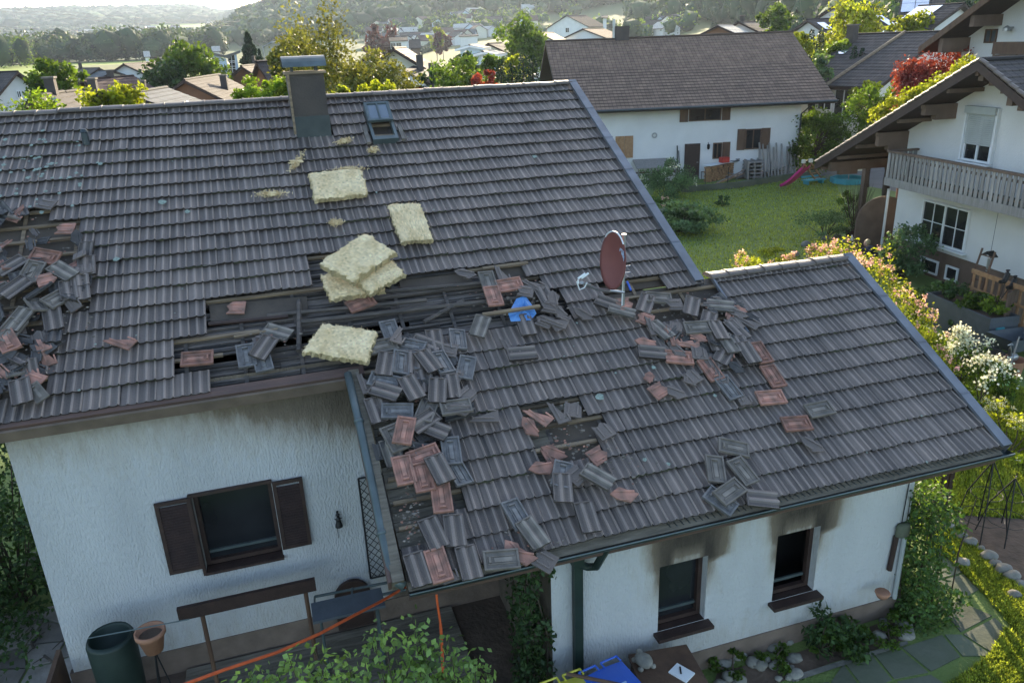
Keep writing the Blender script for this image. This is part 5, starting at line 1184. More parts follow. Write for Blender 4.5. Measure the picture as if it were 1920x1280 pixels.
# roof: ridge runs along -rn (away); frame for gableroof: d=-rn from s=-OV ; y along rd
ro=gableroof(rh,RO,-rn,rd,-OV,10.5,send,sa,sl_,zl,za,zl,'rt_dark',th=.22)
mb=MB()
for (y0_,z0_,y1_,z1_) in ((sl_,zl,sa,za),(send,zl,sa,za)):
    A=RO+rn*(OV+.01)+rd*y0_+UPV*(z0_-.04); B=RO+rn*(OV+.01)+rd*y1_+UPV*(z1_-.04); mb.prism([A,B,B-UPV*.26,A-UPV*.26],rn*.05)
    k=int(math.hypot(y1_-y0_,z1_-z0_)/.34)
    for i in range(k):
        q=A+(B-A)*(i+.5)/k; mb.tube([q+(A-B)/k*.55+UPV*.10,q+(B-A)/k*.5+UPV*.07],.06,6,1)
mb.build('verge_board',['woodD','tile_grey'],ro)
rz_=lambda y: za-abs(y-sa)*pitch-.26
mb=MB()
for yy in np.arange(sl_+.3,send,1.05): mb.ob((RO+rd*yy+UPV*(rz_(yy)-.02),rn,rd,UPV),-6,OV-.03,-.05,.05,-.12,.0)
mb.build('eave_rafter','woodP',ro)
V=[];F=[]
def q4(P): b=len(V); V.extend(P); F.append(tuple(range(b,b+len(P))))
W=lambda s,t,z:RO+rd*s-rn*t+UPV*z
SE=10.
q4([W(0,0,1.0),W(SE,0,1.0),W(SE,0,rz_(SE)),W(sa,0,rz_(sa)),W(0,0,rz_(0))]); q4([W(0,0,1.0),W(0,0,rz_(0)),W(0,9,rz_(0)),W(0,9,1.0)]); q4([W(SE,0,1),W(SE,9,1),W(SE,9,rz_(SE)),W(SE,0,rz_(SE))]); q4([W(0,9,1),W(SE,9,1),W(SE,9,rz_(SE)),W(sa,9,rz_(sa)),W(0,9,rz_(0))])
mk('wall',V,F,'plasterN',rh)
mb=MB(); mb.ob((RO,rd,-rn,UPV),.02,SE,.04,8.9,0,1.0); mb.build('plinth','woodP',rh)
# purlin ends stepping out under the verge
for y,hh in ((0.05,.45),(sa-2.2 if sa>2.5 else 1.2,.32),(sa+1.2,.32),(sa,.3),(-2.6,.35)):
    mb=MB(); mb.ob((RO+rd*y+UPV*(rz_(y)-.02),rn,rd,UPV),-1.5,OV-.12,-.1,.1,-hh,.0); mb.ob((RO+rd*y+UPV*(rz_(y)-hh-.02),rn,rd,UPV),.0,OV*.6,-.1,.1,-.16,.0); mb.build('purlin','woodP',rh)
p=gz(1608,412); y_=(p-RO)@rd; 
# carport side: dark boarded side wall + posts
for (px,py) in ((1612,415),): 
    p=gz(px,py); mb=MB(); mb.box((p[0],p[1],1.6),(.22,.22,3.2)); mb.build('carport_post','woodP',rh)
p=gz(1612,415); mb=MB(); yy=(p-RO)@rd; mb.ob((RO+UPV*3.0,rd,rn,UPV),min(sl_+.2,yy-1.0),.0,(p-RO)@rn-.1,(p-RO)@rn+.1,-.22,.12); mb.build('carport_beam','woodP',rh)
# windows
def rwin(px0,py0,px1,py1,zb_,**k):
    a=rp(px0,py0);b=rp(px1,py1); return win(rh,RO,rd,rn,a[0],zb_,b[0]-a[0],a[1]-zb_,**k)
b=rp(1735,450)[1]
w_=rwin(1735,373,1823,392,b,fm='white',dp=.08)
a=rp(1735,373);c=rp(1823,392); mb=MB(); 
for k in (.25,.75): mb.ob((RO,rd,rn,UPV),a[0]+(c[0]-a[0])*k-.012,a[0]+(c[0]-a[0])*k+.012,.02,.045,b+.06,a[1]-.06)
mb.ob((RO,rd,rn,UPV),a[0]+.06,c[0]-.06,.02,.04,(a[1]+b)/2-.012,(a[1]+b)/2+.012); mb.build('glazing_bar','white',w_)
mb=MB(); mb.ob((RO,rd,rn,UPV),a[0]-.1,c[0]+.1,.0,.18,b-.07,b-.02); mb.build('sill','white',w_)
a=rp(1820,211);c=rp(1873,217);b=rp(1812,300)[1]
w_=win(rh,RO,rd,rn,a[0],b,c[0]-a[0],a[1]-b,fm='white',dp=.08)
mb=MB(); mb.ob((RO,rd,rn,UPV),a[0]-.05,c[0]+.05,.02,.2,a[1],a[1]+.22); mb.build('blind_box','blind',w_)
mb=MB(); z=a[1]
while z>b+(a[1]-b)*.36: mb.ob((RO+rd*0+rn*.09+UPV*z,rd,_n(rn+UPV*.3),UPV),a[0]+.04,c[0]-.04,0,.015,-.055,0); z-=.06
mb.build('roller_blind','blind',w_); mb=MB(); mb.ob((RO,rd,rn,UPV),a[0]-.1,c[0]+.1,.0,.2,b-.07,b-.02); mb.build('sill','white',w_)
for q_ in (a[0]-.09,c[0]+.02): mb=MB(); mb.ob((RO,rd,rn,UPV),q_,q_+.07,.0,.12,b,a[1]+.2); mb.build('blind_rail','white',w_)
for (x0,y0,x1,y1) in ((1722,516,1752,545),(1768,540,1790,552)):
    a=rp(x0,y0,.02);c=rp(x1,y1,.02); win(rh,RO,rd,rn,a[0],max(.15,a[1]-.55),max(.5,c[0]-a[0]),.5,fm='white',bars=False,name='cellar_window')
# balcony
BO=1.15
bl=rp(1660,345,BO); bt=rp(1665,285,BO); bal=MB(); s0=bl[0]; zb_=bl[1]; zt_=bt[1]
print('balcony',s0,zb_,zt_)
bf=(RO,rd,rn,UPV)
mb=MB(); mb.ob(bf,s0,SE+1,.02,BO,zb_,zb_+.2); ba=mb.build('balcony','concrete',rh)
mb=MB(); mb.ob(bf,s0-.03,SE+1,BO+.002,BO+.04,zb_-.03,zb_+.24); mb.build('edge_board','woodG',ba)
mb=MB(); mb.ob(bf,s0-.05,SE+1,BO-.08,BO+.07,zt_,zt_+.07); mb.ob(bf,s0-.05,s0+.07,.02,BO-.081,zt_,zt_+.07); mb.ob(bf,s0,SE+1,BO-.05,BO,zb_+.35,zb_+.42);mb.ob(bf,s0,SE+1,BO-.05,BO,zt_-.2,zt_-.12); mb.build('handrail','woodP',ba)
s=s0
mb=MB()
while s<SE: mb.ob(bf,s,s+.125,BO+.005,BO+.03,zb_+.245,zt_-.002,0,rng.normal()*.5); s+=.195
mb.build('slat','woodG',ba)
mb=MB(); y=.06
while y<BO-.1: mb.ob(bf,s0+.0,s0+.025,y,y+.125,zb_+.2,zt_-.002,0,rng.normal()*.5); y+=.195
mb.build('side_slat','woodG',ba)
# driftwood plank at corner
mb=MB(); p=gz(1672,470); mb.tube([(p[0],p[1],0),(p[0]+.1,p[1]+.1,1.2),(p[0]+.12,p[1]+.2,2.9)],[.16,.12,.1],8); top(mb.build('weathered_trunk','terra',origin=(p[0],p[1],0)),'reddish weathered tree trunk leaning at the corner of the balcony house','trunk')
mb=MB(); p=gz(1650,480); mb.tube([(p[0],p[1],0),(p[0],p[1],2.6)],.05,8); top(mb.build('birch_pole','white',origin=(p[0],p[1],0)),'pale birch pole beside the weathered trunk','pole')
# things at the right wall: planter, trellis, ladder, feeder
def onwallfoot(px,py): return gz(px,py)
A=[gz(1740,545),gz(1852,622)]; A=[gz(1738,590,0),gz(1858,648,0)]
t0=gz(1738,548,.9);t1=gz(1858,598,.9); w3=_n(t1-t0)*1.0; nn2=np.array([w3[1],-w3[0],0]); nn2=nn2 if nn2@(-rn)>0 else -nn2
pb=thing('raised_planter','grey rectangular raised planter overflowing with leaves below the wooden trellis','planter',(t0[0],t0[1],0))
L0=np.linalg.norm((t1-t0)[:2]); fr=(np.array([t0[0],t0[1],0]),np.array([w3[0],w3[1],0]),nn2,UPV)
mb=MB(); 
for a in ((0,L0,0,.05),(0,L0,.85,.9),(0,.05,.051,.849),(L0-.05,L0,.051,.849)): mb.ob(fr,*a,0,.9)
mb.build('box','boxgrey',pb); mb=MB(); mb.ob(fr,.05,L0-.05,.05,.85,.5,.8); mb.build('soil','soil',pb)
for i,s in enumerate(np.linspace(.3,L0-.3,5)):
    P,K,_=crownpts(fr[0]+fr[1]*s+fr[2]*.45+UPV*1.0,(.4,.4,.3),420,8,.4,i+60,-.6); leafobj('foliage',P,.12,['ivy','leaf_dark','leaf','ivy','leaf_light'][i],pb)
q0=fr[0]+fr[2]*.98; tr_=thing('wooden_trellis','orange brown wooden trellis panel standing behind the grey planter','trellis',q0+fr[1]*L0*.7)
mb=MB(); fr2=(q0,fr[1],fr[2],UPV)
for s in np.linspace(.55,L0+1.2,14): mb.ob(fr2,s,s+.07,0,.03,.6,1.65,0,rng.normal()*.5)
mb.ob(fr2,.5,L0+1.3,-.03,-.002,1.55,1.68); mb.ob(fr2,.5,L0+1.3,-.03,-.002,1.1,1.16); mb.ob(fr2,.5,L0+1.3,-.03,-.002,.57,.65); mb.build('panel','woodL',tr_)
ld=thing('wooden_ladder','narrow wooden ladder leaning against the wall left of the trellis','ladder',q0+fr[1]*1.1)
mb=MB(); A0=q0+fr[1]*.45-fr[2]*.1+UPV*.5; B0=A0+fr[2]*.35+UPV*1.75
for s in (0,.48): mb=MB(); mb.tube([A0+fr[1]*s,B0+fr[1]*s],.03,6); mb.build('rail','woodM',ld)
for t in (.3,.5,.7,.9): mb=MB(); q=A0+(B0-A0)*t; mb.tube([q,q+fr[1]*.48],.02,6); mb.build('rung','woodM',ld)
p=rp(1862,478,.6); P0=RO+rd*p[0]+rn*.6+UPV*p[1]; bfz=thing('bird_feeder','hanging bird feeder with a small black roof in front of the right wall','bird feeder',P0)
mb=MB(); mb.prism([P0+rd*-.22-UPV*.02,P0+UPV*.14,P0+rd*.22-UPV*.02,P0+rd*.18-UPV*.04,P0+UPV*.1,P0-rd*.18-UPV*.04],rn*.25); mb.build('roof','iron',bfz)
mb=MB(); mb.tube([P0+rn*.1-UPV*.1,P0+rn*.1-UPV*.5],.05,8); mb.build('tube','steel',bfz); mb=MB(); mb.tube([P0+UPV*.1+rn*.1,P0+rn*.1+UPV*(zb_-P0[2])],.008,4); mb.build('wire','iron',bfz)
# fence at right edge
a=gz(1872,650);b=gz(1960,600); fn=thing('board_fence','brown vertical board fence at the right edge behind the wheelbarrow','fence',a)
dd=_n((b-a)*[1,1,0]); 
for k in range(12): mb=MB(); mb.ob((np.array([a[0],a[1],0]),dd,np.array([-dd[1],dd[0],0]),UPV),k*.24,k*.24+.21,0,.03,0,1.5+.05*rng.random(),0,rng.normal()*.4); mb.build('board','woodP',fn)
# boots on a twisted branch
p=gz(1862,640); tw=thing('boot_branch','black rubber boots stuck on a twisted branch in front of the trellis','decoration',p)
mb=MB(); mb.tube([p,p+[.05,0,.6],p+[-.05,.05,1.1],p+[.02,0,1.7]],[.03,.025,.02,.015],6); mb.tube([p+[-.05,.05,1.1],p+[.25,.0,1.6]],.015,6); mb.tube([p+[0,0,.9],p+[-.25,0,1.4]],.012,5); mb.build('branch','bark',tw)
for q in (p+[-.02,0,1.75],p+[.28,0,1.55]): mb=MB(); mb.tube([q,q+[.08,0,.22],q+[.06,0,.3]],[.07,.065,.06],8); mb.tube([q+[.0,0,.0],q+[-.2,-.05,.02]],[.07,.05],8); mb.build('boot','iron',tw)
# tubs, wheelbarrow, pots, spade
def tub(px,py,label,rx,ry,h,m='black_plastic',nm='mortar_tub',cat='tub'):
    p=gz(px,py); mb=MB(); mb.lathe((p[0],p[1],0),[(0,.01),(.8,.01),(.98,h),(1.04,h),(1.04,h-.03),(1.0,h-.03)] if 0 else [(0,.01),(rx*.8,.01),(rx,h),(rx*1.06,h),(rx*.97,h-.01),(rx*.82,.1),(0,.1)],20,sy=ry/rx); top(mb.build(nm,m,origin=(p[0],p[1],0),smooth=False),label,cat); return p
p=tub(1832,690,'large black mortar tub with a round sieve inside behind the white flowers',.62,.45,.42); mb=MB(); mb.tube([(p[0]-.1+.3*cos(t),p[1]+.2*sin(t),.40) for t in np.linspace(0,2*pi,17)],.02,6); top(mb.build('garden_sieve','iron',origin=(p[0],p[1],.4)),'round black sieve lying in the mortar tub','sieve')
p=tub(1893,700,'terracotta pot holding a goose figure beside the black tub',.3,.3,.4,'terra','terracotta_pot','flower pot'); mb=MB(); mb.blob(p+[0,0,.45],(.16,.1,.1),seed=2,amp=.05); mb.tube([p+[-.1,0,.5],p+[-.16,0,.7],p+[-.12,0,.82]],[.05,.035,.04],8); mb.tube([p+[-.12,0,.82],p+[-.26,0,.8]],[.03,.01],6); top(mb.build('goose_figure','steel',origin=p,smooth=True),'grey goose figure sitting in the terracotta pot','figure')
p=gz(1905,668); wb=thing('wheelbarrow','black wheelbarrow with a deep grey green tray near the right edge','wheelbarrow',p)
mb=MB(); B=[(-.5,-.3,.3),(.4,-.3,.3),(.4,.3,.3),(-.5,.3,.3),(-.75,-.4,.68),(.65,-.4,.62),(.65,.4,.62),(-.75,.4,.68)]; mb.add([p+np.array(q) for q in B],[(0,1,2,3),(0,4,5,1),(1,5,6,2),(2,6,7,3),(3,7,4,0)]); mb.add([p+np.array(q)*[1.02,1.03,1]-[0,0,.015] for q in B],[(0,3,2,1),(0,1,5,4),(1,2,6,5),(2,3,7,6),(3,0,4,7)]); mb.build('tray','boxgrey',wb)
for s in (-1,1): mb=MB(); mb.tube([p+[-.8,.06*s,.18],p+[.3,.25*s,.3],p+[1.2,.3*s,.55]],.02,6); mb.tube([p+[.4,.26*s,.3],p+[.45,.28*s,0]],.018,6); mb.build('handle','iron',wb)
mb=MB(); mb.lathe((0,0,0),[(.12,-.04),(.19,-.04),(.2,0),(.19,.04),(.12,.04)],18,fr=(p+[-.8,0,.2],np.array([1.,0,0]),UPV,np.array([0,1.,0]))); mb.build('wheel','tyre',wb)
p=gz(1885,728); sp=thing('spade','green bladed spade stuck upright in the grass at the right edge','spade',p)
mb=MB(); mb.prism([p+[-.1,0,.05],p+[.1,0,.05],p+[.12,.02,.33],p+[-.12,.02,.33]],(0,.015,0)); mb.build('blade','teal' if 0 else 'sandgreen',sp); mb=MB(); mb.tube([p+[0,.02,.3],p+[.3,.15,1.25]],.018,6); mb.build('shaft','woodG',sp)
p=gz(1868,655); mb=MB(); mb.box(p+[0,0,.45],(.25,.06,.35)); top(mb.build('teal_bag','teal',origin=p),'small teal plastic bag hanging on the fence end','bag')
# ------------------------------------------------------------------ garden items
wl_=thing('garden_wall','low concrete kerb wall with wire fence posts along the far edge of the lawn','wall',gz(1400,355))
K=[gz(1280,362),gz(1380,354),gz(1470,340),gz(1530,330)]
mb=MB()
for i in range(3):
    a,b=K[i],K[i+1]; dd=_n((b-a)*[1,1,0]); L=np.linalg.norm((b-a)[:2]); mb.ob((np.array([a[0],a[1],0]),dd,np.array([-dd[1],dd[0],0]),UPV),0,L,0,.2,0,.35)
mb.build('kerb','concrete',wl_)
for t in np.linspace(0,2.99,8): i=int(t); q=K[i]*(1-t+i)+K[i+1]*(t-i); mb=MB(); mb.tube([(q[0],q[1]+.1,.3),(q[0],q[1]+.1,1.25)],.02,5); mb.build('post','iron',wl_)
# slide
p0=gz(1468,353);p1=gz(1512,318,1.25); sd=thing('garden_slide','pink garden slide on a wooden ladder frame beyond the lawn','slide',p0)
dv=_n((p1-p0)*[1,1,0]); lt=np.array([-dv[1],dv[0],0]); mb=MB(); V=[];n_=9
for k in range(n_):
    t=k/(n_-1); c=p0*(1-t)+p1*t; c[2]=.1+1.25*(t**1.25)
    for (a,h) in ((-.27,.14),(-.22,0),(.22,0),(.27,.14),(.23,.14),(.2,.02),(-.2,.02),(-.23,.14)): V.append(c+lt*a+UPV*h)
F=[(8*k+i,8*k+(i+1)%8,8*k+8+(i+1)%8,8*k+8+i) for k in range(n_-1) for i in range(8)]+[tuple(range(8))[::-1]]
mb.add(V,F); mb.build('chute','pink_plastic',sd)
tp_=p0*0+p1; tp_[2]=1.35; ft=gz(1538,340)
for s in (-.25,.25): mb=MB(); mb.tube([tp_+lt*s+UPV*.25,ft+lt*s],.055,6); mb.tube([tp_+lt*s+UPV*.1,tp_+lt*s],.05,6); mb.build('leg','woodL',sd)
for t in (.25,.5,.75): mb=MB(); q=(tp_+UPV*.2)*(1-t)+ft*t; mb.tube([q-lt*.25,q+lt*.25],.03,6); mb.build('rung','woodL',sd)
for s in (-.25,.25): mb=MB(); mb.box(tp_+lt*s+UPV*.35,(.16,.16,.18)); mb.build('grip','cream',sd)
mb=MB(); p=gz(1525,345); mb.box(p+[0,0,.25],(1.3,.5,.06)); mb.box(p+[0,.25,.4],(1.3,.06,.1)); mb.box(p+[.5,0,.1],(.1,.4,.2)); mb.box(p+[-.5,0,.1],(.1,.4,.2)); top(mb.build('toy_bench','teal',origin=p),'low blue toy bench in the shade beneath the slide frame','bench')
p=gz(1590,342); mb=MB(); V=[];
t=thing('sandpit_canopy','green and cream tent shaped canopy over a sandpit beside the carport post','canopy',p)
mb=MB(); c=p+UPV*1.0
for i in range(8):
    a0,a1=2*pi*i/8,2*pi*(i+1)/8; mb.add([c+[0,0,.35],c+[1.1*cos(a0),1.1*sin(a0),0],c+[1.1*cos(a1),1.1*sin(a1),0]],[(0,1,2)],i%2)
    mb.add([c+[1.1*cos(a0),1.1*sin(a0),0],c+[1.1*cos(a1),1.1*sin(a1),0],c+[1.1*cos(a1),1.1*sin(a1),-.2],c+[1.1*cos(a0),1.1*sin(a0),-.2]],[(0,3,2,1)],i%2)
mb.build('canvas',['sandgreen','cream'],t); mb=MB(); mb.tube([p,c+[0,0,.33]],.03,6); mb.build('pole','steel',t); mb=MB(); mb.lathe(p,[(1.0,0),(1.0,.3),(.9,.3),(.9,.1),(0,.1)],8); mb.build('box','teal',t)
# wood pile + timber
g=np.random.default_rng(4)
a=gz(1322,338)+n*.9;b=gz(1400,322)+n*.9; dd=_n((b-a)*[1,1,0]); L=np.linalg.norm((b-a)[:2]); nn3=np.array([dd[1],-dd[0],0])
wp_=MB(); 
for i in range(int(L/.14)):
    for j in range(7): 
        q=a+dd*(i*.14+.07*(j%2))+UPV*(.09+.125*j); wp_.tube([q,q-nn3*.4],.055+.015*g.random(),7,0,g.normal()*.8)
top(wp_.build('firewood_stack','woodL',origin=a),'stack of split firewood logs right of the farmhouse door','firewood')
mb=MB(); mb.ob((a+UPV*.98,dd,nn3,UPV),-.1,L*.5,-.5,.1,0,.03,0); mb.ob((a+UPV*1.0+dd*L*.5,dd,nn3,UPV),0.02,L*.5,-.5,.1,0,.03,0); top(mb.build('cover_sheet','white',origin=a+UPV),'pale sheets covering the firewood stack','cover')
mb=MB(); mb.box(a+dd*1.3+UPV*1.2,(.5,.4,.3)); top(mb.build('red_crate','red',origin=a+dd*1.3+UPV*1.03),'red plastic crate on top of the covered firewood','crate')
a2=gz(1395,332)+n*.6;b2=gz(1490,318)+n*.6; 
tm=thing('timber_pile','leaning heap of grey planks and pallets against the farmhouse wall','timber pile',(a2+b2)/2)
for i in range(60):
    q=a2+(b2-a2)*g.random()+n*(-.3+.5*g.random()); q[2]=.05+.8*g.random()*((q-a2)@_n(b2-a2))/4; a_=g.normal()*.25; dd2=_n(d*cos(a_)+UPV*sin(a_)*1.0); mb=MB(); mb.tube([q-dd2*(.6+g.random()),q+dd2*(.6+g.random())],.06,4,0,g.normal()*.5,flat=.5); mb.build('plank','woodG' if g.random()<.6 else 'woodM',tm)
for i in range(13):
    q=O+d*(3.9+i*.21)+n*(.75-.1*g.random()); mb=MB(); mb.tube([q,q-n*.6+UPV*(1.7+.4*g.random())+d*g.normal()*.12],.055,5); mb.build('upright_plank','woodG',tm)
mb=MB()
for i in range(9):
    q=a+dd*(L*.5+.28*i)-nn3*.3+UPV*(1.05+.09*i); q[2]=1.0+.09*i; mb.ob((q,dd,nn3,_n(UPV+dd*.2)),0,.5,-.4,.5,0,.05,0,rng.normal()*.6)
mb.build('board_cover','boxgrey',tm)
for i in range(14):
    q0_=gz(1335+i*9,350-i*2.2); mb=MB(); q0_[2]=.1+.08*i*rng.random(); mb.tube([q0_,q0_+dd*(1.6+1.5*rng.random())+UPV*(.15+.35*rng.random())],.05,4,0,rng.normal()*.5,flat=.5); mb.build('plank','woodG' if i%2 else 'woodL',tm)
mb=MB(); q=gz(1410,335); 
for k in range(5): mb.box(q+[0,0,.15+.22*k],(1.0,.9,.05),rz=-.25)
for s in (-.45,0,.45): mb.box(q+[s,0,.6],(.08,.8,1.1),rz=-.25)
mb.build('pallet','woodG',tm)
a3=gz(1190,352); b3=gz(1275,345); mb=MB(); fs=thing('lean_to_stack','lean-to store of planks left of the farmhouse door','lean-to',a3)
q0=wp(1185,318);q1=wp(1262,309)
mb=MB(); A=O+d*q0[0]+n*.1+UPV*1.35;B=O+d*q1[0]+n*.1+UPV*1.35; mb.prism([A,B,B+n*1.3-UPV*.35,A+n*1.3-UPV*.35],UPV*.05); mb.build('roof','woodG',fs)
for t in (0.05,.35,.65,.95): mb=MB(); q=A*(1-t)+B*t+n*1.2; q[2]=0; mb.tube([q,q+UPV*1.0],.05,5); mb.build('post','woodG',fs)
for i in range(12): mb=MB(); q=A+(B-A)*g.random()+n*(.4+.6*g.random()); q[2]=.1+.7*g.random(); mb.tube([q-d*.8,q+d*.8],.06,4,flat=.5); mb.build('plank','woodM',fs)
mb=MB(); q=wp(1268,300); P0=O+d*q[0]+n*.5; mb.tube([P0*[1,1,0],P0*[1,1,0]-n*.4+UPV*2.1],.04,5); mb.tube([P0*[1,1,0]+d*.15,P0*[1,1,0]-n*.4+UPV*1.8+d*.1],.03,5); top(mb.build('leaning_bars','iron',origin=P0*[1,1,0]),'two dark bars leaning on the farmhouse wall left of the door','bars')
p=gz(1317,335); ch_=thing('garden_chair','small dark folding chair between the farmhouse door and the firewood','chair',p)
mb=MB(); mb.box(p+[0,0,.45],(.42,.42,.04)); mb.build('seat','woodM',ch_); mb=MB(); mb.box(p+[.15,.2,.75],(.42,.04,.5)); mb.build('backrest','woodM',ch_)
for sx in (-.18,.18):
    for sy in (-.18,.18): mb=MB(); mb.tube([p+[sx,sy,0],p+[sx,sy,.43]],.018,5); mb.build('leg','iron',ch_)
# garden plants
bush('flowering_shrub','loose grey green shrub with white flowers behind the main roof edge','shrub',gz(1250,372),1.3,2.0,'leaf_blue',5200,.11,36,51,flower=16,fs=.13)
bush('garden_bush','spreading pale leafed bush at the left edge of the lawn','bush',gz(1275,435),1.7,1.3,'leaf_blue',5200,.16,36,52)
bush('garden_bush','pinkish green plants beside the pale leafed bush, nearest the roof edge','bush',gz(1235,400),.9,.9,'ivy',1500,.12,18,53,flower=5,fm='petal_pink',fs=.1)
bush('garden_bush','small dark bush standing alone on the lawn','bush',gz(1356,386),.42,.5,'leaf_dark',500,.09,10,54)
bush('garden_bush','feathery grey green bush on the rockery at the lawn edge','bush',gz(1545,448),1.15,1.2,'leaf_blue',3000,.08,26,55)
bush('garden_bush','light green bush beneath the carport corner','bush',gz(1590,410),.6,1.3,'leaf',1200,.1,14,56)
bush('garden_bush','small yellow green bush on the lawn behind the lower ridge','bush',gz(1452,498),.7,.7,'leaf_yellow',1200,.08,14,57)
bush('garden_bush','dark climbing bush against the corner of the balcony house','bush',gz(1690,522),.95,1.9,'leaf_blue',3200,.12,26,58)
bush('garden_bush','dark low cushion of plants along the cellar wall','bush',gz(1720,570),.8,.5,'ivy',1300,.1,16,59)
bush('garden_bush','small leafy bush at the foot of the grey planter, left one','bush',gz(1760,600),.3,.5,'ivy',400,.1,8,60)
bush('garden_bush','small leafy bush at the foot of the grey planter, right one','bush',gz(1800,625),.35,.5,'ivy',400,.1,8,61)
p=gz(1600,452); mb=MB(); g=np.random.default_rng(6)
t=thing('bare_branches','bundle of bare brown twigs standing in a dark pot by the carport','branches',p)
for i in range(40): a=g.uniform(0,6.28); r=.2+.5*g.random(); mb.tube([p+[.08*cos(a),.08*sin(a),.4],p+[r*.6*cos(a),r*.6*sin(a),1.2],p+[r*cos(a),r*sin(a),1.9+.5*g.random()]],[.014,.01,.005],4,cap=False)
mb.build('twig','bark',t); mb=MB(); mb.lathe(p,[(0,0),(.28,0),(.34,.5),(.3,.5),(0,.4)],14); mb.build('pot','woodD',t)
mb=MB(); p=gz(1645,478); V=[]
t=thing('curved_screen','dark round topped wicker screen beside the white wall corner','screen',p)
P=[p+[1.1*cos(a)*.9,1.1*cos(a)*-.2,1.4+.9*sin(a)] for a in np.linspace(0,pi,12)]+[p+[-.99,.22,0],p+[.99,-.22,0]]; mb=MB(); mb.prism(P,(0,.06,0)); mb.build('panel','woodP',t)
for i,(x,y,r) in enumerate([(1548,450,.2),(1510,462,.22),(1530,470,.2),(1490,480,.2),(1588,456,.2),(1605,462,.22),(1570,445,.16),(1640,470,.18)]): rock(x,y,r,['grey rockery stone at the lawn edge, '+q+' from the left' for q in ('third','second','fourth','first','sixth','seventh','fifth','eighth')][i],'rockery stones at the lawn edge',120+i)
p=gz(1601,452,.3); mb=MB(); mb.blob(p+[0,0,.08],(.16,.08,.08),seed=1,amp=.05); mb.tube([p+[-.1,0,.1],p+[-.13,0,.25]],[.04,.03],7); top(mb.build('duck_figure','white',origin=p,smooth=True),'small white duck figure on a rockery stone','figure')
for i,(px,py,r,h,s) in enumerate([(1440,505,.9,1.9,70),(1490,500,.8,1.8,71),(1545,500,.7,2.0,72)]):
    q=plane_hit(px,py,np.array([0,12.5,0]),np.array([0,1.,0])); 
b0=[(11.2,15.6,2.7,1.05,'pink and yellow flowering weigela showing just above the lower ridge, left part'),(13.4,15.9,2.9,1.0,'weigela bush whose shoots rise above the lower ridge, middle part'),(15.0,15.6,3.0,1.1,'pink weigela bush at the upper end of the lower roof edge'),(15.7,14.2,2.7,1.2,'sunlit pink and yellow weigela along the lower roof edge'),(15.9,12.8,2.2,1.1,'yellow leaved weigela at the lower end of the flowering row')]
W5=[(1445,500),(1560,500),(1625,545),(1660,590),(1690,640)]
for i,((x,y,h,r,l),w5) in enumerate(zip(b0,W5)):
    q=gz(w5[0],w5[1]+60,0); q=gz(w5[0],w5[1],1.6); bush('weigela_bush',l,'bush',(q[0],q[1],0),r,h*.86,'leaf_yellow',3000,.085,26,80+i,group='weigela bushes behind the lower ridge',flower=42,fm='petal_pink',fs=.09)
def snow(px,py,r,h,n,label,seed,fm='petal_white',fs=.19,m='leaf'):
    q=gz(px,py); bush('white_flower_bush' if fm=='petal_white' else 'flower_bush',label,'bush',q,r,h,m,int(900*r/.5),.08,16,seed,flower=n,fs=fs,fm=fm,tight=.3,ft=.36)
snow(1795,712,.75,1.3,46,'viburnum bush covered in round white flowers nearest the black tub',90); snow(1835,770,.75,1.2,34,'second white flowering bush, next along the roof edge below the first',91); snow(1875,752,.3,.9,7,'small separate clump of white flower balls left of the spade',92)
snow(1885,858,1.1,1.0,90,'yellow green bush with tiny white flowers at the lower right corner of the roof',93,fs=.05,m='leaf_yellow')
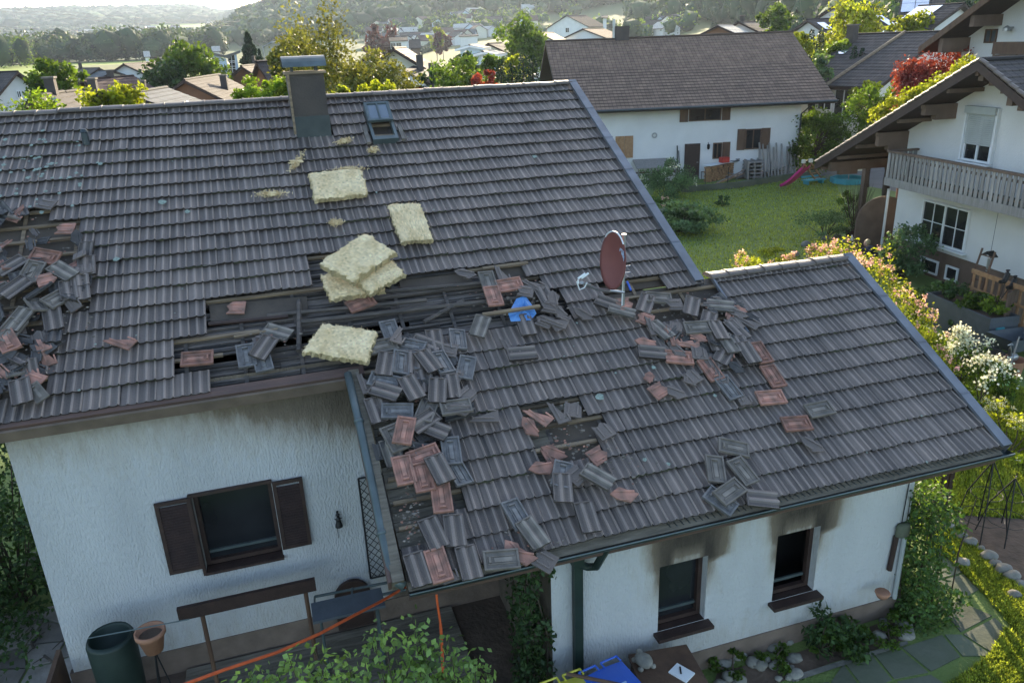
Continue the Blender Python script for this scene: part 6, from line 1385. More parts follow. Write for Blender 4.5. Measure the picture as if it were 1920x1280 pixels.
# person crouching in the garden
def person():
    q=gz(1627,505); p=np.array([q[0],q[1],0]); hp=plane_hit(1624,468,p,np.array([0,1.,0])); hz=max(1.0,min(1.5,hp[2])); hd=np.array([hp[0],p[1],hz])
    pts={'pel':(p+[.22,.1,.62],.15),'wa':(p+[.12,.05,.80],.13),'ch':(p+[.02,0,hz-.33],.155),'nk':(p+[-.02,-.02,hz-.17],.055),'shl':(p+[-.10,-.16,hz-.26],.07),'shr':(p+[-.08,.17,hz-.26],.07),
     'ell':(p+[-.24,-.2,.72],.045),'elr':(p+[-.22,.2,.72],.045),'wrl':(p+[-.42,-.1,.5],.032),'wrr':(p+[-.42,.1,.5],.032),'hal':(p+[-.5,-.08,.45],.03),'har':(p+[-.5,.08,.45],.03),
     'hil':(p+[.2,-.1,.55],.09),'hir':(p+[.2,.22,.55],.09),'knl':(p+[-.12,-.16,.48],.07),'knr':(p+[-.1,.24,.46],.07),'anl':(p+[.08,-.14,.09],.045),'anr':(p+[.1,.24,.09],.045),'tol':(p+[-.12,-.15,.04],.04),'tor':(p+[-.1,.25,.04],.04)}
    E=[('pel','wa'),('wa','ch'),('ch','nk'),('ch','shl'),('ch','shr'),('shl','ell'),('shr','elr'),('ell','wrl'),('elr','wrr'),('wrl','hal'),('wrr','har'),('pel','hil'),('pel','hir'),('hil','knl'),('hir','knr'),('knl','anl'),('knr','anr'),('anl','tol'),('anr','tor')]
    K=list(pts); V=[pts[k][0] for k in K]; ed=[(K.index(a),K.index(b)) for a,b in E]
    me=bpy.data.meshes.new('person'); me.from_pydata([(v-p).tolist() for v in V],ed,[]); o=bpy.data.objects.new('person',me); COL.objects.link(o); o.location=p.tolist(); ORG[o.name]=p
    m=o.modifiers.new('skin','SKIN'); 
    if not me.skin_vertices: bpy.context.view_layer.objects.active=o
    sv=me.skin_vertices[0].data if me.skin_vertices else None
    if sv is None:
        bpy.context.view_layer.objects.active=o; bpy.ops.mesh.customdata_skin_add(); sv=me.skin_vertices[0].data
    for i,k in enumerate(K): sv[i].radius=(pts[k][1],pts[k][1]); sv[i].use_root=(k=='pel')
    s=o.modifiers.new('sub','SUBSURF'); s.levels=2; s.render_levels=2; me.materials.append(MATS['cloth'])
    tag(o,'blond person in dark clothes crouching in the garden behind the flowering bushes','person')
    mb=MB(); mb.blob(hd+[-.02,0,0],(.095,.08,.115),seed=3,amp=.02,nu=16,nv=12); mb.blob(hd+[-.115,0,-.01],(.02,.014,.022),seed=1,amp=.02,nu=8,nv=5)
    for s_ in (-1,1): mb.blob(hd+[-.0,.082*s_,-.01],(.02,.012,.03),seed=1,amp=.02,nu=8,nv=5); mb.blob(hd+[-.1,.03*s_,.015],(.012,.014,.009),1,seed=1,amp=0,nu=8,nv=5)
    mb.blob(hd+[-.1,0,-.055],(.012,.025,.008),2,seed=1,amp=0,nu=8,nv=5)
    for wv in ('hal','har'):
        c=pts[wv][0]; mb.blob(c+[-.02,0,-.01],(.045,.035,.018),seed=4,amp=.03,nu=8,nv=5)
        for f in range(4): y=-.027+.018*f; mb.tube([c+[-.05,y,-.01],c+[-.085+.006*abs(f-1.5),y*1.2,-.02],c+[-.105+.01*abs(f-1.5),y*1.25,-.045]],[.009,.008,.006],6)
        mb.tube([c+[-.01,-.035,-.01],c+[-.045,-.06,-.03]],[.011,.008],6)
    mb.build('head','skin',o,smooth=True) if 0 else mk('head',np.vstack(mb.V),mb.F,['skin','iron','petal_pink'],o,mb.m,None,True)
    mb=MB(); mb.blob(hd+[.02,0,.035],(.115,.105,.115),seed=6,amp=.06,nu=16,nv=12); mb.build('hair','hair',o,smooth=True)
person()
# ================================================================== background houses
def bghouse(label,A,B,hw,pitch=30,wall='plasterN',roofm='rt_brown',hwb=None,chim=(),wins=(),gwins=(),name='village_house',ov=.5,ogb=.5,sky=(),group=None,zb=None):
    """A,B=(px,py,D) ridge ends; hw = half width"""
    a=gD(*A);b=gD(*B); z=(a[2]+b[2])/2; O=a*[1,1,0]; d=_n((b-a)*[1,1,0]); L=np.linalg.norm((b-a)[:2]); n=np.array([d[1],-d[0],0]); 
    if n@(O+d*L/2)>0: n=-n
    tp=math.tan(RD(pitch)); hb=hwb or hw; base=float(min(tz(*(O+d*L/2)[:2]),z-4)) if zb is None else zb
    t=thing(name,label,'house',[*(O+d*L/2)[:2],base],group)
    zf=z-hw*tp
    ro=gableroof(t,O,d,n,0,L,hw,0,-hb,zf,z,z-hb*tp,roofm,th=.2,step=.4,vm='white' if wall in('bluewall',) else 'woodD')
    sf=lambda y:z-abs(y)*tp-.12
    w=gablewalls(t,O,d,n,ogb,L-ogb,hw-ov,-hb+ov,0,base-.5,sf,wall)
    for (s,y,w_,h_) in chim:
        w_*=.68;h_*=.62; mb=MB(); mb.box(O+d*L*s+n*y+UPV*(z-abs(y)*tp+h_/2-.2),(w_,w_,h_+.6),rz=math.atan2(d[1],d[0])); mb.box(O+d*L*s+n*y+UPV*(z-abs(y)*tp+h_+.12),(w_*1.25,w_*1.25,.08),1,rz=math.atan2(d[1],d[0])); mb.build('chimney',['chim','tile_worn'],ro)
    for (s,dz,ww,wh) in wins: win(t,O+n*(hw-ov),d,n,L*s-ww/2,zf-dz-wh,ww,wh,fm='white')
    for (e,y,dz,ww,wh) in gwins: # gable windows; e 0/1 end
        dd=-d if e==0 else d; win(t,O+d*(ogb if e==0 else L-ogb),n,dd,y-ww/2,z-dz-wh,ww,wh,fm='white')
    for (s,y,ww,wh) in sky:
        fr=(O+d*L*s+n*y+UPV*(z-abs(y)*tp+.05),d,_n(n-UPV*tp),_n(UPV+n*tp)); mb=MB(); mb.ob(fr,-ww/2,ww/2,-wh/2,wh/2,0,.06); mb.build('roof_window','solar',ro)
    return t,O,d,n,L,z,zf
def solar(t,O,d,n,z,hwp,s0,s1,y0,y1,L):
    tp=hwp; fr=(O+UPV*(z+.09),d,_n(n-UPV*tp),_n(UPV+n*tp)); mb=MB(); k=int((s1-s0)*L/1.05)
    for i in range(k):
        for j in range(int((y1-y0)/1.7)):
            mb.ob(fr,s0*L+i*1.05,s0*L+i*1.05+1.0,y0+j*1.72,y0+j*1.72+1.66,0,.04)
    return mb.build('solar_panel','solar',[c for c in t.children if c.name.startswith('roof')][0])
H=bghouse
H('bluish roofed low house at the far left edge with a small sunlit gable',(-70,136,88),(34,136,84),4.2,33,'plasterN','rt_dark',chim=(),gwins=((1,0,1.6,.5,.6),))
H('low hip like blue grey roofed house beyond the round yellowish tree',(148,129,125),(186,127,118),4.6,28,'plasterN','rt_dark',wins=((.5,.4,.9,1.0),),gwins=((0,0,2.2,1.,1.1),),chim=((.1,0,.5,.9),))
H('low house with pale flat eave between the blue grey roof and the white gable',(186,133,118),(214,133,114),3.2,22,'cream','rt_grey')
H('large white gable house with brown roof on the edge of the meadow',(231,119,118),(296,116,140),5.6,29,'plasterN','rt_brown',gwins=((0,0,1.9,.7,.8),))
H('small house with a purple brown roof peeping left of the big round tree',(283,117,150),(316,113,150),4.2,33,'cream','rt_brown',chim=((.3,0,.6,1.),))
H('reddish brown roofed house behind the leafy shrubs left of the slab roof',(152,148,66),(250,143,70),5.2,28,'woodM','rt_red',chim=((.55,.0,.5,.6),))
H('orange walled house with a hooded chimney just beyond the left ridge',(64,181,40),(118,172,44),3.1,30,'yellow_wall','rt_brown',chim=((.62,.0,.6,.9),),)
H('brown ridge and chimney house half hidden by the bright shrubs',(120,171,47),(178,166,52),3.2,30,'brickwall','rt_brown',chim=((.75,.3,.6,.9),))
H('grey slab roofed house directly behind the ridge with one narrow skylight',(240,176,44),(312,163,50),5.4,24,'cream','rt_grey',chim=((.5,-.2,.3,.7),),sky=((.55,2.2,.35,1.1),))
H('brown timber house with black chimney and three slim skylights',(344,150,62),(412,139,74),5.2,30,'brickwall','rt_brown',chim=((.45,1.6,.7,1.4),),gwins=((0,1.5,3.4,1.,1.2),),sky=((.55,2.9,.35,1.6),(.74,2.9,.35,1.6),(.9,2.9,.3,1.2)))
def block(label,pts,D,dep,wn_):
    P=[gD(x,y,D) for x,y in pts]; bz=float(tz(*P[0][:2])); 
    P=[P[0],P[1],np.array([P[1][0],P[1][1],bz-1]),np.array([P[0][0],P[0][1],bz-1])]; dv=_n((P[1]-P[0])*[1,1,0]); nv=np.array([dv[1],-dv[0],0]); nv=nv if nv@P[0]<0 else -nv
    t=thing('apartment_block',label,'house',[*((P[0]+P[1])/2)[:2],bz]); mb=MB(); mb.prism(P,-nv*dep); mb.build('wall','bluewall',t)
    mb=MB(); a,b=P[0]-dv*.5+nv*.5,P[1]+dv*.5+nv*.5; mb.prism([a,b,b-nv*(dep+1),a-nv*(dep+1)],(0,0,.3)); mb.build('roof','rt_bright',t)
    for (x,y) in wn_: q=plane_hit(x,y,P[0],nv); win(t,np.array([P[0][0],P[0][1],0]),dv,nv,(q-P[0])@dv-.45,q[2]-.5,.9,1.0,fm='white',pm='glassD')
block('white and blue three storey block with a bright slanting roof, left of two',[(396,101),(424,111)],108,7,[(404,116),(406,129)])
block('white and blue three storey block behind the spruce, right of two',[(428,109),(443,100)],112,7,[(434,110),(435,122),(436,132)])
H('brown timber gable with a small pale window left of the dark tiled dormer',(452,124,78),(478,121,84),4.4,36,'brickwall','rt_brown',gwins=((0,0,2.2,1.2,1.3),),chim=((.95,0,.4,1.),))
H('house with steep black scale tiled roof just left of the chimney',(480,116,58),(545,112,62),5.2,60,'rt_black' if 0 else 'brickwall','rt_black')
tg,Og,dg_,ng,Lg,zg,_f=H('white gable end house with a long brown lower roof, two chimneys and skylights',(737,94,58),(760,86,72),5.0,33,'cream','rt_brown',name='gable_house',gwins=((0,-1.2,2.4,.8,.9),))
P4=[gD(757,131,55),gD(829,169,49),gD(872,160,56),gD(800,112,64)]; mb=MB(); mb.prism(P4,(0,0,-.18)); lr=mb.build('lower_roof','rt_brown',tg)
mb=MB(); mb.prism([P4[0]*[1,1,0]+[.3,.3,0],P4[1]*[1,1,0]+[-.2,.4,0],P4[1]+[-.2,.4,-.2],P4[0]+[.3,.3,-.2]],(.02,.3,0)); mb.build('annex_wall','plasterN',tg)
for (u_0,v_0,w_0) in ((.22,.35,.4),(.6,.3,.45)):
    q=P4[0]*(1-u_0)*(1-v_0)+P4[1]*u_0*(1-v_0)+P4[2]*u_0*v_0+P4[3]*(1-u_0)*v_0; mb=MB(); mb.box(q+[0,0,.45],(w_0,w_0,1.1)); mb.build('chimney','chim',lr)
for (u_0,v_0) in ((.36,.75),(.52,.6),(.75,.35)):
    Q=lambda a,b:P4[0]*(1-a)*(1-b)+P4[1]*a*(1-b)+P4[2]*a*b+P4[3]*(1-a)*b; mb=MB(); mb.prism([Q(u_0,v_0)+[0,0,.05],Q(u_0+.1,v_0)+[0,0,.05],Q(u_0+.1,v_0+.1)+[0,0,.05],Q(u_0,v_0+.1)+[0,0,.05]],(0,0,.05)); mb.build('roof_window','solar',lr)
H('low red roofed outbuilding with a tiny chimney beside the tall walnut tree',(692,102,72),(712,99,84),3.,32,'cream','rt_red',chim=((.5,0,.5,.8),))
H('modern white house with bright mono pitch roofs, left one of the pair',(880,88,84),(895,81,92),1.5,12,'bluewall','rt_bright',gwins=((0,0,1.6,1.,1.4),))
H('modern white house with bright mono pitch roofs, right one of the pair',(905,102,74),(925,90,84),1.4,12,'bluewall','rt_bright',gwins=((0,.5,1.8,1.,1.4),))
H('dark roofed low house right of the modern white pair',(915,84,118),(940,78,122),4,24,'cream','rt_dark')
H('long white house at the upper edge of the meadow, centre left',(729,71,300),(764,69,300),7,10,'plasterN','rt_brown',wins=((.2,.6,1.8,1.6),(.5,.6,1.8,1.6),(.8,3.6,1.8,1.6)))
H('low brown barn right of the long white meadow house',(766,76,300),(788,73,300),6,25,'woodM','rt_brown')
H('long low white hall at the top of the meadow',(860,66,330),(897,64,330),4,8,'plasterN','rt_grey')
H('small white gabled house above the farmhouse ridge, left',(1010,60,150),(1038,62,170),4.2,28,'plasterN','rt_brown',gwins=((0,0,2.,1.,1.),))
H('white chalet with brown roof on the far meadow',(1062,36,290),(1098,22,300),9,24,'plasterN','rt_brown',gwins=((0,0,4.,1.5,1.5),))
H('low purple roofed house behind the flue of the farmhouse',(1092,58,170),(1132,50,180),6.4,20,'plasterN','rt_red')
H('tiny white shed beside the flue of the farmhouse',(1128,30,280),(1140,29,280),4,10,'plasterN','rt_grey')
H('house with a bright panelled roof behind the farmhouse ridge',(1345,49,100),(1373,46,108),4,24,'brickwall','rt_bright')
H('small white dormer house right of the bright panelled roof',(1385,40,110),(1414,42,118),4,26,'plasterN','rt_dark',chim=((.2,0,.8,1.),),gwins=((1,0,1.6,1.,1.),))
t,O2,d2,n2,L2,z2,_f=H('long dark hip roofed bungalow behind the yellow shrubs, upper right',(1592,66,64),(1775,58,60),6.2,26,'plasterN','rt_dark',chim=((.14,1.,.8,1.6),),wins=((.42,.25,1.1,1.3),(.62,.2,1.4,1.9),(.83,.2,2.,1.6)),sky=((.2,2.4,.7,.5),))
mb=MB(); mb.tube([O2+d2*L2*.6+UPV*(z2+.05),O2+d2*L2*.46+n2*6.6+UPV*(z2-6.6*math.tan(RD(26))+.08)],.12,6); mb.build('hip_cap','lath',t)
mb=MB(); mb.tube([O2+d2*L2*.33+n2*6.5+UPV*(_f-.1),O2+d2*L2*.35+n2*6.15+UPV*(_f-.7),O2+d2*L2*.35+n2*6.15+UPV*(_f-4)],.07,6); mb.build('downpipe','tin',t)
for A,B,hw,l,s in (((1690,-6,82),(1775,-20,82),6,'house with a large steep solar array at the top right',(.05,.85,.6,5.6)),((1722,16,72),(1810,2,70),6.5,'house roof covered with solar panels left of the second balcony gable',(.05,.9,.4,5.6)),((1596,22,96),(1640,16,98),5,'dark roof with a pale glazed strip behind the drooping tree',(.5,.95,1.,4.6)),((1560,14,110),(1592,10,112),5,'roof with a white shining solar panel at the top, left of the drooping tree',(.1,.9,1.2,3.)),((1512,38,98),(1556,34,100),5,'dark roof with a single shining panel right above the cypresses',(.15,.75,1.2,3.2))):
    t,O3,d3,n3,L3_,z3,_f=H(l,A,B,hw,24,'plasterN','rt_brown'); solar(t,O3,d3,n3,z3,math.tan(RD(24)),*s,L3_)
# second balcony gable top right
P0=gD(1805,86,43); dn2=-rd; sO=P0*[1,1,0]
sh=thing('second_balcony_house','white gabled house with wide wooden eaves and balcony behind the nearer balcony house','house',sO)
def sp(px,py,off=0): p=plane_hit(px,py,sO+rn*off,rn)-sO; return p@rd,p[2]
sa2,za2=sp(1895,-40,1.5); sl2,zl2=sp(1725,88,1.5); pt2=(za2-zl2)/(sa2-sl2)
ro2=gableroof(sh,sO,-rn,rd,-1.5,10,2*sa2-sl2,sa2,sl2,zl2,za2,zl2,'rt_brown',th=.25)
r2=lambda y: za2-abs(y-sa2)*pt2-.28
mb=MB(); A=sO+rn*1.52+rd*sl2+UPV*zl2;B=sO+rn*1.52+rd*sa2+UPV*za2; mb.prism([A,B,B-UPV*.3,A-UPV*.3],rn*.05); A2=sO+rn*1.52+rd*(2*sa2-sl2)+UPV*zl2; mb.prism([B,A2,A2-UPV*.3,B-UPV*.3],rn*.05); mb.build('verge_board','woodM',ro2)
V=[];F=[]
W2=lambda s,t,z:sO+rd*s-rn*t+UPV*z
s0_=0; s1_=2*sa2
q4([W2(0,0,0),W2(s1_,0,0),W2(s1_,0,r2(s1_)),W2(sa2,0,r2(sa2)),W2(0,0,r2(0))]); q4([W2(0,0,0),W2(0,0,r2(0)),W2(0,9,r2(0)),W2(0,9,0)])
mk('wall',V,F,'plasterN',sh)
for y,hh in ((.3,.6),(sa2-1.8,.45)): mb=MB(); mb.ob((sO+rd*y+UPV*(r2(y)-.02),rn,rd,UPV),-1,1.4,-.12,.12,-hh,0); mb.build('purlin','woodP',sh)
a=sp(1850,55);b=sp(1872,57);c=sp(1850,81); win(sh,sO,rd,rn,a[0],c[1],b[0]-a[0],a[1]-c[1],fm='woodM',pm='glassS')
a=sp(1898,52,.05); mb=MB(); mb.tube([sO+rd*a[0]+UPV*a[1],sO+rd*a[0]+rn*.3+UPV*a[1]],.04,6); mb.lathe((0,0,0),[(0,.2),(.16,.1),(.16,-.02),(0,-.02)],10,fr=(sO+rd*a[0]+rn*.3+UPV*(a[1]-.1),rd,rn,UPV)); mb.build('wall_lamp','steel',sh)
a=sp(1862,82,1.2);b=sp(1862,103,1.2); mb=MB(); 
for z in np.linspace(b[1]+.1,a[1],4): mb.ob((sO,rd,rn,UPV),a[0],s1_,1.15,1.2,z-.08,z+.06)
for s in np.arange(a[0],s1_,1.2): mb.ob((sO,rd,rn,UPV),s,s+.08,1.1,1.148,b[1],a[1])
mb.build('balcony_rail','woodM',sh); mb=MB(); mb.ob((sO,rd,rn,UPV),a[0],s1_,.02,1.14,b[1]-.2,b[1]); mb.build('balcony_floor','woodP',sh)
# parking court: low white wall, garage, cars
a=gz(1592,222);b=gz(1640,234);cw=thing('courtyard_wall','low white angled wall with a tiled cap in front of the parked cars','wall',a)
K=[gz(1583,232),gz(1620,238),gz(1642,228)]
mb=MB()
for i in range(2):
    p,q=K[i],K[i+1]; dd=_n((q-p)*[1,1,0]); L=np.linalg.norm((q-p)[:2]); fr=(np.array([p[0],p[1],0]),dd,np.array([-dd[1],dd[0],0]),UPV); mb.ob(fr,0,L,0,.25,0,1.5); mb.ob(fr,-.1,L+.1,-.1,.35,1.502,1.62,1)
mb.build('body',['plasterN','rt_brown'],cw)
a=gz(1545,225);gg=thing('garage','low garage with a pale corrugated roof left of the courtyard wall','garage',a)
p,q=gz(1545,222),gz(1612,208); dd=_n((q-p)*[1,1,0]); L=np.linalg.norm((q-p)[:2]); fr=(np.array([p[0],p[1],0]),dd,np.array([-dd[1],dd[0],0]),UPV); 
mb=MB(); mb.ob(fr,0,L,0,3,0,1.55); mb.build('wall','woodM',gg); mb=MB()
for i in range(int(L/.25)): mb.ob(fr,i*.25,i*.25+.2,-.2,3.2,1.56,1.66)
mb.ob(fr,0,L,-.15,3.15,1.552,1.60); mb.build('roof','rt_grey',gg)
mb=MB(); p=gz(1535,225); mb.box(p+[0,1,1.2],(1.2,1.0,2.6)); mb.box(p+[0,1,2.56],(1.5,1.3,.1),1); top(mb.build('white_shed',['plasterN','rt_dark'],origin=p),'narrow white shed right behind the farmhouse corner','shed')
def car(px,py,m,label,rz,hatch=True):
    p=gz(px,py); t=thing('parked_car',label,'car',p); 
    c,s=cos(rz),sin(rz); fr=(p,np.array([c,s,0]),np.array([-s,c,0]),UPV)
    prof_=[(-2.1,.3),(-2.15,.62),(-2.05,.88),(-1.2,.98),(-.5,1.40),(.9,1.46),(1.75,1.02),(2.1,.92),(2.12,.35)]
    V=[];nn_=len(prof_)
    for (y,k) in ((-.86,1),(-.8,1),(.8,1),(.86,1)):
        for (x,z) in prof_: V.append(fr[0]+fr[1]*x*(1 if abs(y)<.85 else .99)+fr[2]*y*(.86 if z>1.2 else 1)+fr[3]*z)
    F=[tuple(range(nn_)),tuple(3*nn_+i for i in range(nn_))[::-1]]+[(a*nn_+i,(a+1)*nn_+i,(a+1)*nn_+i+1,a*nn_+i+1) for a in range(3) for i in range(nn_-1)]+[(nn_*a+nn_-1,nn_*(a+1)+nn_-1,nn_*(a+1),nn_*a) for a in range(3)]
    mb=MB(); mb.add(V,F); bd=mb.build('body',m,t)
    mb=MB(); T=lambda x,y,z:fr[0]+fr[1]*x+fr[2]*y+fr[3]*z
    for (x0,z0,x1,z1) in ((-1.15,1.0,-.55,1.38),(1.7,1.06,.98,1.44)):
        sx=-1 if x0<0 else 1; mb.prism([T(x0+.02*sx,-.7,z0),T(x0+.02*sx,.7,z0),T(x1+.02*sx,.6,z1),T(x1+.02*sx,-.6,z1)],UPV*.02)
    for y in (-1,1): mb.prism([T(-1.0,.845*y,1.0),T(1.5,.845*y,1.04),T(.85,.73*y,1.38),T(-.45,.73*y,1.36)],fr[2]*.012*y)
    mb.build('window','glassS',bd)
    for x in (-1.3,1.35):
        for y in (-.8,.8): 
            mb=MB(); mb.lathe((0,0,0),[(0,-.1),(.22,-.1),(.32,-.08),(.33,0),(.32,.08),(.22,.1),(0,.1)],16,fr=(T(x,y,.33),fr[1],UPV,fr[2])); w=mb.build('wheel','tyre',t); mb=MB(); mb.lathe((0,0,0),[(0,.11 if y>0 else -.11),(.2,.105 if y>0 else -.105)],10,fr=(T(x,y,.33),fr[1],UPV,fr[2])); mb.build('rim','steel',w)
    for y in (-.65,.65): mb=MB(); mb.box(T(-2.1,y,.78),(.12,.3,.16),rz=rz); mb.build('tail_lamp','lamp_red',t); mb=MB(); mb.box(T(2.08,y,.7),(.12,.32,.16),rz=rz); mb.build('headlight','white',t)
    return t
car(1664,214,'car_grey','dark grey parked car behind the white courtyard wall',.75); car(1645,192,'car_silver','silver parked car with a bright windscreen behind the dark one',.9); car(1607,250,'car_teal','pale teal car half hidden below the courtyard wall',.3)
car(1655,150,'car_silver','pale car roof under the bushes by the bungalow',.2)
# street lamp far left, mast
p=terr(494,105); mb=MB(); zt=gD(494,88,105)[2]; mb.tube([p,[p[0],p[1],zt],[p[0]+1.2,p[1],zt+.5]],.08,6); mb.box([p[0]+1.6,p[1],zt+.5],(.9,.3,.12)); top(mb.build('street_lamp','steel',origin=p),'curved grey street lamp above the roofs left of the chimney','street lamp')
# ================================================================== trees
def T(label,px,D,ytop,r,m,n=2500,leaf=.25,ncl=34,seed=1,trunk=.3,z=None,name='broadleaf_tree',cat='tree',asp_=2.3,**k):
    b=terr(px,D); zt=gD(px,ytop,D)[2]; trunk=max(trunk,1-asp_*r/max(1,zt-b[2])); return tree(name,label,cat,b,zt-b[2],r,m,n,leaf,ncl,seed,trunk,**k)
T('tall walnut tree with spiky sunlit shoots right behind the chimney',602,30,18,1.9,'olive',20000,.13,95,1,.2,asp_=4,name='walnut_tree',low=-.9)
T('lower spreading part of olive green foliage right of the walnut tree',690,27,98,1.55,'olive',13000,.125,80,2,.2,name='walnut_tree',low=-.9)
T('dark leafy tree between the scale tiled roof and the walnut tree',555,36,62,1.2,'olive',8000,.15,50,3,.3,name='walnut_tree')
T('big round dark green tree beside the white blocks',347,76,76,3.0,'leaf',7000,.38,70,4,.1,low=-.9)
T('wide lower green tree left of the big round one',308,72,112,2.2,'leaf_dark',4000,.34,50,5,.1,low=-.9)
T('feathery yellow green tree at the left edge of the village',88,58,112,1.6,'leaf',4500,.26,50,6,.12,low=-.9,name='birch_tree')
T('smaller grey green tree leaning right of the feathery tree',128,60,126,1.1,'leaf',2200,.26,30,7,.12,low=-.9,name='birch_tree')
T('bright fruit tree at the left edge just behind the ridge',22,19,172,1.1,'leaf_light',7000,.09,40,8,.2,low=-.7,name='fruit_tree')
T('bright leafy shrub tree poking over the ridge, left of the pair',170,19.5,170,.75,'leaf_yellow',5200,.10,34,9,.3,name='cherry_tree')
T('bright leafy shrub tree poking over the ridge, right of the pair',226,19.5,163,.62,'leaf_yellow',4600,.10,34,10,.3,name='cherry_tree')
T('small bright sapling between the pair of leafy ridge shrubs',200,20.5,180,.5,'leaf_light',1200,.12,16,11,.3,name='cherry_tree')
T('bright green bush tree just left of the chimney',515,21.5,146,.66,'leaf_light',6000,.09,34,12,.3,name='fruit_tree',low=-.9)
T('pale green bush tree over the ridge below the black roof',466,22,150,.6,'leaf_light',5000,.09,28,13,.3,name='fruit_tree',low=-.9)
T('yellow green bush tree against the left side of the chimney',540,21,148,.4,'leaf_yellow',1500,.09,20,14,.3,name='fruit_tree',low=-.9)
T('yellow green sapling just right of the chimney',628,21,160,.28,'leaf_yellow',900,.09,12,15,.4,name='fruit_tree')
T('bright yellow green sapling left of the skylight top',690,21,146,.58,'leaf_yellow',4400,.08,24,16,.35,name='fruit_tree')
T('maroon leaved small tree over the ridge below the gable house',768,27,160,.75,'leaf_maroon',2400,.13,28,17,.3,name='plum_tree')
T('dark green low tree left of the round yellowish bush tree',812,52,118,1.5,'leaf_dark',1800,.28,24,18,.2,low=-.9)
T('round yellowish green bush tree in the middle distance',856,47,106,1.75,'leaf',6000,.2,60,19,.1,low=-.9,name='willow_bush')
T('small green tree in front of the modern white pair',872,60,96,1.2,'leaf_dark',1800,.28,24,20,.2)
T('scarlet red maple beside the conifer hedge',903,43,128,.75,'leaf_red',2200,.17,26,21,.15,low=-.9,name='red_maple')
T('large round tree with pointed tufts above the conifer hedge',976,86,37,2.9,'leaf',6500,.4,60,22,.2,low=-.8)
T('golden green tree between the conifers and the round tree',958,55,95,1.1,'leaf_yellow',1800,.24,24,23,.25,low=-.8)
T('mid green tree left of the golden one',925,58,98,1.2,'leaf',2000,.26,26,24,.2,low=-.9)
T('weeping yellow green willow at the upper right',1600,76,2,3.2,'leaf_yellow',8000,.34,70,25,.15,low=-.9,name='willow_tree')
T('bright yellow green maple in front of the solar roofs',1715,68,22,2.0,'leaf_yellow',6000,.32,50,26,.2,low=-.8)
T('pale conifer rising above the farmhouse ridge',1450,112,8,2.4,'leaf',2600,.5,34,27,.05,low=-.95,name='pine_tree')
T('light green loose tree behind the right end of the farmhouse ridge',1570,62,74,1.3,'leaf_light',2600,.24,30,28,.1,low=-.9)
T('golden flowering tree touching the right end of the farmhouse ridge',1503,66,56,1.0,'leaf_yellow',1500,.26,20,29,.3)
T('pale green shrub tree right of the farmhouse roof edge',1532,58,96,1.3,'leaf_blue',1800,.24,26,30,.1,low=-.9)
T('dark reddish green bushy tree right of the farmhouse eave',1572,60,118,1.9,'leaf_maroon',4200,.24,44,31,.05,low=-.9)
T('purple copper beech among the distant village houses',710,330,34,7.,'leaf_maroon',900,2.2,24,32,.1,low=-.9,name='copper_beech')
T('red leaved tree among the village houses right of the copper beech',830,345,60,3.5,'leaf_maroon',500,2.,16,33,.1,low=-.9,name='copper_beech')
T('yellow tree beside the red leaved village tree',818,350,50,4,'leaf_yellow',400,2.,14,34,.1,low=-.9)
T('crimson japanese maple spreading behind the balcony house ridge',1800,43,78,2.3,'leaf_red',11000,.15,70,35,.3,low=-.7,name='red_maple')
T('crimson maple branch hanging lower left of the main crimson crown',1742,43,104,1.4,'leaf_red',5000,.15,26,36,.3,low=-.8,name='red_maple')
for i,(px,y,D,r,m,l) in enumerate([(1738,152,37,1.1,'leaf_yellow','lowest'),(1780,130,37,1.0,'leaf_yellow','middle'),(1825,108,37,.9,'leaf_yellow','topmost')]):
    T('glowing yellow green laurel behind the left roof slope, %s of three'%l,px,D,y,r,m,2600,.14,30,40+i,.2,low=-.9,name='laurel_bush',cat='bush',group='laurel bushes behind the balcony house roof')
T('yellow green laurel bush low beside the roof slope near the dark car',1700,37,168,1.0,'leaf_yellow',1500,.13,20,44,.2,low=-.9,name='laurel_bush',cat='bush')
for i,(px,y,D,r,m,l) in enumerate([(1660,143,48,1.5,'leaf','reddish tipped bush left of the laurels behind the cars'),(1700,150,47,1.2,'leaf_light','green bush right behind the parked cars'),(1640,150,55,1.,'leaf_yellow','small yellowish bush below the bungalow downpipe')]):
    T(l,px,D,y,r,m,2600,.18,30,50+i,.1,low=-.9,name='garden_bush',cat='bush')
T('round rhododendron bush with pink flowers at the farmhouse corner',1550,52.5,206,1.9,'leaf',8000,.18,60,55,.02,low=-.95,name='rhododendron',cat='bush')
# conifers
def conifer(label,px,D,ytop,r,m='conifer',n=2600,leaf=.3,seed=1,shape=1.,name='spruce_tree',group=None,z0=.03):
    b=terr(px,D); h=gD(px,ytop,D)[2]-b[2]; t=thing(name,label,'tree',b,group); g=np.random.default_rng(seed)
    u=g.random(n)**.75; zz=z0+(1-z0)*(1-u*.98); lay=.82+.18*np.sin(zz*h*2.6*2) if shape==1. else 1
    rad=r*(np.clip(1-zz,0,1)**(.9 if shape==1. else .38))*lay*(.55+.45*g.random(n)**.4); a=g.random(n)*6.283
    P=np.stack([b[0]+rad*np.cos(a),b[1]+rad*np.sin(a),b[2]+zz*h-(.15*rad if shape==1. else 0)],1); leafobj('crown',P,leaf*(.6+.8*g.random(n)),m,t,asp=.45)
    mb=MB(); mb.tube([b-[0,0,.2],b+[0,0,h*.96]],[.1+.02*h,.02],7); mb.build('trunk','bark',t); return t
conifer('dark blue spruce right of the white and blue blocks',468,104,60,3.8,n=7000,leaf=.5,seed=1)
conifer('smaller dark spruce leaning right of the blue spruce',486,108,92,2.,n=2200,leaf=.4,seed=2)
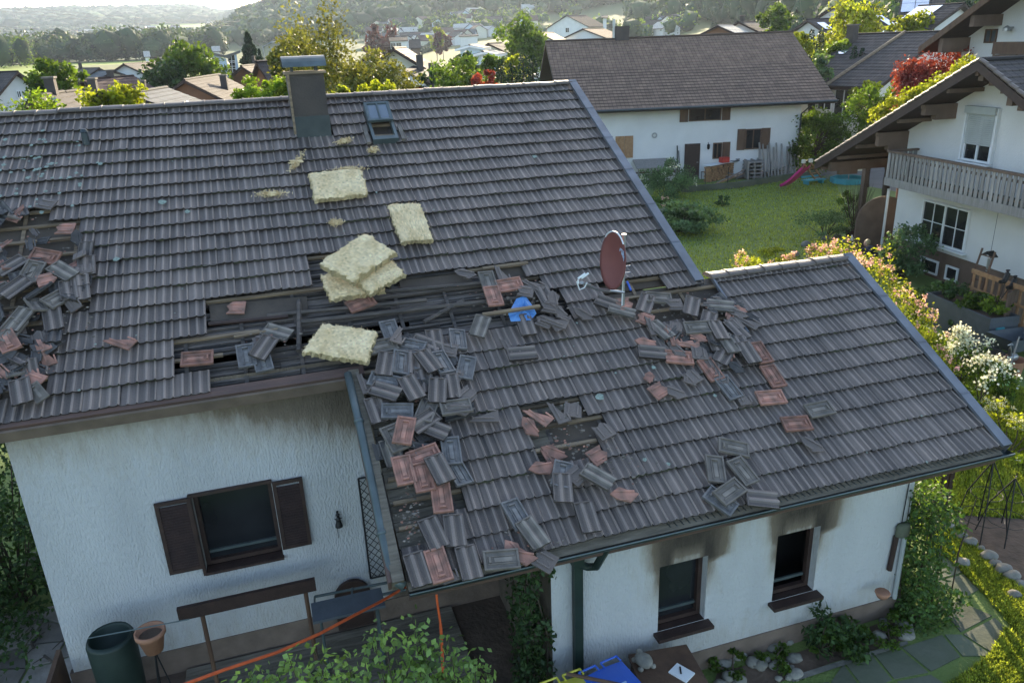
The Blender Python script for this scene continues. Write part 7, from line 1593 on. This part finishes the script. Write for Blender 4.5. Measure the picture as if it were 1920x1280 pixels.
for i,(px,y,D,r,l) in enumerate([(937,112,48,.65,'first dark column conifer left of the farmhouse gable'),(958,118,47,.7,'second dark column conifer left of the farmhouse gable'),(980,98,47,.75,'tallest dark column conifer left of the farmhouse gable'),(998,104,48,.7,'last column conifer touching the farmhouse gable'),
   (1523,54,70,.65,'left one of two dark cypresses behind the farmhouse ridge end'),(1540,56,70,.65,'right one of two dark cypresses behind the farmhouse ridge end'),(1607,86,60,.55,'left one of the slim cypress pair in front of the bungalow'),(1622,90,60,.5,'right one of the slim cypress pair in front of the bungalow')]):
    conifer(l,px,D,y,r,n=2600,leaf=.18,seed=10+i,shape=.4,name='cypress_tree')
# ================================================================== far woods and villages
ico=[]
def icos():
    p=(1+5**.5)/2; v=np.array([(-1,p,0),(1,p,0),(-1,-p,0),(1,-p,0),(0,-1,p),(0,1,p),(0,-1,-p),(0,1,-p),(p,0,-1),(p,0,1),(-p,0,-1),(-p,0,1)],float); v/=np.linalg.norm(v[0])
    f=np.array([(0,11,5),(0,5,1),(0,1,7),(0,7,10),(0,10,11),(1,5,9),(5,11,4),(11,10,2),(10,7,6),(7,1,8),(3,9,4),(3,4,2),(3,2,6),(3,6,8),(3,8,9),(4,9,5),(2,4,11),(6,2,10),(8,6,7),(9,8,1)]); return v,f
IV,IF=icos()
def wood(name,label,pts,r,h,cards=0,cs=1.,m='far_leaf',seed=1,rz=None):
    g=np.random.default_rng(seed); pts=np.asarray(pts); N=len(pts); zb=tz(pts[:,0],pts[:,1]); s=(.7+.6*g.random(N)); rr_=r*s; hh=h*s
    o=thing(name,label,'wood',(*pts.mean(0),0)); o['kind']='stuff'; del o['category']; o['category']='wood'
    J=1+.25*g.normal(size=(N,12,1)); V=IV[None]*J*np.stack([rr_,rr_,hh*.5],1)[:,None]*(.8 if cards else 1); V=V+np.stack([pts[:,0],pts[:,1],zb+hh*.5],1)[:,None]
    F=(IF[None]+12*np.arange(N)[:,None,None]).reshape(-1,3); var=np.repeat(g.normal(size=N)*.6,20)+g.normal(size=20*N)*.25
    mk('canopy',V.reshape(-1,3),F,'far_canopy',o,var=var)
    if cards:
        q=g.normal(size=(N,cards,3)); q/=np.linalg.norm(q,axis=2)[...,None]; q*=(.7+.35*g.random((N,cards,1))); P=q*np.stack([rr_,rr_,hh*.5],1)[:,None]+np.stack([pts[:,0],pts[:,1],zb+hh*.52],1)[:,None]
        P=P.reshape(-1,3); vv=np.repeat(g.normal(size=N)*.5,cards)+g.normal(size=N*cards)*.4; leafobj('leaves',P,cs*(.6+.8*g.random(len(P))),m,o,var=vv)
    return o
def scat(n,pxr,Dr,ok=None,seed=1,pw=1.):
    g=np.random.default_rng(seed); out=[]
    while len(out)<n:
        px=g.uniform(*pxr); D=Dr[0]+(Dr[1]-Dr[0])*g.random()**pw
        if ok and not ok(px,D): continue
        a=azof(px); out.append((D*sin(a),D*cos(a)))
    return out
W=wood
W('far_wood','dark wood covering the distant hill on the left horizon',scat(7000,(-500,640),(2250,3500),seed=1),15,17,seed=1)
W('far_wood','scattered woods around the distant village at the hill foot',scat(900,(-300,430),(1150,2200),lambda px,D:not(265<px<440 and 1600<D<2300),seed=2),11,13,10,4.,seed=2)
W('far_wood','dark wooded hillside rising behind the spruce and the walnut tree',scat(7000,(400,800),(610,1500),lambda px,D: D>640+max(0,(560-px))*.9,seed=3),7.5,13,4,4.,seed=3)
W('far_wood','dark wooded slope above the village in the middle',scat(5200,(760,1350),(640,1150),lambda px,D:D>700-max(0,px-900)*.45,seed=4),7.,13,5,3.5,seed=4)
W('far_wood','dense wood on the slope at the upper right',scat(2600,(1180,2000),(215,560),lambda px,D:D>430-max(0,(px-1180))*.5,seed=5),4.6,12,26,1.6,seed=5)
W('tree_belt','belt of round dark trees along the far side of the meadow',scat(150,(-250,420),(490,560),seed=6),7.5,14,110,1.9,seed=6)
W('tree_belt','loose row of pale young trees at the left end of the meadow',scat(40,(-250,55),(400,470),seed=7),3.8,12,90,1.2,'leaf',seed=7)
W('tree_belt','trees between the meadow belt and the distant village',scat(330,(-250,560),(600,1100),seed=8),8,14,30,3.,seed=8)
W('village_trees','garden trees among the village houses in the middle distance',scat(170,(640,1080),(440,690),lambda px,D:D>535,seed=9),4.2,7,50,1.5,'leaf',seed=9)
W('hedge','dark hedge along the upper edge of the meadow',[(lambda a,D:(D*sin(a),D*cos(a)))(azof(790+i*1.55),415+i*1.6) for i in range(70)],2.,4,20,.9,seed=10)
W('village_trees','trees around the chalet on the far meadow',scat(70,(960,1290),(330,430),seed=11),4.,8,60,1.2,'leaf',seed=11)
W('tree_belt','bushes between the village houses on the left',scat(26,(100,420),(135,165),seed=12),1.6,2.4,120,.4,'leaf',seed=12)
W('tree_belt','trees behind the houses right of the farmhouse ridge',scat(90,(1380,1990),(120,210),seed=13),3.,7,170,.8,'leaf_dark',seed=13)
# village house prototypes
def vproto(wm,rm,lab):
    A=(900,60,400); t=thing('small_house',lab,'house',(0,0,0)); O=np.zeros(3); 
    gableroof(t,np.array([-5.,0,0]),np.array([1.,0,0]),np.array([0,-1.,0]),0,10,4.6,0,-4.6,4.2,6.8,4.2,rm,step=2.4)
    gablewalls(t,np.array([-5.,0,0]),np.array([1.,0,0]),np.array([0,-1.,0]),.5,9.5,4.,-4.,0,-1.,lambda y:6.6-abs(y)*.565,wm)
    return t
VP=[('plasterN','rt_bright','white village house with a bright sunlit roof'),('plasterN','rt_brown','white village house with a brown roof'),('cream','rt_red','cream village house with a red roof'),('bluewall','rt_grey','pale blue village house with a grey roof')]
PRO=[]
for wm,rm,lab in VP: PRO.append(vproto(wm,rm,lab))
usedp=[False]*4; g=np.random.default_rng(30)
def vplace(px,D,k,where,grp,sc=1.,rz=None):
    q=terr(px,D); l=VP[k][2]+' '+where
    rz=g.uniform(-.7,.7)+ (pi/2 if g.random()<.3 else 0) if rz is None else rz
    if not usedp[k]: o=PRO[k]; usedp[k]=True; o.location=q.tolist(); o.rotation_euler=(0,0,rz); o.scale=(sc,)*3
    else: o=copy_tree(PRO[k],None,q,rz,sc)
    tag(o,l,'house',grp)
for i in range(46):
    px=g.uniform(690,1010); D=g.uniform(455,660); vplace(px,D,int(g.integers(0,4)),'in the village under the dark wood','houses of the middle village',g.uniform(.9,1.2))
for i in range(8): vplace(g.uniform(1160,1290),g.uniform(330,400),int(g.integers(0,4)),'on the far slope behind the farmhouse','houses on the far slope',1.)
for i in range(84):
    px=g.uniform(120,345) if i>14 else g.uniform(10,120); D=g.uniform(1450,1850); vplace(px,D,int(g.choice([0,1,2,3,0])),'in the distant village at the hill foot','houses of the distant village',g.uniform(1.2,1.9))
H('large white hall with a bright orange roof in the distant village',(95,69,1500),(117,70,1500),14,22,'plasterN','rt_red')
for i in range(5): vplace(g.uniform(400,425),1750,0,'in the hamlet below the far wooded hill','houses of the hamlet',1.8)
H('white farmhouse with bright roof at the end of the tree belt',(268,97,455),(280,95,455),6,25,'plasterN','rt_bright')
H('small white hall with bright roof below the dark hill',(396,88,330),(412,86,330),5,20,'plasterN','rt_bright')
# pylons and wires
for i,(px,y,D) in enumerate([(48,8,2400),(122,8,2500),(268,30,1650)]):
    b=terr(px,D); zt=gD(px,y,D)[2]; mb=MB(); h=zt-b[2]
    for s in (-1,1): mb.tube([b+[s*4,0,0],[b[0],b[1],zt]],.45,4)
    for k in (.7,.82,.93): mb.tube([[b[0]-9*(1.1-k)*3,b[1],b[2]+h*k],[b[0]+9*(1.1-k)*3,b[1],b[2]+h*k]],.4,4)
    for k in range(6): mb.tube([b+[-4*(1-k/6),0,h*k/6],b+[4*(1-(k+1)/6),0,h*(k+1)/6]],.25,4)
    top(mb.build('pylon','zinc',origin=b),['lattice pylon on the left shoulder of the distant hill','lattice pylon right of the first one on the distant hill','pale pylon mast low in front of the distant hill'][i],'pylon')
for i,(ya,yb,xe) in enumerate([(3,26,560),(8,31,540),(14,34,520),(50,56,700),(54,57,680),(60,60,660)]):
    A=gD(-120,ya-8,420);B=gD(xe,yb+ (8 if i<3 else 0),900); P=[]
    for t in np.linspace(0,1,14): q=A*(1-t)+B*t; q=q-UPV*6*4*t*(1-t); P.append(q)
    mb=MB(); mb.tube(P,.05,4); top(mb.build('power_line','iron',origin=P[0]),['highest power line crossing the sky at the top left','second power line crossing the sky at the top left','third power line crossing the sky at the top left','upper of three power lines in front of the distant hill','middle of three power lines in front of the distant hill','lowest power line in front of the distant hill'][i],'power line',group='power lines at the top left')
# ------------------------------------------------------------------ haze
mb=MB(); mb.box((600,1500,98),(9000,8600,206))
hz=mb.build('haze','white'); hz.data.materials.clear()
hm=bpy.data.materials.new('haze'); hm.use_nodes=True; t=hm.node_tree; t.nodes.clear(); o_=t.nodes.new('ShaderNodeOutputMaterial'); pv=t.nodes.new('ShaderNodeVolumePrincipled')
pv.inputs['Color'].default_value=(.66,.8,1,1); pv.inputs['Density'].default_value=.00010; pv.inputs['Anisotropy'].default_value=.5; t.links.new(pv.outputs[0],o_.inputs['Volume'])
hz.data.materials.append(hm); tag(hz,'pale evening haze filling the valley','haze',kind='stuff')
# ------------------------------------------------------------------ labels of look-alike stones, by their place in the row
for nm_,base_ in (('cobbles at the foot of the wall','grey cobble along the foot of the white wall'),('cobbles below the vine','mossy cobble at the wall end below the vine')):
    L=[o for o in bpy.data.objects if o.get('group')==nm_]
    L.sort(key=lambda o:o.location.x)
    for i,o in enumerate(L):
        j=len(L)-1-i; o['label']=base_+', '+((ORD[i]+('leftmost' if i==0 else 'from the left')) if i<=j else (ORD[j]+('rightmost' if j==0 else 'from the right')))
